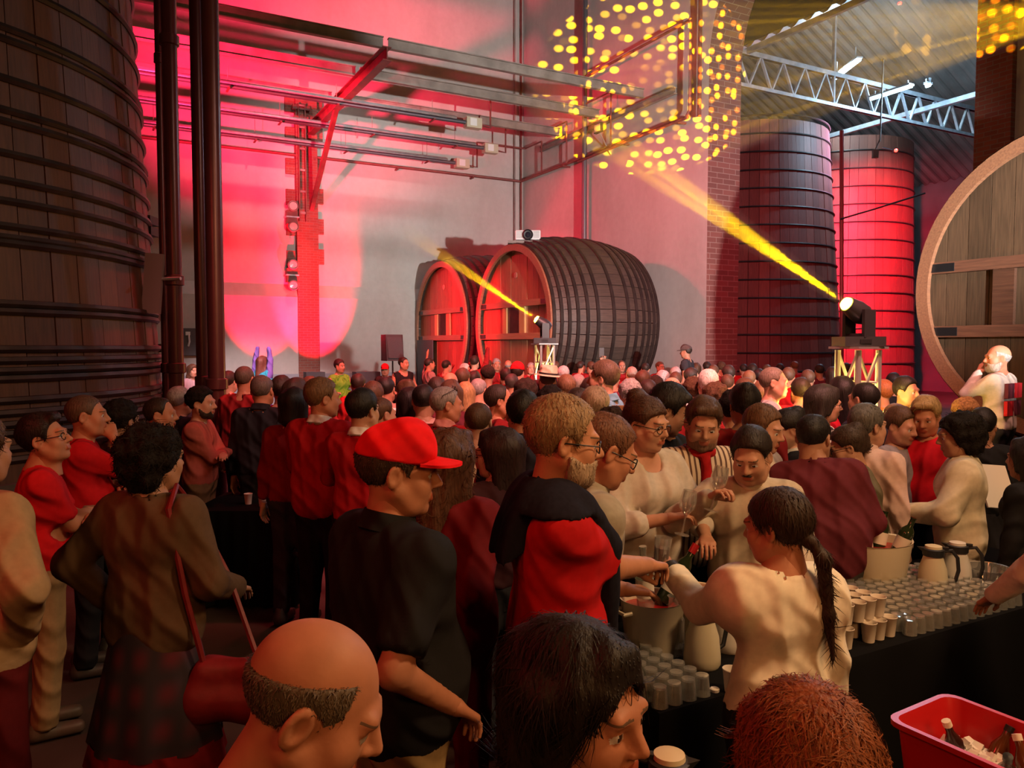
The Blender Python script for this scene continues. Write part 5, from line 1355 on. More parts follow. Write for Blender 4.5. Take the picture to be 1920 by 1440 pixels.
beige = P(1138, 846, 2.85, 78, 'man with cropped reddish hair and glasses in a crumpled grey short sleeved shirt', skin=RUDDY, hair='crop', hcol=(.16, .07, .04), top=(.36, .33, .27), bottom=BLK, sleeve='half', fat=.12, hp=24, lean=14, glasses=1, arms=((at(1168, 1105, 2.75), (0, -1, 0)), 'down'), collar=(.36, .33, .27), hem=.80, loose=.02)
barmaid = P(1456, 988, 2.45, -16, 'barmaid with a long dark ponytail in a cream blouse with puffed sleeves, seen from behind', skin=RUDDY, hair='ponytail', hcol=(.035, .018, .012), top=(.80, .73, .60), bottom=BLK, kind='f', hy=-30, hp=8, arms=('down', (at(1256, 1066, 2.80), (-.1, -.5, -1))), curls=(.3, .7), sleeve='wrist', puff=.028, hem=1.0, loose=.016, slim=.12)
updo = P(1213, 796, 3.72, 152, 'woman with pinned up hair and thin glasses in a cream V-neck blouse', skin=PALE, hair='bun', hcol=(.07, .03, .018), top=(.52, .47, .41), bottom=BLK, kind='f', hy=-18, hp=8, glasses=1, arms=('chest', 'fwd'), sleeve='forearm', neck_deep=True, hem=.92, curls=(.6, .6), loose=.022)
shadowman = P(1254, 772, 4.45, 128, 'dark haired young man in black looking down beside the woman in cream', skin=TAN, hair='tousled', hcol=BLACKH, top=BLK, hp=20, hy=-30, arms=('fwd', 'down'))
stripe = P(1318, 796, 4.10, 172, 'young man with swept back hair in a striped shirt with a red neckerchief', skin=PALE, hair='side', hcol=(.08, .04, .022), beard='stubble', bcol=(.24, .13, .085), top=(.60, .50, .40), bottom=BLK, hp=16, hy=14, hr=-4, lean=6, arms=('chest', 'fwd'), curls=(.6, .6), hem=.84, loose=.02)
moustache = P(1408, 856, 3.62, 196, 'dark haired man with a moustache in a cream shirt holding up a wine glass', skin=PALE, hair='short', hcol=(.02, .013, .01), beard='moustache', bcol=(.025, .016, .012), top=(.50, .43, .33), bottom=BLK, hp=20, hy=14, lean=10, arms=((at(1330, 935, 3.45), (1, -.2, -.8)), 'bent'), curls=(.75, .4), collar=(.66, .55, .42), hem=.84, loose=.02)
brownback = P(1432, 806, 4.35, 130, 'person with brown hair in a pale shirt behind the moustached man', skin=PALE, hair='short', hcol=(.12, .06, .03), top=(.60, .50, .40), hp=10)
sleek = P(1396, 760, 4.7, 10, 'woman with sleek black hair seen from behind in the crowd', skin=TAN, hair='updo', hcol=BLACKH, top=DRED, kind='f')
darkbun = P(1474, 806, 4.75, -95, 'woman with black tied hair in a black top with a white neckline', skin=PALE, hair='updo', hcol=BLACKH, top=BLK, kind='f', collar=WHITEC, hp=8)
maroon = P(1526, 822, 4.25, 22, 'broad man in a dark maroon jumper leaning over the bar, seen from behind', skin=TAN, hair='crop', hcol=BLACKH, top=MAROON, bottom=(.05, .045, .04), fat=.20, lean=12, side=-6, hp=10, hy=20, arms=('bent', 'bent'), hem=.86, loose=.022)
vest = P(1588, 838, 4.6, -40, 'woman with tied back hair in an olive waistcoat bent towards the man in maroon', skin=PALE, hair='updo', hcol=(.05, .03, .02), top=(.15, .13, .085), kind='f', hp=16, hy=-30, lean=10, glasses=1, arms=('bent', 'bent'))
pinkshirt = P(1628, 800, 4.7, 52, 'grey haired man in a pale pink shirt with a strap across his back', skin=PALE, hair='short', hcol=(.12, .11, .10), top=(.66, .46, .42), bottom=(.03, .03, .05), hy=22, arms=('down', 'bent'), collar=(.66, .46, .42), hem=.90)
floral = P(1548, 758, 5.6, 98, 'smiling woman with a dark bob and glasses in a black and white blouse', skin=PALE, hair='bob', hcol=(.03, .024, .02), top=(.42, .42, .40), kind='f', glasses=1, hp=4, arms=('bent', 'bent'))
blondman = P(1735, 782, 5.25, -122, 'blond man with combed back hair in a red shirt holding a paper cup', skin=RUDDY, hair='side', hcol=(.36, .24, .10), top=(.55, .008, .02), bottom=NAVY, hp=16, hy=-20, arms=('fwd', 'bent'), curls=(.65, .4), hem=.88)
greyjacket = P(1690, 800, 5.3, 150, 'person in a mottled grey jacket behind the blond man in red', skin=PALE, hair='short', hcol=BROWN, top=(.26, .24, .26), hp=10)
beigewoman = P(1796, 818, 4.55, -62, 'woman with a mass of dark curls in a beige jacket and white trousers', skin=TAN, hair='curly', hcol=BLACKH, top=(.60, .53, .40), bottom=(.60, .56, .52), kind='f', arms=('bent', 'fwd'), hy=-10, hp=8, coat=True, hem=.78, sleeve='long', hscale=1.08, loose=.028)
darkright = P(1842, 800, 5.6, 30, 'person with dark hair in a black top near the great cask', skin=TAN, hair='short', hcol=BLACKH, top=BLK, hp=6)
edgedark = P(1925, 862, 4.4, -30, 'dark clothed person cut off by the photo edge beside the beige jacket', skin=TAN, hair='long', hcol=BLACKH, top=BLK, kind='f')
patch = P(1870, 672, 7.4, -38, 'older man in a red and white patched waistcoat resting his chin on his hand', skin=RUDDY, hair='fringe', hcol=(.35, .30, .27), beard='full', bcol=(.40, .34, .3), top=(.50, .44, .38), bottom=BLK, arms=('down', 'chin'), hy=-44, foot_z=.32)
server = P(2062, 860, 2.95, -8, 'bar server in a cream blouse reaching over the tray, mostly out of the photo', skin=RUDDY, hair='ponytail', hcol=DARK, top=(.80, .73, .60), bottom=BLK, kind='f', arms=('down', (at(1843, 1135, 3.30), (-.6, -.2, -1))), curls=(.3, .15), puff=.012, hem=1.0, z_c=1.55, slim=.08)
# ---- left group
redtee = P(86, 824, 4.0, 58, 'man with glasses in a red T-shirt looking up, arms folded', skin=RUDDY, hair='side', hcol=(.02, .012, .01), top=(.50, .008, .014), bottom=(.30, .20, .10), sleeve='half', hp=-14, hy=22, fat=.1, glasses=1, arms=('folded', 'folded'), shoes=(.10, .07, .05))
baldleft = P(164, 780, 4.75, 62, 'bald man in a red shirt holding his hand to his mouth', skin=RUDDY, hair='buzz', hcol=(.10, .06, .04), top=(.48, .008, .014), bottom=BLK, sleeve='half', fat=.16, arms=('chin', 'folded'), hy=8, hp=-2, curls=(.6, .4))
P(229, 790, 5.0, 20, 'person with wild dark curls next to the bald man', hair='curlyshort', hcol=BLACKH, top=(.05, .01, .012), skin=TAN)
P(302, 778, 5.7, 74, 'man with thinning hair in a red shirt in front of the vat', hair='thin', hcol=DARK, top=DRED, skin=RUDDY, hy=6)
P(338, 752, 6.7, 20, 'man with cropped grey hair behind the curly haired man in pink', hair='crop', hcol=GREY, top=NAVY, skin=RUDDY)
P(379, 757, 6.4, 84, 'young man with dark curls in a pink jumper and brown trousers, arms folded', hair='curlyshort', hcol=BLACKH, top=(.40, .09, .075), bottom=(.16, .09, .05), skin=PALE, arms=('folded', 'folded'), hy=8, shoes=(.55, .5, .48), beard='stubble', bcol=DARK)
P(460, 712, 7.6, 12, 'bald man in a wide red jumper in front of the dancer', hair='buzz', hcol=(.10, .07, .05), top=DRED, skin=RUDDY, fat=.25)
P(430, 717, 9.6, 15, 'small dark head showing between the iron column and the bald man', hair='short', hcol=DARK, top=DRED)
P(492, 733, 6.6, 4, 'man with short grey hair in a black jacket at the high table', hair='crop', hcol=(.13, .10, .09), top=(.016, .016, .022), bottom=BLK, skin=RUDDY, fat=.12, coat=True, collar=(.016, .016, .022))
P(553, 762, 5.6, 8, 'woman with a dark bob behind the high table', hair='bob', hcol=BLACKH, top=DRED, kind='f')
P(606, 748, 5.25, 22, 'man with brown hair and big ears in a red jumper with white collar', hair='short', hcol=LBROWN, top=(.36, .008, .014), bottom=BLK, collar=WHITEC, skin=RUDDY, hy=36, arms=('fwd', 'fwd'), fat=.12, hem=.82, loose=.02)
P(681, 770, 4.95, 14, 'man with thick black hair in a red polo with a white collar', hair='short', hcol=BLACKH, top=(.36, .008, .014), bottom=BLK, collar=WHITEC, skin=PALE, hy=18, arms=('fwd', 'fwd'), hem=.84)
P(716, 778, 5.7, 48, 'person with a tan shirt half hidden beside the black haired man in red', hair='crop', hcol=BROWN, top=(.50, .33, .18), skin=PALE)
P(838, 760, 5.5, 26, 'grey haired man with sunglasses pushed up, red jumper over a collared shirt', hair='crop', hcol=GREY, top=(.40, .008, .014), collar=(.5, .2, .18), skin=RUDDY, hy=46, glasses='up', fat=.1)
P(795, 752, 6.1, 6, 'dark haired man in a pink shirt seen from behind', hair='crop', hcol=BLACKH, top=PINKC, skin=TAN)
P(898, 792, 5.1, 12, 'person with short brown hair in red just behind the red cap', hair='crop', hcol=BROWN, top=DRED)
P(937, 752, 6.1, 72, 'man with receding hair, face turned into the red light', hair='thin', hcol=DARK, top=DRED, skin=RUDDY, hy=10)
P(930, 852, 3.85, -32, 'woman with long dark hair and glasses in dark clothes behind the red polo', hair='long', hcol=(.025, .012, .012), top=(.04, .012, .016), kind='f', glasses=1, hy=-40)
P(981, 778, 4.45, 8, 'man with short black hair and a dark collar near the grey bearded man', hair='short', hcol=BLACKH, top=NAVY, collar=NAVY, skin=PALE)
P(848, 868, 3.05, 26, 'woman with long wavy brown hair in a dark red dress beside the red cap', hair='longwavy', hcol=(.09, .035, .018), top=(.14, .008, .012), bottom=(.11, .008, .012), kind='f', hy=12, arms=((at(893, 1165, 2.98), (.4, -1, 0)), 'down'), loose=.024, hem=.62, coat=True)
P(1032, 760, 5.6, 5, 'person with thick dark hair behind the grey bearded man', hair='curlyshort', hcol=BLACKH, top=DRED)
P(1085, 766, 5.4, 10, 'dark haired person next to the blond grey head', hair='short', hcol=DARK, top=NAVY)
P(1116, 766, 5.15, 8, 'person with a blond grey crop and glasses cord', hair='side', hcol=(.38, .28, .18), top=DRED, skin=PALE, glasses=1)
P(1146, 812, 4.25, 18, 'dark brown haired head between the two men with glasses', hair='curlyshort', hcol=(.035, .018, .013), top=BLK)
P(1130, 711, 6.1, -66, 'bearded man in a light blue shirt standing tall in profile', hair='short', hcol=(.13, .08, .05), top=BLUE, bottom=NAVY, beard='full', bcol=(.09, .045, .03), skin=PALE, collar=BLUE, hp=-2, arms=('bent', 'bent'))
P(1181, 740, 7.0, 6, 'man with curly grey hair and a white collar seen from behind', hair='curlyshort', hcol=(.30, .29, .28), top=WHITEC, collar=WHITEC, skin=PALE)
P(1328, 722, 7.2, 10, 'white haired man in a bright white shirt', hair='short', hcol=(.62, .60, .56), top=(.74, .75, .76), skin=PALE, collar=(.74, .75, .76))
P(1452, 718, 6.6, 108, 'bald man in a grey shirt with a phone strap, turned to the right', hair='buzz', hcol=(.18, .13, .1), top=(.34, .32, .33), skin=PALE, hp=-2, arms=('fwd', 'down'))
P(1576, 738, 6.3, 4, 'person with long black hair in a red jumper in front of the near tower', hair='long', hcol=BLACKH, top=(.40, .008, .02), kind='f')
P(1618, 750, 5.9, -30, 'dark haired man under the near tower', hair='crop', hcol=BLACKH, top=NAVY, skin=TAN)
P(1260, 733, 7.1, 8, 'bald headed man with a grey fringe lit from behind', hair='fringe', hcol=(.30, .29, .28), top=DRED, skin=PALE)
P(1300, 735, 7.4, 5, 'person with brown curls behind the striped shirt', hair='curlyshort', hcol=BROWN, top=DRED)
P(1680, 790, 6.0, 40, 'small brown head low beside the blond man', hair='short', hcol=LBROWN, top=(.2, .05, .03))
P(1812, 775, 6.4, 60, 'person with light curls near the foot of the great cask', hair='curlyshort', hcol=(.30, .16, .06), top=BLK, kind='f')
P(1376, 770, 5.2, 12, 'person with a red shawl behind the striped shirt', hair='curlyshort', hcol=BLACKH, top=(.62, .008, .012), kind='f')

# ---- far crowd: seen place, hair, hair colour, top, facing
FAR = [
 (530, 733, 'short', DARK, DRED, 5), (556, 738, 'long', DARK, DRED, 10), (582, 728, 'crop', BROWN, DRED, 0), (672, 722, 'short', DARK, REDC, 0), (724, 731, 'crop', BLACKH, (.42, .22, .18), 4),
 (760, 738, 'updo', BROWN, WHITEC, -20), (768, 757, 'bob', BLACKH, DRED, 5), (845, 720, 'fringe', GREY, GREYC, 8), (868, 712, 'short', BROWN, DRED, 10), (872, 740, 'blondlong', BLOND, GREYC, 0),
 (898, 732, 'thin', GREY, (.30, .30, .31), 12), (914, 704, 'curlyshort', DARK, DRED, -10), (873, 694, 'short', WHITEH, MAROON, 70), (915, 685, 'crop', BROWN, DRED, 20), (931, 684, 'short', GREY, DRED, 170), (953, 686, 'fringe', GREY, REDC, 10),
 (960, 721, 'short', (.05, .04, .035), WHITEC, 15), (985, 736, 'curly', DARK, DRED, 0), (996, 691, 'crop', GREY, DRED, 160), (1014, 690, 'curlyshort', BLACKH, DRED, 20), (1042, 688, 'crop', BROWN, DRED, 0),
 (1056, 704, 'short', WHITEH, MAROON, 0), (1062, 730, 'short', LBROWN, DRED, 10), (1083, 724, 'short', GREY, MAROON, -10), (1090, 688, 'crop', DARK, DRED, 40), (1108, 690, 'short', BROWN, DRED, -30), (1166, 687, 'thin', BROWN, DRED, 170),
 (1184, 703, 'buzz', (.3, .22, .17), DRED, 0), (1206, 717, 'short', BROWN, MAROON, 10), (1228, 726, 'curlyshort', DARK, DRED, 0), (1238, 689, 'crop', LBROWN, DRED, 150), (1243, 713, 'curlyshort', (.40, .39, .38), DRED, 5),
 (1266, 704, 'short', GREY, MAROON, 10), (1267, 716, 'short', BROWN, BLK, 20), (1286, 690, 'buzz', BROWN, REDC, 0), (1298, 708, 'short', DARK, GREYC, 80), (1325, 690, 'short', DARK, MAROON, 0), (1338, 700, 'short', BROWN, DRED, 30),
 (1365, 703, 'short', DARK, DRED, 0), (1364, 720, 'thin', BROWN, REDC, 20), (1394, 693, 'crop', DARK, REDC, 10), (1404, 712, 'buzz', LBROWN, (.42, .25, .09), 8), (1422, 708, 'short', BLACKH, REDC, 0), (1437, 697, 'short', BROWN, DRED, 0),
 (1478, 708, 'short', BROWN, REDC, 20), (1489, 688, 'buzz', LBROWN, REDC, 0), (1514, 712, 'short', BROWN, REDC, 8), (1536, 696, 'short', DARK, MAROON, 0), (1560, 703, 'long', DARK, MAROON, 10), (1586, 694, 'short', BROWN, DRED, 5),
 (1652, 738, 'short', GINGER, (.5, .22, .05), -40), (1674, 718, 'short', BLACKH, BLK, 0), (1700, 735, 'short', BLACKH, BLK, 150), (1210, 692, 'crop', DARK, DRED, 0), (1140, 690, 'short', DARK, DRED, 0), (1352, 690, 'curlyshort', BROWN, DRED, 0),
 (1462, 694, 'short', DARK, REDC, 0), (1410, 694, 'bob', DARK, MAROON, 0), (1305, 692, 'bob', BROWN, DRED, 0), (890, 712, 'bob', DARK, DRED, 0), (1030, 718, 'bob', BLACKH, DRED, 5), (1108, 735, 'long', DARK, MAROON, 0), (820, 735, 'short', DARK, DRED, 0),
 (700, 745, 'short', BROWN, DRED, 5), (1340, 745, 'curly', BROWN, DRED, 0), (1215, 738, 'short', DARK, MAROON, 0), (1010, 735, 'short', DARK, DRED, 0), (845, 742, 'bob', BROWN, MAROON, 0),
 (1500, 735, 'short', DARK, REDC, 12), (1425, 742, 'bob', LBROWN, MAROON, 0), (1395, 735, 'short', BROWN, (.3, .2, .2), 0), (948, 708, 'short', DARK, MAROON, 0), (1150, 712, 'short', GREY, MAROON, 5),
]
HN = {BLACKH: 'black', DARK: 'dark', BROWN: 'brown', LBROWN: 'light brown', BLOND: 'blond', GREY: 'grey', WHITEH: 'white', GINGER: 'ginger'}
SN = {'short': 'short %s hair', 'crop': 'cropped %s hair', 'buzz': 'a shaved %s head', 'fringe': 'a bald crown, %s fringe', 'thin': 'thin %s hair', 'curlyshort': 'curly %s hair', 'curly': 'bushy %s curls', 'long': 'long %s hair', 'bob': 'a %s bob', 'blondlong': 'a long %s tail', 'updo': 'pinned up %s hair'}
MARK = [(500, 'the dancer in blue'), (645, 'the dancer in green'), (757, 'the black dress'), (822, 'the smaller cask'), (895, 'the cask gap'), (957, 'the large cask head'), (1021, 'the far tower'), (1090, 'the cask hoops'), (1150, 'the light blue shirt'), (1225, 'the cask end'), (1286, 'the peaked cap'), (1350, 'the arch jamb'), (1420, 'the dark vat'), (1500, 'the vat shadow'), (1560, 'the red standpipe'), (1609, 'the near tower'), (1690, 'the great cask rim')]
seen_marks = {}
rng = random.Random(3)
ORD = ('first', 'second', 'third', 'fourth', 'fifth', 'sixth', 'seventh', 'eighth', 'ninth', 'tenth')
for (px, py, st, hc_, tc_, fc) in sorted(FAR, key=lambda r: r[1]):
    mk = min(MARK, key=lambda q: abs(q[0] - px))[1]; i = seen_marks.get(mk, 0); seen_marks[mk] = i + 1
    z_ = rng.uniform(1.53, 1.63) if py > 700 else rng.uniform(1.50, 1.58)
    if py < 700: pass
    dd = (CAM_H - z_) * F / (py - 648) * 1.0
    dd = min(dd, 17.2 if px > 880 else 20)
    if 985 < px < 1060 and 11.8 < dd < 13.4: dd = 11.6
    hn = HN.get(hc_, 'greying')
    P(px, py, dd, fc, 'far crowd head with %s, %s down under %s' % (SN[st] % hn, ORD[i], mk), hair=st, hcol=hc_, top=tc_, skin=rng.choice((PALE, RUDDY, TAN)), kind='f' if st in ('long', 'bob', 'updo', 'blondlong', 'curly') else 'm', hy=rng.uniform(-14, 14), arms=('fwd', 'down'), group='far crowd below the casks and the arch', fat=rng.uniform(0, .18))
# ---- people with something special far away
P(1027, 714, 8.3, 6, 'person in a cream straw hat with a black band', hair='crop', hcol=DARK, top=DRED, hat=('fedora', (.52, .48, .34)), hr=6)
P(970, 700, 10.2, 10, 'person in a small red cap in front of the large cask', hair='crop', hcol=DARK, top=DRED, hat=('cap', (.62, .01, .015)))
P(1286, 660, 15.6, -60, 'man in a peaked cap standing above the crowd by the side wall', hair='crop', hcol=DARK, top=(.03, .03, .035), hat=('cap', (.08, .06, .055)), foot_z=.30, skin=TAN, hp=2, sleeve='short')
P(1152, 699, 12.4, 10, 'person raising an arm with a phone before the cask hoops', hair='short', hcol=DARK, top=DRED, arms=('down', (at(1131, 668, 12.0), (-1, .2, .2))), sleeve='half')
P(806, 683, 16.3, 62, 'man raising his fist in front of the dark board', hair='crop', hcol=DARK, top=(.30, .16, .15), arms=('fwd', 'up'), sleeve='half', skin=RUDDY)
P(838, 687, 16.0, 40, 'person holding a phone in front of the smaller cask', hair='crop', hcol=DARK, top=DRED, arms=('phone', 'phone'), skin=PALE)
P(890, 680, 16.0, 10, 'person holding a camera up between the two casks', hair='short', hcol=DARK, top=DRED, arms=('up', 'phone'))
P(757, 682, 15.2, 150, 'woman with cropped hair in a black strapped dress beside the smaller cask', hair='crop', hcol=DARK, top=BLK, bottom=BLK, kind='f', sleeve='none', skin=PALE, neck_deep=True, arms=('bent', 'bent'), hy=-30)
P(362, 696, 15.0, 130, 'musician with curly hair between the iron columns', hair='longwavy', hcol=BROWN, top=(.35, .35, .40), skin=PALE, arms=('fwd', 'fwd'), kind='f')
P(320, 704, 13.0, 60, 'seated musician in the dark beside the vat', hair='short', hcol=DARK, top=(.04, .02, .03), arms=('fwd', 'fwd'))
P(722, 694, 17.0, 175, 'person in a glowing red hat beside the dark box on a pole', hair='crop', hcol=DARK, top=(.04, .02, .02), hat=('cap', (.6, .01, .015)))
fe = obj_mat('feathers', 0.8, 1.0, 34, (1, 1, .4), 0.5, 40, bdist=0.05)
blue_d = P(493, 681, 15.2, 20, 'dancer with raised arms in turquoise feathers and purple sleeves', hair='longwavy', hcol=(.10, .03, .02), top=(.14, .08, .32), bottom=(.16, .07, .40), kind='f', arms=('overhead', 'overhead'), legs='skirt', skin=PALE, curls=(.1, .1))
green_d = P(637, 687, 14.6, 140, 'dancer in a green feathered dress with a dark headband', hair='short', hcol=(.05, .02, .02), top=(.16, .52, .05), bottom=(.12, .50, .03), kind='f', arms=('fwd', 'fwd'), legs='skirt', sleeve='none', skin=PALE, hy=-20)
for inf, col, zr in ((blue_d, (.02, .32, .48), (1.22, 1.46)), (green_d, (.14, .55, .03), (1.05, 1.40))):
    F_ = Field((-.34, -.30, .8), (.34, .30, 1.6), .022); S = inf['S']
    F_.cone((-.10, 0, zr[0] * S), (.10, 0, zr[0] * S), .17, .17, 0); F_.cone((-.09, 0, zr[1] * S - .06), (.09, 0, zr[1] * S - .06), .13, .13, .06); F_.wobble(.022, 46, 52, 40, 1.2)
    c_ = link('feather_boa', Geo(*F_.mesh()).mesh('feather_boa', [fe]), inf['o']); c_.color = (*col, 1)

# ---- clothes that need their own shape
# sweater round the shoulders of the man in the red polo
def add_drape(inf, col):
    J, S = inf['J'], inf['S']; F_ = Field(np.array((-.36, -.30, 1.0)) * S, np.array((.36, .34, 1.62)) * S, .013)
    ch = J['chest']
    def c(a, b, r1, r2, k=.05): F_.cone(np.array(a) * S, np.array(b) * S, r1 * S, r2 * S, k * S)
    c(ch + (-.095, -.02, 0), ch + (.095, -.02, 0), .158, .158, 0); c(ch + (-.10, -.02, .1), ch + (.10, -.02, .1), .128, .128, .06)
    for k_ in ('sr', 'sl'): c(J['nb'], J[k_], .078, .080, .05)
    c(ch + (0, -.09, -.06), ch + (0, -.08, -.16), .11, .06, .06)
    F_.cut((0, -.02, 1.385 * S), (0, .45, -1)); x, y, z = F_.grid([0, 0, 0], F_.n); F_.f = np.maximum(F_.f, np.minimum(np.abs(x) - .150 * S, 1.455 * S - z + 0 * y).astype(np.float32))
    F_.f = np.maximum(F_.f, ((y - .115 * S) * 1.0 + 0 * x + 0 * z).astype(np.float32) - np.where((np.abs(np.abs(x) - .10 * S) < .05 * S), .1, 0).astype(np.float32))
    for s in (-1, 1):
        c((s * .11, .05, 1.46), (s * .06, .145, 1.34), .05, .042, .04); c((s * .06, .145, 1.34), (s * .03, .155, 1.08), .042, .034, .03)
    F_.cone(J['nb'] * S, J['head'] * S, .066 * S, .09 * S, .01, 'sub'); F_.wobble(.004, 34, 30, 26, .6)
    c_ = link('draped_sweater', Geo(*F_.mesh()).mesh('draped_sweater', [M_KNIT]), inf['o']); c_.color = (*col, 1); c_['label'] = 'dark navy sweater hung over the shoulders'
add_drape(polo, (.014, .014, .024))

def stripe_mat():
    m, nt, p = new_mat('striped_cotton'); N = nt.nodes.new; L = nt.links.new
    tc = N('ShaderNodeTexCoord'); w = N('ShaderNodeTexWave'); w.wave_type = 'BANDS'; w.bands_direction = 'X'; w.inputs['Scale'].default_value = 11; w.inputs['Distortion'].default_value = 0.8; w.inputs['Detail'].default_value = 1
    L(tc.outputs['Object'], w.inputs['Vector']); cr = N('ShaderNodeValToRGB'); cr.color_ramp.elements[0].position = .30; cr.color_ramp.elements[0].color = (.10, .05, .035, 1); cr.color_ramp.elements[1].position = .36; cr.color_ramp.elements[1].color = (.60, .48, .36, 1)
    L(w.outputs['Color'], cr.inputs[0]); L(cr.outputs[0], p.inputs['Base Color']); p.inputs['Roughness'].default_value = .85
    b = N('ShaderNodeBump'); n2 = N('ShaderNodeTexNoise'); n2.inputs['Scale'].default_value = 7; L(tc.outputs['Object'], n2.inputs['Vector']); L(n2.outputs['Fac'], b.inputs['Height']); b.inputs['Strength'].default_value = .5; b.inputs['Distance'].default_value = .03; L(b.outputs[0], p.inputs['Normal'])
    return m
for c_ in stripe['o'].children:
    if c_.name.startswith('shirt'): c_.data.materials[0] = stripe_mat()
def floral_mat():
    m, nt, p = new_mat('floral_print'); N = nt.nodes.new; L = nt.links.new
    tc = N('ShaderNodeTexCoord'); v = N('ShaderNodeTexNoise'); v.inputs['Scale'].default_value = 34; v.inputs['Detail'].default_value = 1; L(tc.outputs['Object'], v.inputs['Vector'])
    cr = N('ShaderNodeValToRGB'); cr.color_ramp.elements[0].position = .48; cr.color_ramp.elements[0].color = (.02, .02, .02, 1); cr.color_ramp.elements[1].position = .54; cr.color_ramp.elements[1].color = (.62, .60, .55, 1)
    L(v.outputs['Fac'], cr.inputs[0]); L(cr.outputs[0], p.inputs['Base Color']); p.inputs['Roughness'].default_value = .8
    return m
for c_ in floral['o'].children:
    if c_.name.startswith('shirt'): c_.data.materials[0] = floral_mat()
def add_scarf(inf, col, drop=.16, w=.035, nm='neckerchief', back=False):
    J, S = inf['J'], inf['S']; nb = J['nb']; F_ = Field(np.array((-.20, -.22, 1.0)) * S, np.array((.20, .30, 1.66)) * S, .011)
    ring = [nb + np.array((.078 * math.cos(a), .078 * math.sin(a) + .005, .012 - .012 * math.sin(a))) for a in np.linspace(0, 2 * math.pi, 15)]
    for a, b in zip(ring[:-1], ring[1:]): F_.cone(a * S, b * S, .021 * S, .021 * S, .01)
    y0 = nb[1] + .105; F_.cone(np.array((0, y0, nb[2] - .02)) * S, np.array((.005, y0 + .035, nb[2] - drop)) * S, .026 * S, w * S, .02)
    c_ = link(nm, Geo(*F_.mesh()).mesh(nm, [M_CLOTH]), inf['o']); c_.color = (*col, 1)
add_scarf(stripe, (.42, .012, .014), .20, .036)
# patched waistcoat squares
for (x, y, z, c_) in ((.10, -.132, 1.33, (.42, .015, .02)), (.10, -.128, 1.16, (.10, .02, .03)), (-.09, -.132, 1.33, (.10, .02, .03)), (-.09, -.128, 1.16, (.42, .015, .02))):
    q = MB().box((x * patch['S'], (y + .012) * patch['S'], z * patch['S']), (.15, .03, .14)).build('patch', M_CLOTH, patch['o']); q.color = (*c_, 1)
# long jacket woman: plaid skirt with a red hem
def plaid():
    m, nt, p = new_mat('plaid_wool'); N = nt.nodes.new; L = nt.links.new
    tc = N('ShaderNodeTexCoord'); w = N('ShaderNodeTexWave'); w.bands_direction = 'X'; w.inputs['Scale'].default_value = 3.2; L(tc.outputs['Object'], w.inputs['Vector'])
    w2 = N('ShaderNodeTexWave'); w2.bands_direction = 'Z'; w2.inputs['Scale'].default_value = 2.4; L(tc.outputs['Object'], w2.inputs['Vector'])
    mx = N('ShaderNodeMix'); mx.data_type = 'RGBA'; mx.inputs[6].default_value = (.02, .012, .02, 1); mx.inputs[7].default_value = (.085, .008, .018, 1)
    ml = N('ShaderNodeMath'); ml.operation = 'MULTIPLY'; L(w.outputs['Fac'], ml.inputs[0]); L(w2.outputs['Fac'], ml.inputs[1]); L(ml.outputs[0], mx.inputs[0]); L(mx.outputs[2], p.inputs['Base Color']); p.inputs['Roughness'].default_value = .9
    return m
def add_skirt(inf, z0, z1_, r0, r1, material, nm, fold=.05, col=None):
    S = inf['S']; n_ = 56; vs = []; rows = 7
    for i in range(rows):
        f = i / (rows - 1); z_ = z0 + (z1_ - z0) * f; r_ = r0 + (r1 - r0) * f
        for k in range(n_):
            a = 2 * math.pi * k / n_; fo = 1 + fold * math.sin(9 * a) * f; vs.append((r_ * S * fo * math.cos(a), r_ * .84 * S * fo * math.sin(a), z_ * S))
    c_ = MB().add(vs, [(i * n_ + k, i * n_ + (k + 1) % n_, (i + 1) * n_ + (k + 1) % n_, (i + 1) * n_ + k) for i in range(rows - 1) for k in range(n_)]).build(nm, material, inf['o'], smooth=True)
    if col: c_.color = (*col, 1)
add_skirt(afro, 1.02, .50, .155, .27, plaid(), 'skirt'); add_skirt(afro, .51, .40, .268, .285, M_CLOTH, 'skirt_hem', .05, (.22, .010, .014))
for a_ in (-1, 1):
    F_ = Field((-.08, -.13, -.01), (.08, .24, .60), .016); F_.cone((0, -.02, .08), (0, 0, .56), .042, .055, 0); F_.cone((0, -.045, .045), (0, .15, .035), .047, .042, .03); F_.cut((0, 0, .004), (0, 0, -1))
    c_ = link('boot', Geo(*F_.mesh()).moved(T((a_ * .09, 0, 0))).mesh('boot', [M_SHOE]), afro['o']); c_.color = (.02, .012, .012, 1)
# red shoulder bag
S = afro['S']; M_ = afro['M']; sp = M_ @ Vector((.13 * S, -.015, 1.50 * S)); bp = M_ @ Vector((.34 * S, .02, .80 * S))
bag = empty('shoulder_bag', T(bp)); tag(bag, 'soft red leather bag on a long strap behind the woman in the brown jacket', 'bag')
F_ = Field((-.26, -.14, -.32), (.26, .14, .12), .014); F_.cone((-.12, 0, -.12), (.12, 0, -.12), .09, .09, 0); F_.cone((-.09, 0, 0), (.09, 0, 0), .05, .05, .06); F_.wobble(.006, 26, 30, 22)
c_ = link('pouch', Geo(*F_.mesh()).mesh('pouch', [M_SHOE]), bag); c_.color = (.17, .010, .013, 1)
r_ = sp - bp
st_ = MB().tube([(-.10, -.02, .03), tuple(r_ * .5 + Vector((-.05, -.06, -.02))), tuple(r_ + Vector((0, -.075, -.03))), tuple(r_ + Vector((.0, .0, .045))), tuple(r_ + Vector((.02, .09, -.05))), tuple(r_ * .5 + Vector((.05, .12, 0))), (.10, .02, .03)], .012, 6).build('strap', M_SHOE, bag, smooth=True); st_.color = (.17, .012, .014, 1)
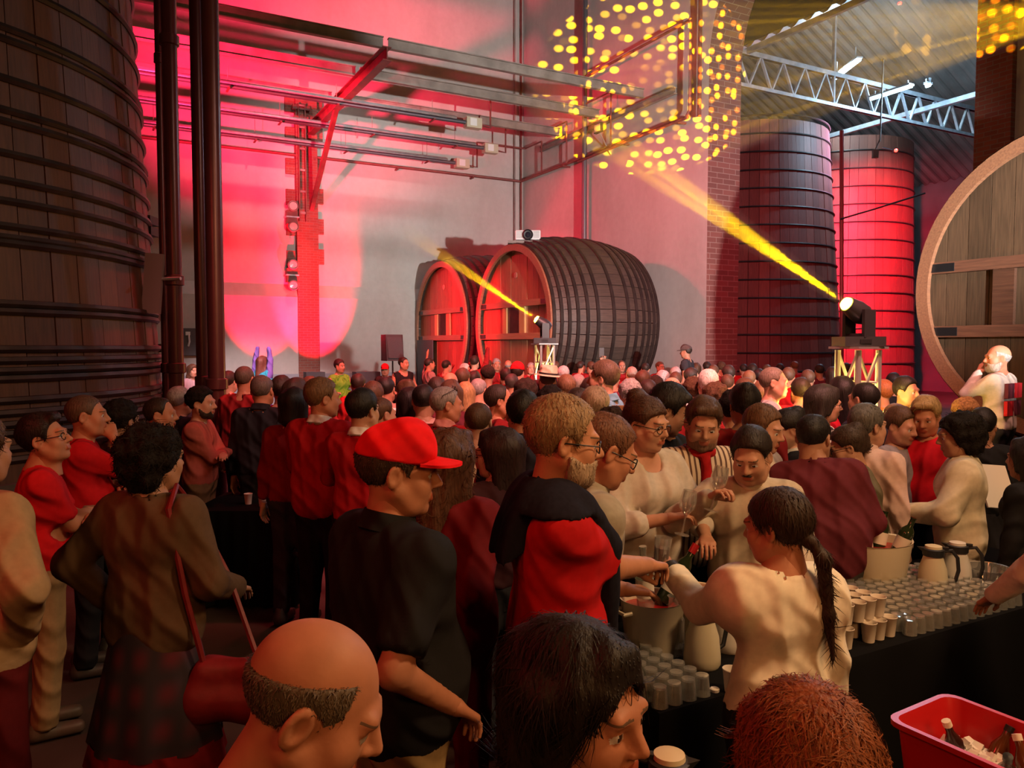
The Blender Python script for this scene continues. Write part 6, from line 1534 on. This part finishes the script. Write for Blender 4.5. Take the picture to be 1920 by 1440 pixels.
# watch and bowl of the sleeve of the barmaid
sh, e, w = barmaid['hands'][1]; S = barmaid['S']; wp = Vector((w * .95 + e * .05) * S); dr = Vector(w - e).normalized()
wt = MB().lathe([(.034, -.014), (.038, -.012), (.038, .012), (.034, .014)], 18, T(wp) @ dr.to_track_quat('Z', 'Y').to_matrix().to_4x4()).build('wristwatch', M_BLACK, barmaid['o'], smooth=True)

# gathered waistband and cuffs of the two puffed blouses
for inf in (barmaid, server):
    S = inf['S']; n_ = 30; vs = []
    for z_, r_ in ((1.055, .118), (1.03, .130), (1.00, .130), (.975, .118)):
        for k in range(n_):
            a = 2 * math.pi * k / n_; q = r_ * (1 + .03 * math.sin(13 * a)); vs.append((q * 1.28 * S * math.cos(a), q * .98 * S * math.sin(a), z_ * S))
    c_ = MB().add(vs, [(i * n_ + k, i * n_ + (k + 1) % n_, (i + 1) * n_ + (k + 1) % n_, (i + 1) * n_ + k) for i in range(3) for k in range(n_)]).build('waistband', M_CLOTH, inf['o'], smooth=True); c_.color = (.80, .73, .60, 1)
    for (sh, e, w) in inf['hands']:
        d_ = Vector(e - sh).normalized(); p_ = Vector((sh * .55 + e * .45) * S)
        c_ = MB().lathe([(.060 * S, -.012), (.072 * S, -.004), (.070 * S, .006), (.058 * S, .012)], 20, T(p_) @ d_.to_track_quat('Z', 'Y').to_matrix().to_4x4(), False, False).build('sleeve_seam', M_CLOTH, inf['o'], smooth=True); c_.color = (.80, .73, .60, 1)
# ================================================================== the bar and what stands on it
TB = Vector((.50, 2.62, 0)); ZT = .765
BAR = T(TB) @ Matrix.Rotation(HV, 4, 'Z')            # bar frame: x along the counter, y away from the camera
BAR_I = BAR.inverted()
M_CLOTHB = mat('black_tablecloth', (.0045, .0045, .005), .9, spec=.1, bump=.4, bscale=5)
def cloth_table(name, x0, x1, y0, y1, label, mtx):
    t = empty(name, mtx); tag(t, label, 'table')
    MB().box(((x0 + x1) / 2, (y0 + y1) / 2, ZT - .02), (x1 - x0, y1 - y0, .03)).build('tabletop', M_BLACK, t)
    for x in (x0 + .08, x1 - .08):
        for y in (y0 + .08, y1 - .08): MB().tube([(x, y, .005), (x, y, ZT - .035)], .02, 7).build('leg', M_BLACKMETAL, t)
    loop = []; n = 40
    c = [(x0, y0), (x1, y0), (x1, y1), (x0, y1)]
    for k in range(4):
        a = Vector(c[k]); b = Vector(c[(k + 1) % 4])
        for i in range(n): loop.append(a.lerp(b, i / n))
    vs = []; cx, cy_ = (x0 + x1) / 2, (y0 + y1) / 2
    for z_, out, wv in ((ZT, .004, 0), (ZT - .03, .012, .004), (.35, .03, .016), (.03, .05, .03)):
        for i, p in enumerate(loop):
            d = Vector((1 if p.x > x1 - 1e-4 else (-1 if p.x < x0 + 1e-4 else 0), 1 if p.y > y1 - 1e-4 else (-1 if p.y < y0 + 1e-4 else 0))); o = out + wv * math.sin(i * 1.1)
            vs.append((p.x + d.x * o, p.y + d.y * o, z_))
    m = len(loop); fs = [tuple(range(m))] + [(r * m + i, (r + 1) * m + i, (r + 1) * m + (i + 1) % m, r * m + (i + 1) % m) for r in range(3) for i in range(m)]
    MB().add(vs, fs).build('tablecloth', M_CLOTHB, t, smooth=True, angle=30)
    return t
cloth_table('bar_table', 0.02, 3.3, 0.0, .78, 'long bar counter under a black cloth with glasses, cups and flasks', BAR)
cloth_table('side_table', .22, 2.3, 1.42, 2.16, 'black clothed back table in the corner with the red tub', Matrix.Identity(4))
ht = at(478, 850, 6.3); cloth_table('high_table', ht.x - .38, ht.x + .38, ht.y - .38, ht.y + .38, 'high standing table under a black cloth among the crowd', T((0, 0, .36)) if False else Matrix.Identity(4))
def on_bar(px, py, z=ZT): return at_z(px, py, z)

M_CUP = mat('paper_cup', (.74, .66, .56), .6); M_IVORY = mat('ivory_plastic', (.66, .58, .40), .35); M_PITCHW = mat('white_flask', (.70, .66, .60), .3)
M_GLASS = glass_mat('clear_glass'); M_WINE = mat('red_wine', (.05, .004, .008), .1)
def lathe_mesh(nm, prof, m, n=14, **k): return MB().lathe(prof, n, **k).mesh(nm, m, True, 50)
# paper cups
cup_me = lathe_mesh('paper_cup', [(.0, .002), (.024, .0), (.0325, .082), (.0345, .084), (.0335, .087), (.031, .083), (.0232, .006), (0, .006)], M_CUP, 16)
def cup(p, label, group=None, tilt=0):
    o = link('paper_cup', cup_me, None, T(p) @ RX(tilt)); tag(o, label, 'cup', group); return o
c0 = on_bar(1371, 1296); cup(c0, 'single paper cup standing alone on the black bar')
lid = MB().lathe([(0, 0), (.017, 0), (.018, .010), (.014, .013), (0, .013)], 14).build('bottle_cap', M_CUP, mtx=T(on_bar(1340, 1296))); tag(lid, 'small pale cap lying beside the single cup', 'cap')
pc0 = BAR_I @ on_bar(1600, 1200)
k = 0
def cup_at(i, j, lv): return BAR @ Vector((pc0.x - .10 + i * .071 + (.035 if lv else 0), pc0.y - .04 + j * .071 + (.03 if lv else 0), ZT + lv * .088))
for lv, nx, ny in ((0, 5, 4), (1, 4, 3)):
    for i in range(nx):
        for j in range(ny):
            if lv == 0 and j == 0 and i in (1,): continue
            p = cup_at(i, j, lv); p += Vector((random.uniform(-.004, .004), random.uniform(-.004, .004), 0))
            cup(p, 'paper cup in the %s layer of the cup pile at the barmaid\'s elbow' % ('bottom' if lv == 0 else 'upper'), 'piled paper cups on the bar')
cup(Vector((ht.x - .02, ht.y - .12, ZT)), 'paper cup standing alone on the high table'); cup(Vector((ht.x + .12, ht.y - .2, ZT)), 'paper cup with a stirrer on the high table')
# small tumblers, upside down in racks
gl_me = lathe_mesh('tumbler', [(.030, 0), (.0285, .0), (.0235, .066), (.0, .067), (0, .074), (.0245, .074), (.0315, .0), (.030, 0)], M_GLASS, 12)
def rack(px, py, nx, ny, sp, label, group, ox, oy):
    b = BAR_I @ on_bar(px, py); n = 0
    for i in range(nx):
        for j in range(ny):
            o = link('tumbler', gl_me, None, BAR @ T((b.x + ox + i * sp, b.y + oy + j * sp, ZT + .001))); tag(o, label, 'glass', group); n += 1
    return b
rb = BAR_I @ on_bar(1725, 1186)
rack(1725, 1186, 14, 9, .064, 'small tumbler turned upside down in the big block by the server\'s hand', 'big block of upturned tumblers', -.06, .01)
lb = BAR_I @ on_bar(1255, 1318)
rack(1245, 1322, 4, 7, .066, 'small tumbler turned upside down in front of the white buckets', 'small block of upturned tumblers', -.02, .0)
# wine glasses
wg = [(.0, .0), (.033, .001), (.033, .004), (.006, .008), (.004, .02), (.004, .085), (.012, .095), (.034, .125), (.038, .155), (.031, .205), (.0295, .205), (.0365, .155), (.0325, .127), (.0, .1)]
wg_me = lathe_mesh('wine_glass', wg, M_GLASS, 16)
def wine_glass(m, label, group=None):
    o = link('wine_glass', wg_me, None, m); tag(o, label, 'wine glass', group); return o
for q, (x, y) in enumerate(((1532, 1228), (1556, 1222), (1546, 1246))):
    wine_glass(T(on_bar(x, y)), ('clear wine glass closest to the barmaid\'s skirt', 'clear wine glass just in front of the cup pile', 'clear wine glass standing furthest forward by the barmaid')[q], 'wine glasses by the barmaid')
sh, e, w = moustache['hands'][0]; hp_ = moustache['M'] @ Vector(w * moustache['S'])
wine_glass(T(hp_ + Vector((-.005, -.045, -.045))) @ RY(14), 'wine glass held up by the moustached man')
sh, e, w = updo['hands'][0]; hp_ = updo['M'] @ Vector(w * updo['S']); wine_glass(T(hp_ + Vector((.05, -.07, -.06))) @ RY(10), 'wine glass held by the woman in the cream blouse')
# the glass handed over
hp_ = at(1238, 1034, 2.84)
hg = empty('beaker', T(hp_ - Vector((0, 0, .06))) @ RY(6)); tag(hg, 'glass of red wine passing between the barmaid and the man in the red polo', 'glass')
MB().lathe([(0, 0), (.026, 0), (.033, .115), (.0315, .115), (.025, .004), (0, .004)], 16).build('tumbler_wall', M_GLASS, hg, smooth=True); MB().lathe([(0, .006), (.0255, .006), (.0295, .075), (0, .075)], 14).build('wine', M_WINE, hg, smooth=True)
# flasks
def flask(p, label, body, rz, s=1.0):
    t = empty('vacuum_flask', T(p) @ RZ(rz) @ Matrix.Scale(s, 4)); tag(t, label, 'flask', 'vacuum flasks on the bar')
    MB().lathe([(0, 0), (.068, 0), (.074, .012), (.074, .04), (.066, .12), (.048, .178), (.046, .19)], 24).build('body', body, t, smooth=True)
    MB().lathe([(.046, .186), (.052, .19), (.054, .224), (.046, .228), (0, .228)], 22).build('neck_ring', M_BLACK, t, smooth=True)
    MB().add([(.03, -.028, .226), (.03, .028, .226), (.078, 0, .230), (.040, -.018, .196), (.040, .018, .196)], [(0, 2, 1), (0, 3, 2), (1, 2, 4), (3, 4, 2), (0, 1, 4, 3)]).build('spout', M_BLACK, t)
    MB().lathe([(0, .228), (.042, .228), (.040, .240), (.018, .246), (0, .246)], 20).build('lid', body, t, smooth=True)
    MB().tube([(-.046, 0, .215), (-.085, 0, .222), (-.112, 0, .185), (-.118, 0, .12), (-.105, 0, .065), (-.076, 0, .052)], .0095, 8).build('handle', M_BLACK, t, smooth=True)
    MB().box((-.05, 0, .232), (.04, .022, .012)).build('lever', M_BLACK, t)
    return t
flask(on_bar(1316, 1246), 'ivory vacuum flask standing in front of the white one', M_IVORY, 175 + 28)
flask(on_bar(1366, 1216), 'white vacuum flask half behind the barmaid\'s arm', M_PITCHW, 185 + 28)
flask(on_bar(1748, 1108), 'ivory vacuum flask behind the big block of tumblers', M_IVORY, 160)
flask(on_bar(1793, 1100), 'white vacuum flask behind the big block of tumblers', M_PITCHW, 150)
p = at(1255, 1410, 1.92); flask(Vector((p.x, p.y, ZT)), 'black vacuum flask with a cream lid at the bottom edge', M_IVORY, -10)
# wine buckets
M_BUCKET = mat('bucket_plastic', (.68, .58, .42), .4); M_REDPL = mat('red_lacquer', (.36, .012, .014), .25)
def bucket(p, r, h, label, fill, sx=1.0):
    t = empty('ice_bucket', T(p) @ Matrix.Rotation(HV, 4, 'Z') @ Matrix.Diagonal((sx, 1, 1, 1))); tag(t, label, 'bucket', 'white wine buckets')
    MB().lathe([(0, 0), (r * .78, 0), (r * .80, .01), (r, h), (r * 1.03, h + .004), (r * .97, h), (r * .78, .015), (0, .015)], 28).build('shell', M_BUCKET, t, smooth=True)
    MB().lathe([(0, h * .80), (r * .94, h * .80), (r * .94, h * .82), (0, h * .83)], 24).build('liner', fill, t, smooth=True)
    for s in (-1, 1): MB().tube([(s * r * 1.0, -.04, h * .86), (s * (r + .03), -.03, h * .84), (s * (r + .03), .03, h * .84), (s * r * 1.0, .04, h * .86)], .008, 6).build('handle', M_BUCKET, t, smooth=True)
    return t
def bottle(p, label, body, tilt=(0, 0), neck=None, h=.30, cap_c=None):
    t = empty('wine_bottle', T(p) @ RX(tilt[0]) @ RY(tilt[1])); tag(t, label, 'bottle')
    MB().lathe([(0, 0), (.034, 0), (.037, .01), (.037, h * .58), (.030, h * .68), (.0145, h * .78), (.0135, h * .96), (.016, h * .965), (.016, h), (0, h)], 18).build('glass_body', body, t, smooth=True)
    MB().lathe([(.0382, h * .18), (.0382, h * .48)], 18, cap0=False, cap1=False).build('paper_label', M_CUP, t, smooth=True)
    if cap_c: MB().lathe([(.0148, h * .86), (.0168, h * .86), (.0168, h + .003), (0, h + .004)], 14).build('capsule', cap_c, t, smooth=True)
    return t
M_BOT = mat('dark_bottle', (.02, .03, .012), .08); M_BOTC = glass_mat('bottle_glass', (.75, .85, .80), .3)
bk = on_bar(1222, 1222); bucket(bk, .135, .23, 'white wine bucket with a rosé carafe in front of the red polo man', M_REDPL)
bottle(bk + Vector((-.03, -.02, .20)), 'open bottle standing in the nearer wine bucket', M_BOTC, (4, -4), h=.26)
bottle(bk + Vector((.05, .04, .20)), 'tilted dark bottle with a red capsule in the nearer wine bucket', M_BOT, (-8, 32), h=.28, cap_c=M_REDPL)
bk2 = on_bar(1300, 1195); bucket(bk2, .12, .21, 'white wine bucket hidden behind the ivory flask', M_REDPL)
cr_p = on_bar(1262, 1228); ca = empty('carafe', T(cr_p)); tag(ca, 'clear glass carafe between the buckets and the tumblers', 'carafe')
MB().lathe([(0, 0), (.042, 0), (.046, .02), (.046, .15), (.022, .20), (.020, .24), (.026, .25)], 20, cap1=False).build('carafe_glass', M_GLASS, ca, smooth=True); MB().lathe([(0, .005), (.043, .006), (.043, .04), (0, .04)], 18).build('water', glass_mat('water_clear', (.9, .9, .88), .25), ca, smooth=True)
bk3 = BAR @ Vector((1.98, .58, ZT)); bucket(bk3, .155, .24, 'large white tub lined in red behind the big block of tumblers', M_REDPL, 1.25)
for q, (dx, dy, rx_, ry_) in enumerate(((-.06, 0, 10, -12), (.02, .05, -6, 14), (.09, -.02, 8, 20))):
    bottle(bk3 + Vector((dx, dy, .17)), ('dark bottle leaning out of the large tub to one side', 'dark bottle upright in the middle of the large tub', 'dark bottle leaning over the rim of the large tub')[q], M_BOT, (rx_, ry_), h=.22)
tb_p = on_bar(1850, 1098); tu = empty('plastic_bowl', T(tb_p)); tag(tu, 'clear plastic bowl beside the server\'s arm', 'bowl')
MB().lathe([(0, 0), (.075, 0), (.11, .10), (.118, .102), (.107, .10), (.072, .004), (0, .004)], 24).build('bowl', glass_mat('plastic_clear', (.8, .8, .8), .35), tu, smooth=True)
# red tub with ice and bottles on the back table
far_c = at_z(1775, 1299, 1.0); left_c = at_z(1661, 1347, 1.0); e1 = (left_c - far_c); e1.z = 0; w_ = e1.length; e1.normalize(); e2 = Vector((-e1.y, e1.x, 0))
if e2.x < 0: e2 = -e2
LX = .46; cen = far_c + e1 * w_ / 2 + e2 * LX / 2
rot = Matrix((e2, e1 if e2.cross(e1).z > 0 else -e1, Vector((0, 0, 1)))).transposed().to_4x4()
tub = empty('red_tub', T((cen.x, cen.y, ZT + .002)) @ rot); tag(tub, 'red plastic tub full of ice and small bottles at the photo corner', 'tub')
def rrect(hx, hy, r, z, n=5):
    out = []
    for (sx, sy, a0) in ((1, 1, 0), (-1, 1, 90), (-1, -1, 180), (1, -1, 270)):
        for i in range(n):
            a = R(a0 + 90 * i / (n - 1)); out.append((sx * (hx - r) + r * math.cos(a), sy * (hy - r) + r * math.sin(a), z))
    return out
HX, HY, HT = LX / 2, w_ / 2, .235
rings = [rrect(HX - .035, HY - .035, .03, 0), rrect(HX - .012, HY - .012, .04, HT - .02), rrect(HX + .004, HY + .004, .045, HT - .015), rrect(HX + .004, HY + .004, .045, HT), rrect(HX - .012, HY - .012, .04, HT), rrect(HX - .02, HY - .02, .04, HT - .03), rrect(HX - .045, HY - .045, .03, .012)]
nr = len(rings[0]); vs = [v for rg in rings for v in rg]
fs = [(i * nr + k, i * nr + (k + 1) % nr, (i + 1) * nr + (k + 1) % nr, (i + 1) * nr + k) for i in range(len(rings) - 1) for k in range(nr)] + [tuple(range(nr))[::-1], tuple((len(rings) - 1) * nr + k for k in range(nr))]
MB().add(vs, fs).build('shell', mat('red_tub_plastic', (.50, .012, .014), .35), tub, smooth=True, angle=50)
ice_me = [MB().add([(x * s, y * s, z * s) for x in (-1, 1) for y in (-.8, .9) for z in (-.9, .8)], [(0, 1, 3, 2), (4, 6, 7, 5), (0, 4, 5, 1), (2, 3, 7, 6), (0, 2, 6, 4), (1, 5, 7, 3)]).mesh('ice_cube', mat('ice', (.70, .66, .62), .15)) for s in (.012, .015)]
im = MB(); rg_ = random.Random(5)
for k in range(420):
    x = rg_.uniform(-HX + .06, HX - .06); y = rg_.uniform(-HY + .06, HY - .06); s = rg_.uniform(.010, .016); zz_ = .12 + rg_.uniform(0, .02) - .05 * (x + y > .05)
    im.box((x, y, zz_), (s * 2, s * 1.8, s * 1.8), (Matrix.Rotation(rg_.uniform(0, 6), 3, 'X') @ Matrix.Rotation(rg_.uniform(0, 6), 3, 'Z')))
im.box((0, 0, .07), (2 * HX - .11, 2 * HY - .11, .10))
ic = im.build('crushed_ice', mat('ice', (.70, .66, .62), .15), tub); ic['kind'] = 'stuff'
bm_ = [mat('bottle_small_dark', (.03, .012, .01), .1), mat('bottle_small_amber', (.10, .03, .01), .12)]
for k, (x, y, rx_, ry_) in enumerate(((-.12, .04, 20, -10), (-.06, .07, -25, 10), (.0, .03, 30, 15), (.05, .07, -12, -25), (.10, .01, 24, 20), (-.10, -.04, 40, 10), (.14, .05, -30, -12))):
    t = empty('small_bottle', tub.matrix_basis @ T((x, y, .10)) @ RX(rx_) @ RY(ry_)); tag(t, 'small dark bottle sticking out of the ice in the red tub', 'bottle', 'bottles in the red tub')
    MB().lathe([(0, 0), (.022, 0), (.024, .01), (.024, .07), (.011, .10), (.010, .13), (0, .13)], 12).build('glass_body', bm_[k % 2], t, smooth=True); MB().lathe([(.0125, .118), (.0125, .135), (0, .136)], 10).build('crown_cap', M_CUP if k % 3 == 0 else M_BLACKMETAL, t, smooth=True)
# held things in the crowd
def held(inf, i, off): return inf['M'] @ (Vector(inf['hands'][i][2] * inf['S']) + Vector(off))
cup(held(blondman, 0, (0, .09, -.02)), 'paper cup held by the blond man in red')
pp = MB().box((0, 0, 0), (.22, .30, .012)).build('paper_pad', M_CUP, mtx=T(at(1868, 912, 5.0)) @ RX(60) @ RY(10)); tag(pp, 'white sheet of paper held by the dark clothed person near the great cask', 'paper')
q = MB().box((0, 0, 0), (.075, .012, .15)).build('mobile_phone', M_BLACK, mtx=T(at(1128, 661, 12.0))); tag(q, 'phone held up in the raised hand before the cask hoops', 'phone')
ch = at(1193, 800, 5.6); t = empty('chair', T((ch.x, ch.y, 0))); tag(t, 'high backed wooden chair behind the man in light blue', 'chair')
zt_ = at(1193, 768, 5.6).z
for x in (-.14, -.07, 0, .07, .14): MB().box((x, 0, zt_ - .28), (.03, .025, .52)).build('back_slat', W_BAR, t)
MB().box((0, 0, zt_), (.36, .035, .06)).build('top_rail', W_BAR, t); MB().box((0, -.2, zt_ - .58), (.42, .42, .045)).build('seat', W_BAR, t)
for x in (-.19, .19):
    MB().box((x, 0, (zt_ - .0) / 2), (.035, .035, zt_)).build('leg', W_BAR, t); MB().box((x, -.38, (zt_ - .6) / 2), (.035, .035, zt_ - .6)).build('leg', W_BAR, t)
# ================================================================== haze hanging in the light beams
def haze_mat(name, density, length, fade):
    m = bpy.data.materials.new(name); m.use_nodes = True; nt = m.node_tree; nt.nodes.clear(); N = nt.nodes.new; L = nt.links.new
    v = N('ShaderNodeVolumeScatter'); v.inputs['Color'].default_value = (1, 1, 1, 1); v.inputs['Density'].default_value = density; v.inputs['Anisotropy'].default_value = 0.0
    if fade:                                        # the haze thins out along the plume
        tc = N('ShaderNodeTexCoord'); sp = N('ShaderNodeSeparateXYZ'); L(tc.outputs['Object'], sp.inputs[0])
        mr = N('ShaderNodeMapRange'); mr.inputs['From Min'].default_value = length; mr.inputs['From Max'].default_value = 0; L(sp.outputs[2], mr.inputs['Value'])
        pw = N('ShaderNodeMath'); pw.operation = 'POWER'; pw.inputs[1].default_value = 1.3; L(mr.outputs[0], pw.inputs[0])
        ml = N('ShaderNodeMath'); ml.operation = 'MULTIPLY'; ml.inputs[1].default_value = density; L(pw.outputs[0], ml.inputs[0]); L(ml.outputs[0], v.inputs['Density'])
    ou = N('ShaderNodeOutputMaterial'); L(v.outputs[0], ou.inputs['Volume']); return m
def haze_plume(a, b, half, density, label, length=None, r0=0.05, fade=True):
    d = b - a; L_ = length or d.length * .99
    o = MB().lathe([(r0, 0.0), (r0 + math.tan(R(half)) * L_, L_)], 32).build('stage_haze', haze_mat('haze', density, L_, fade), mtx=T(a) @ d.to_track_quat('Z', 'Y').to_matrix().to_4x4())
    tag(o, label, 'haze', kind='stuff'); return o
haze_plume(*BEAM1, 0.24, 'haze lit yellow by the moving head of the far tower', 2.6)
haze_plume(*BEAM2, 0.16, 'haze lit yellow by the moving head of the near tower', 3.4)
haze_plume(lo3, tg3, 8.2, 0.004, 'haze in the fan of the dot projector under the arch top', fade=False)
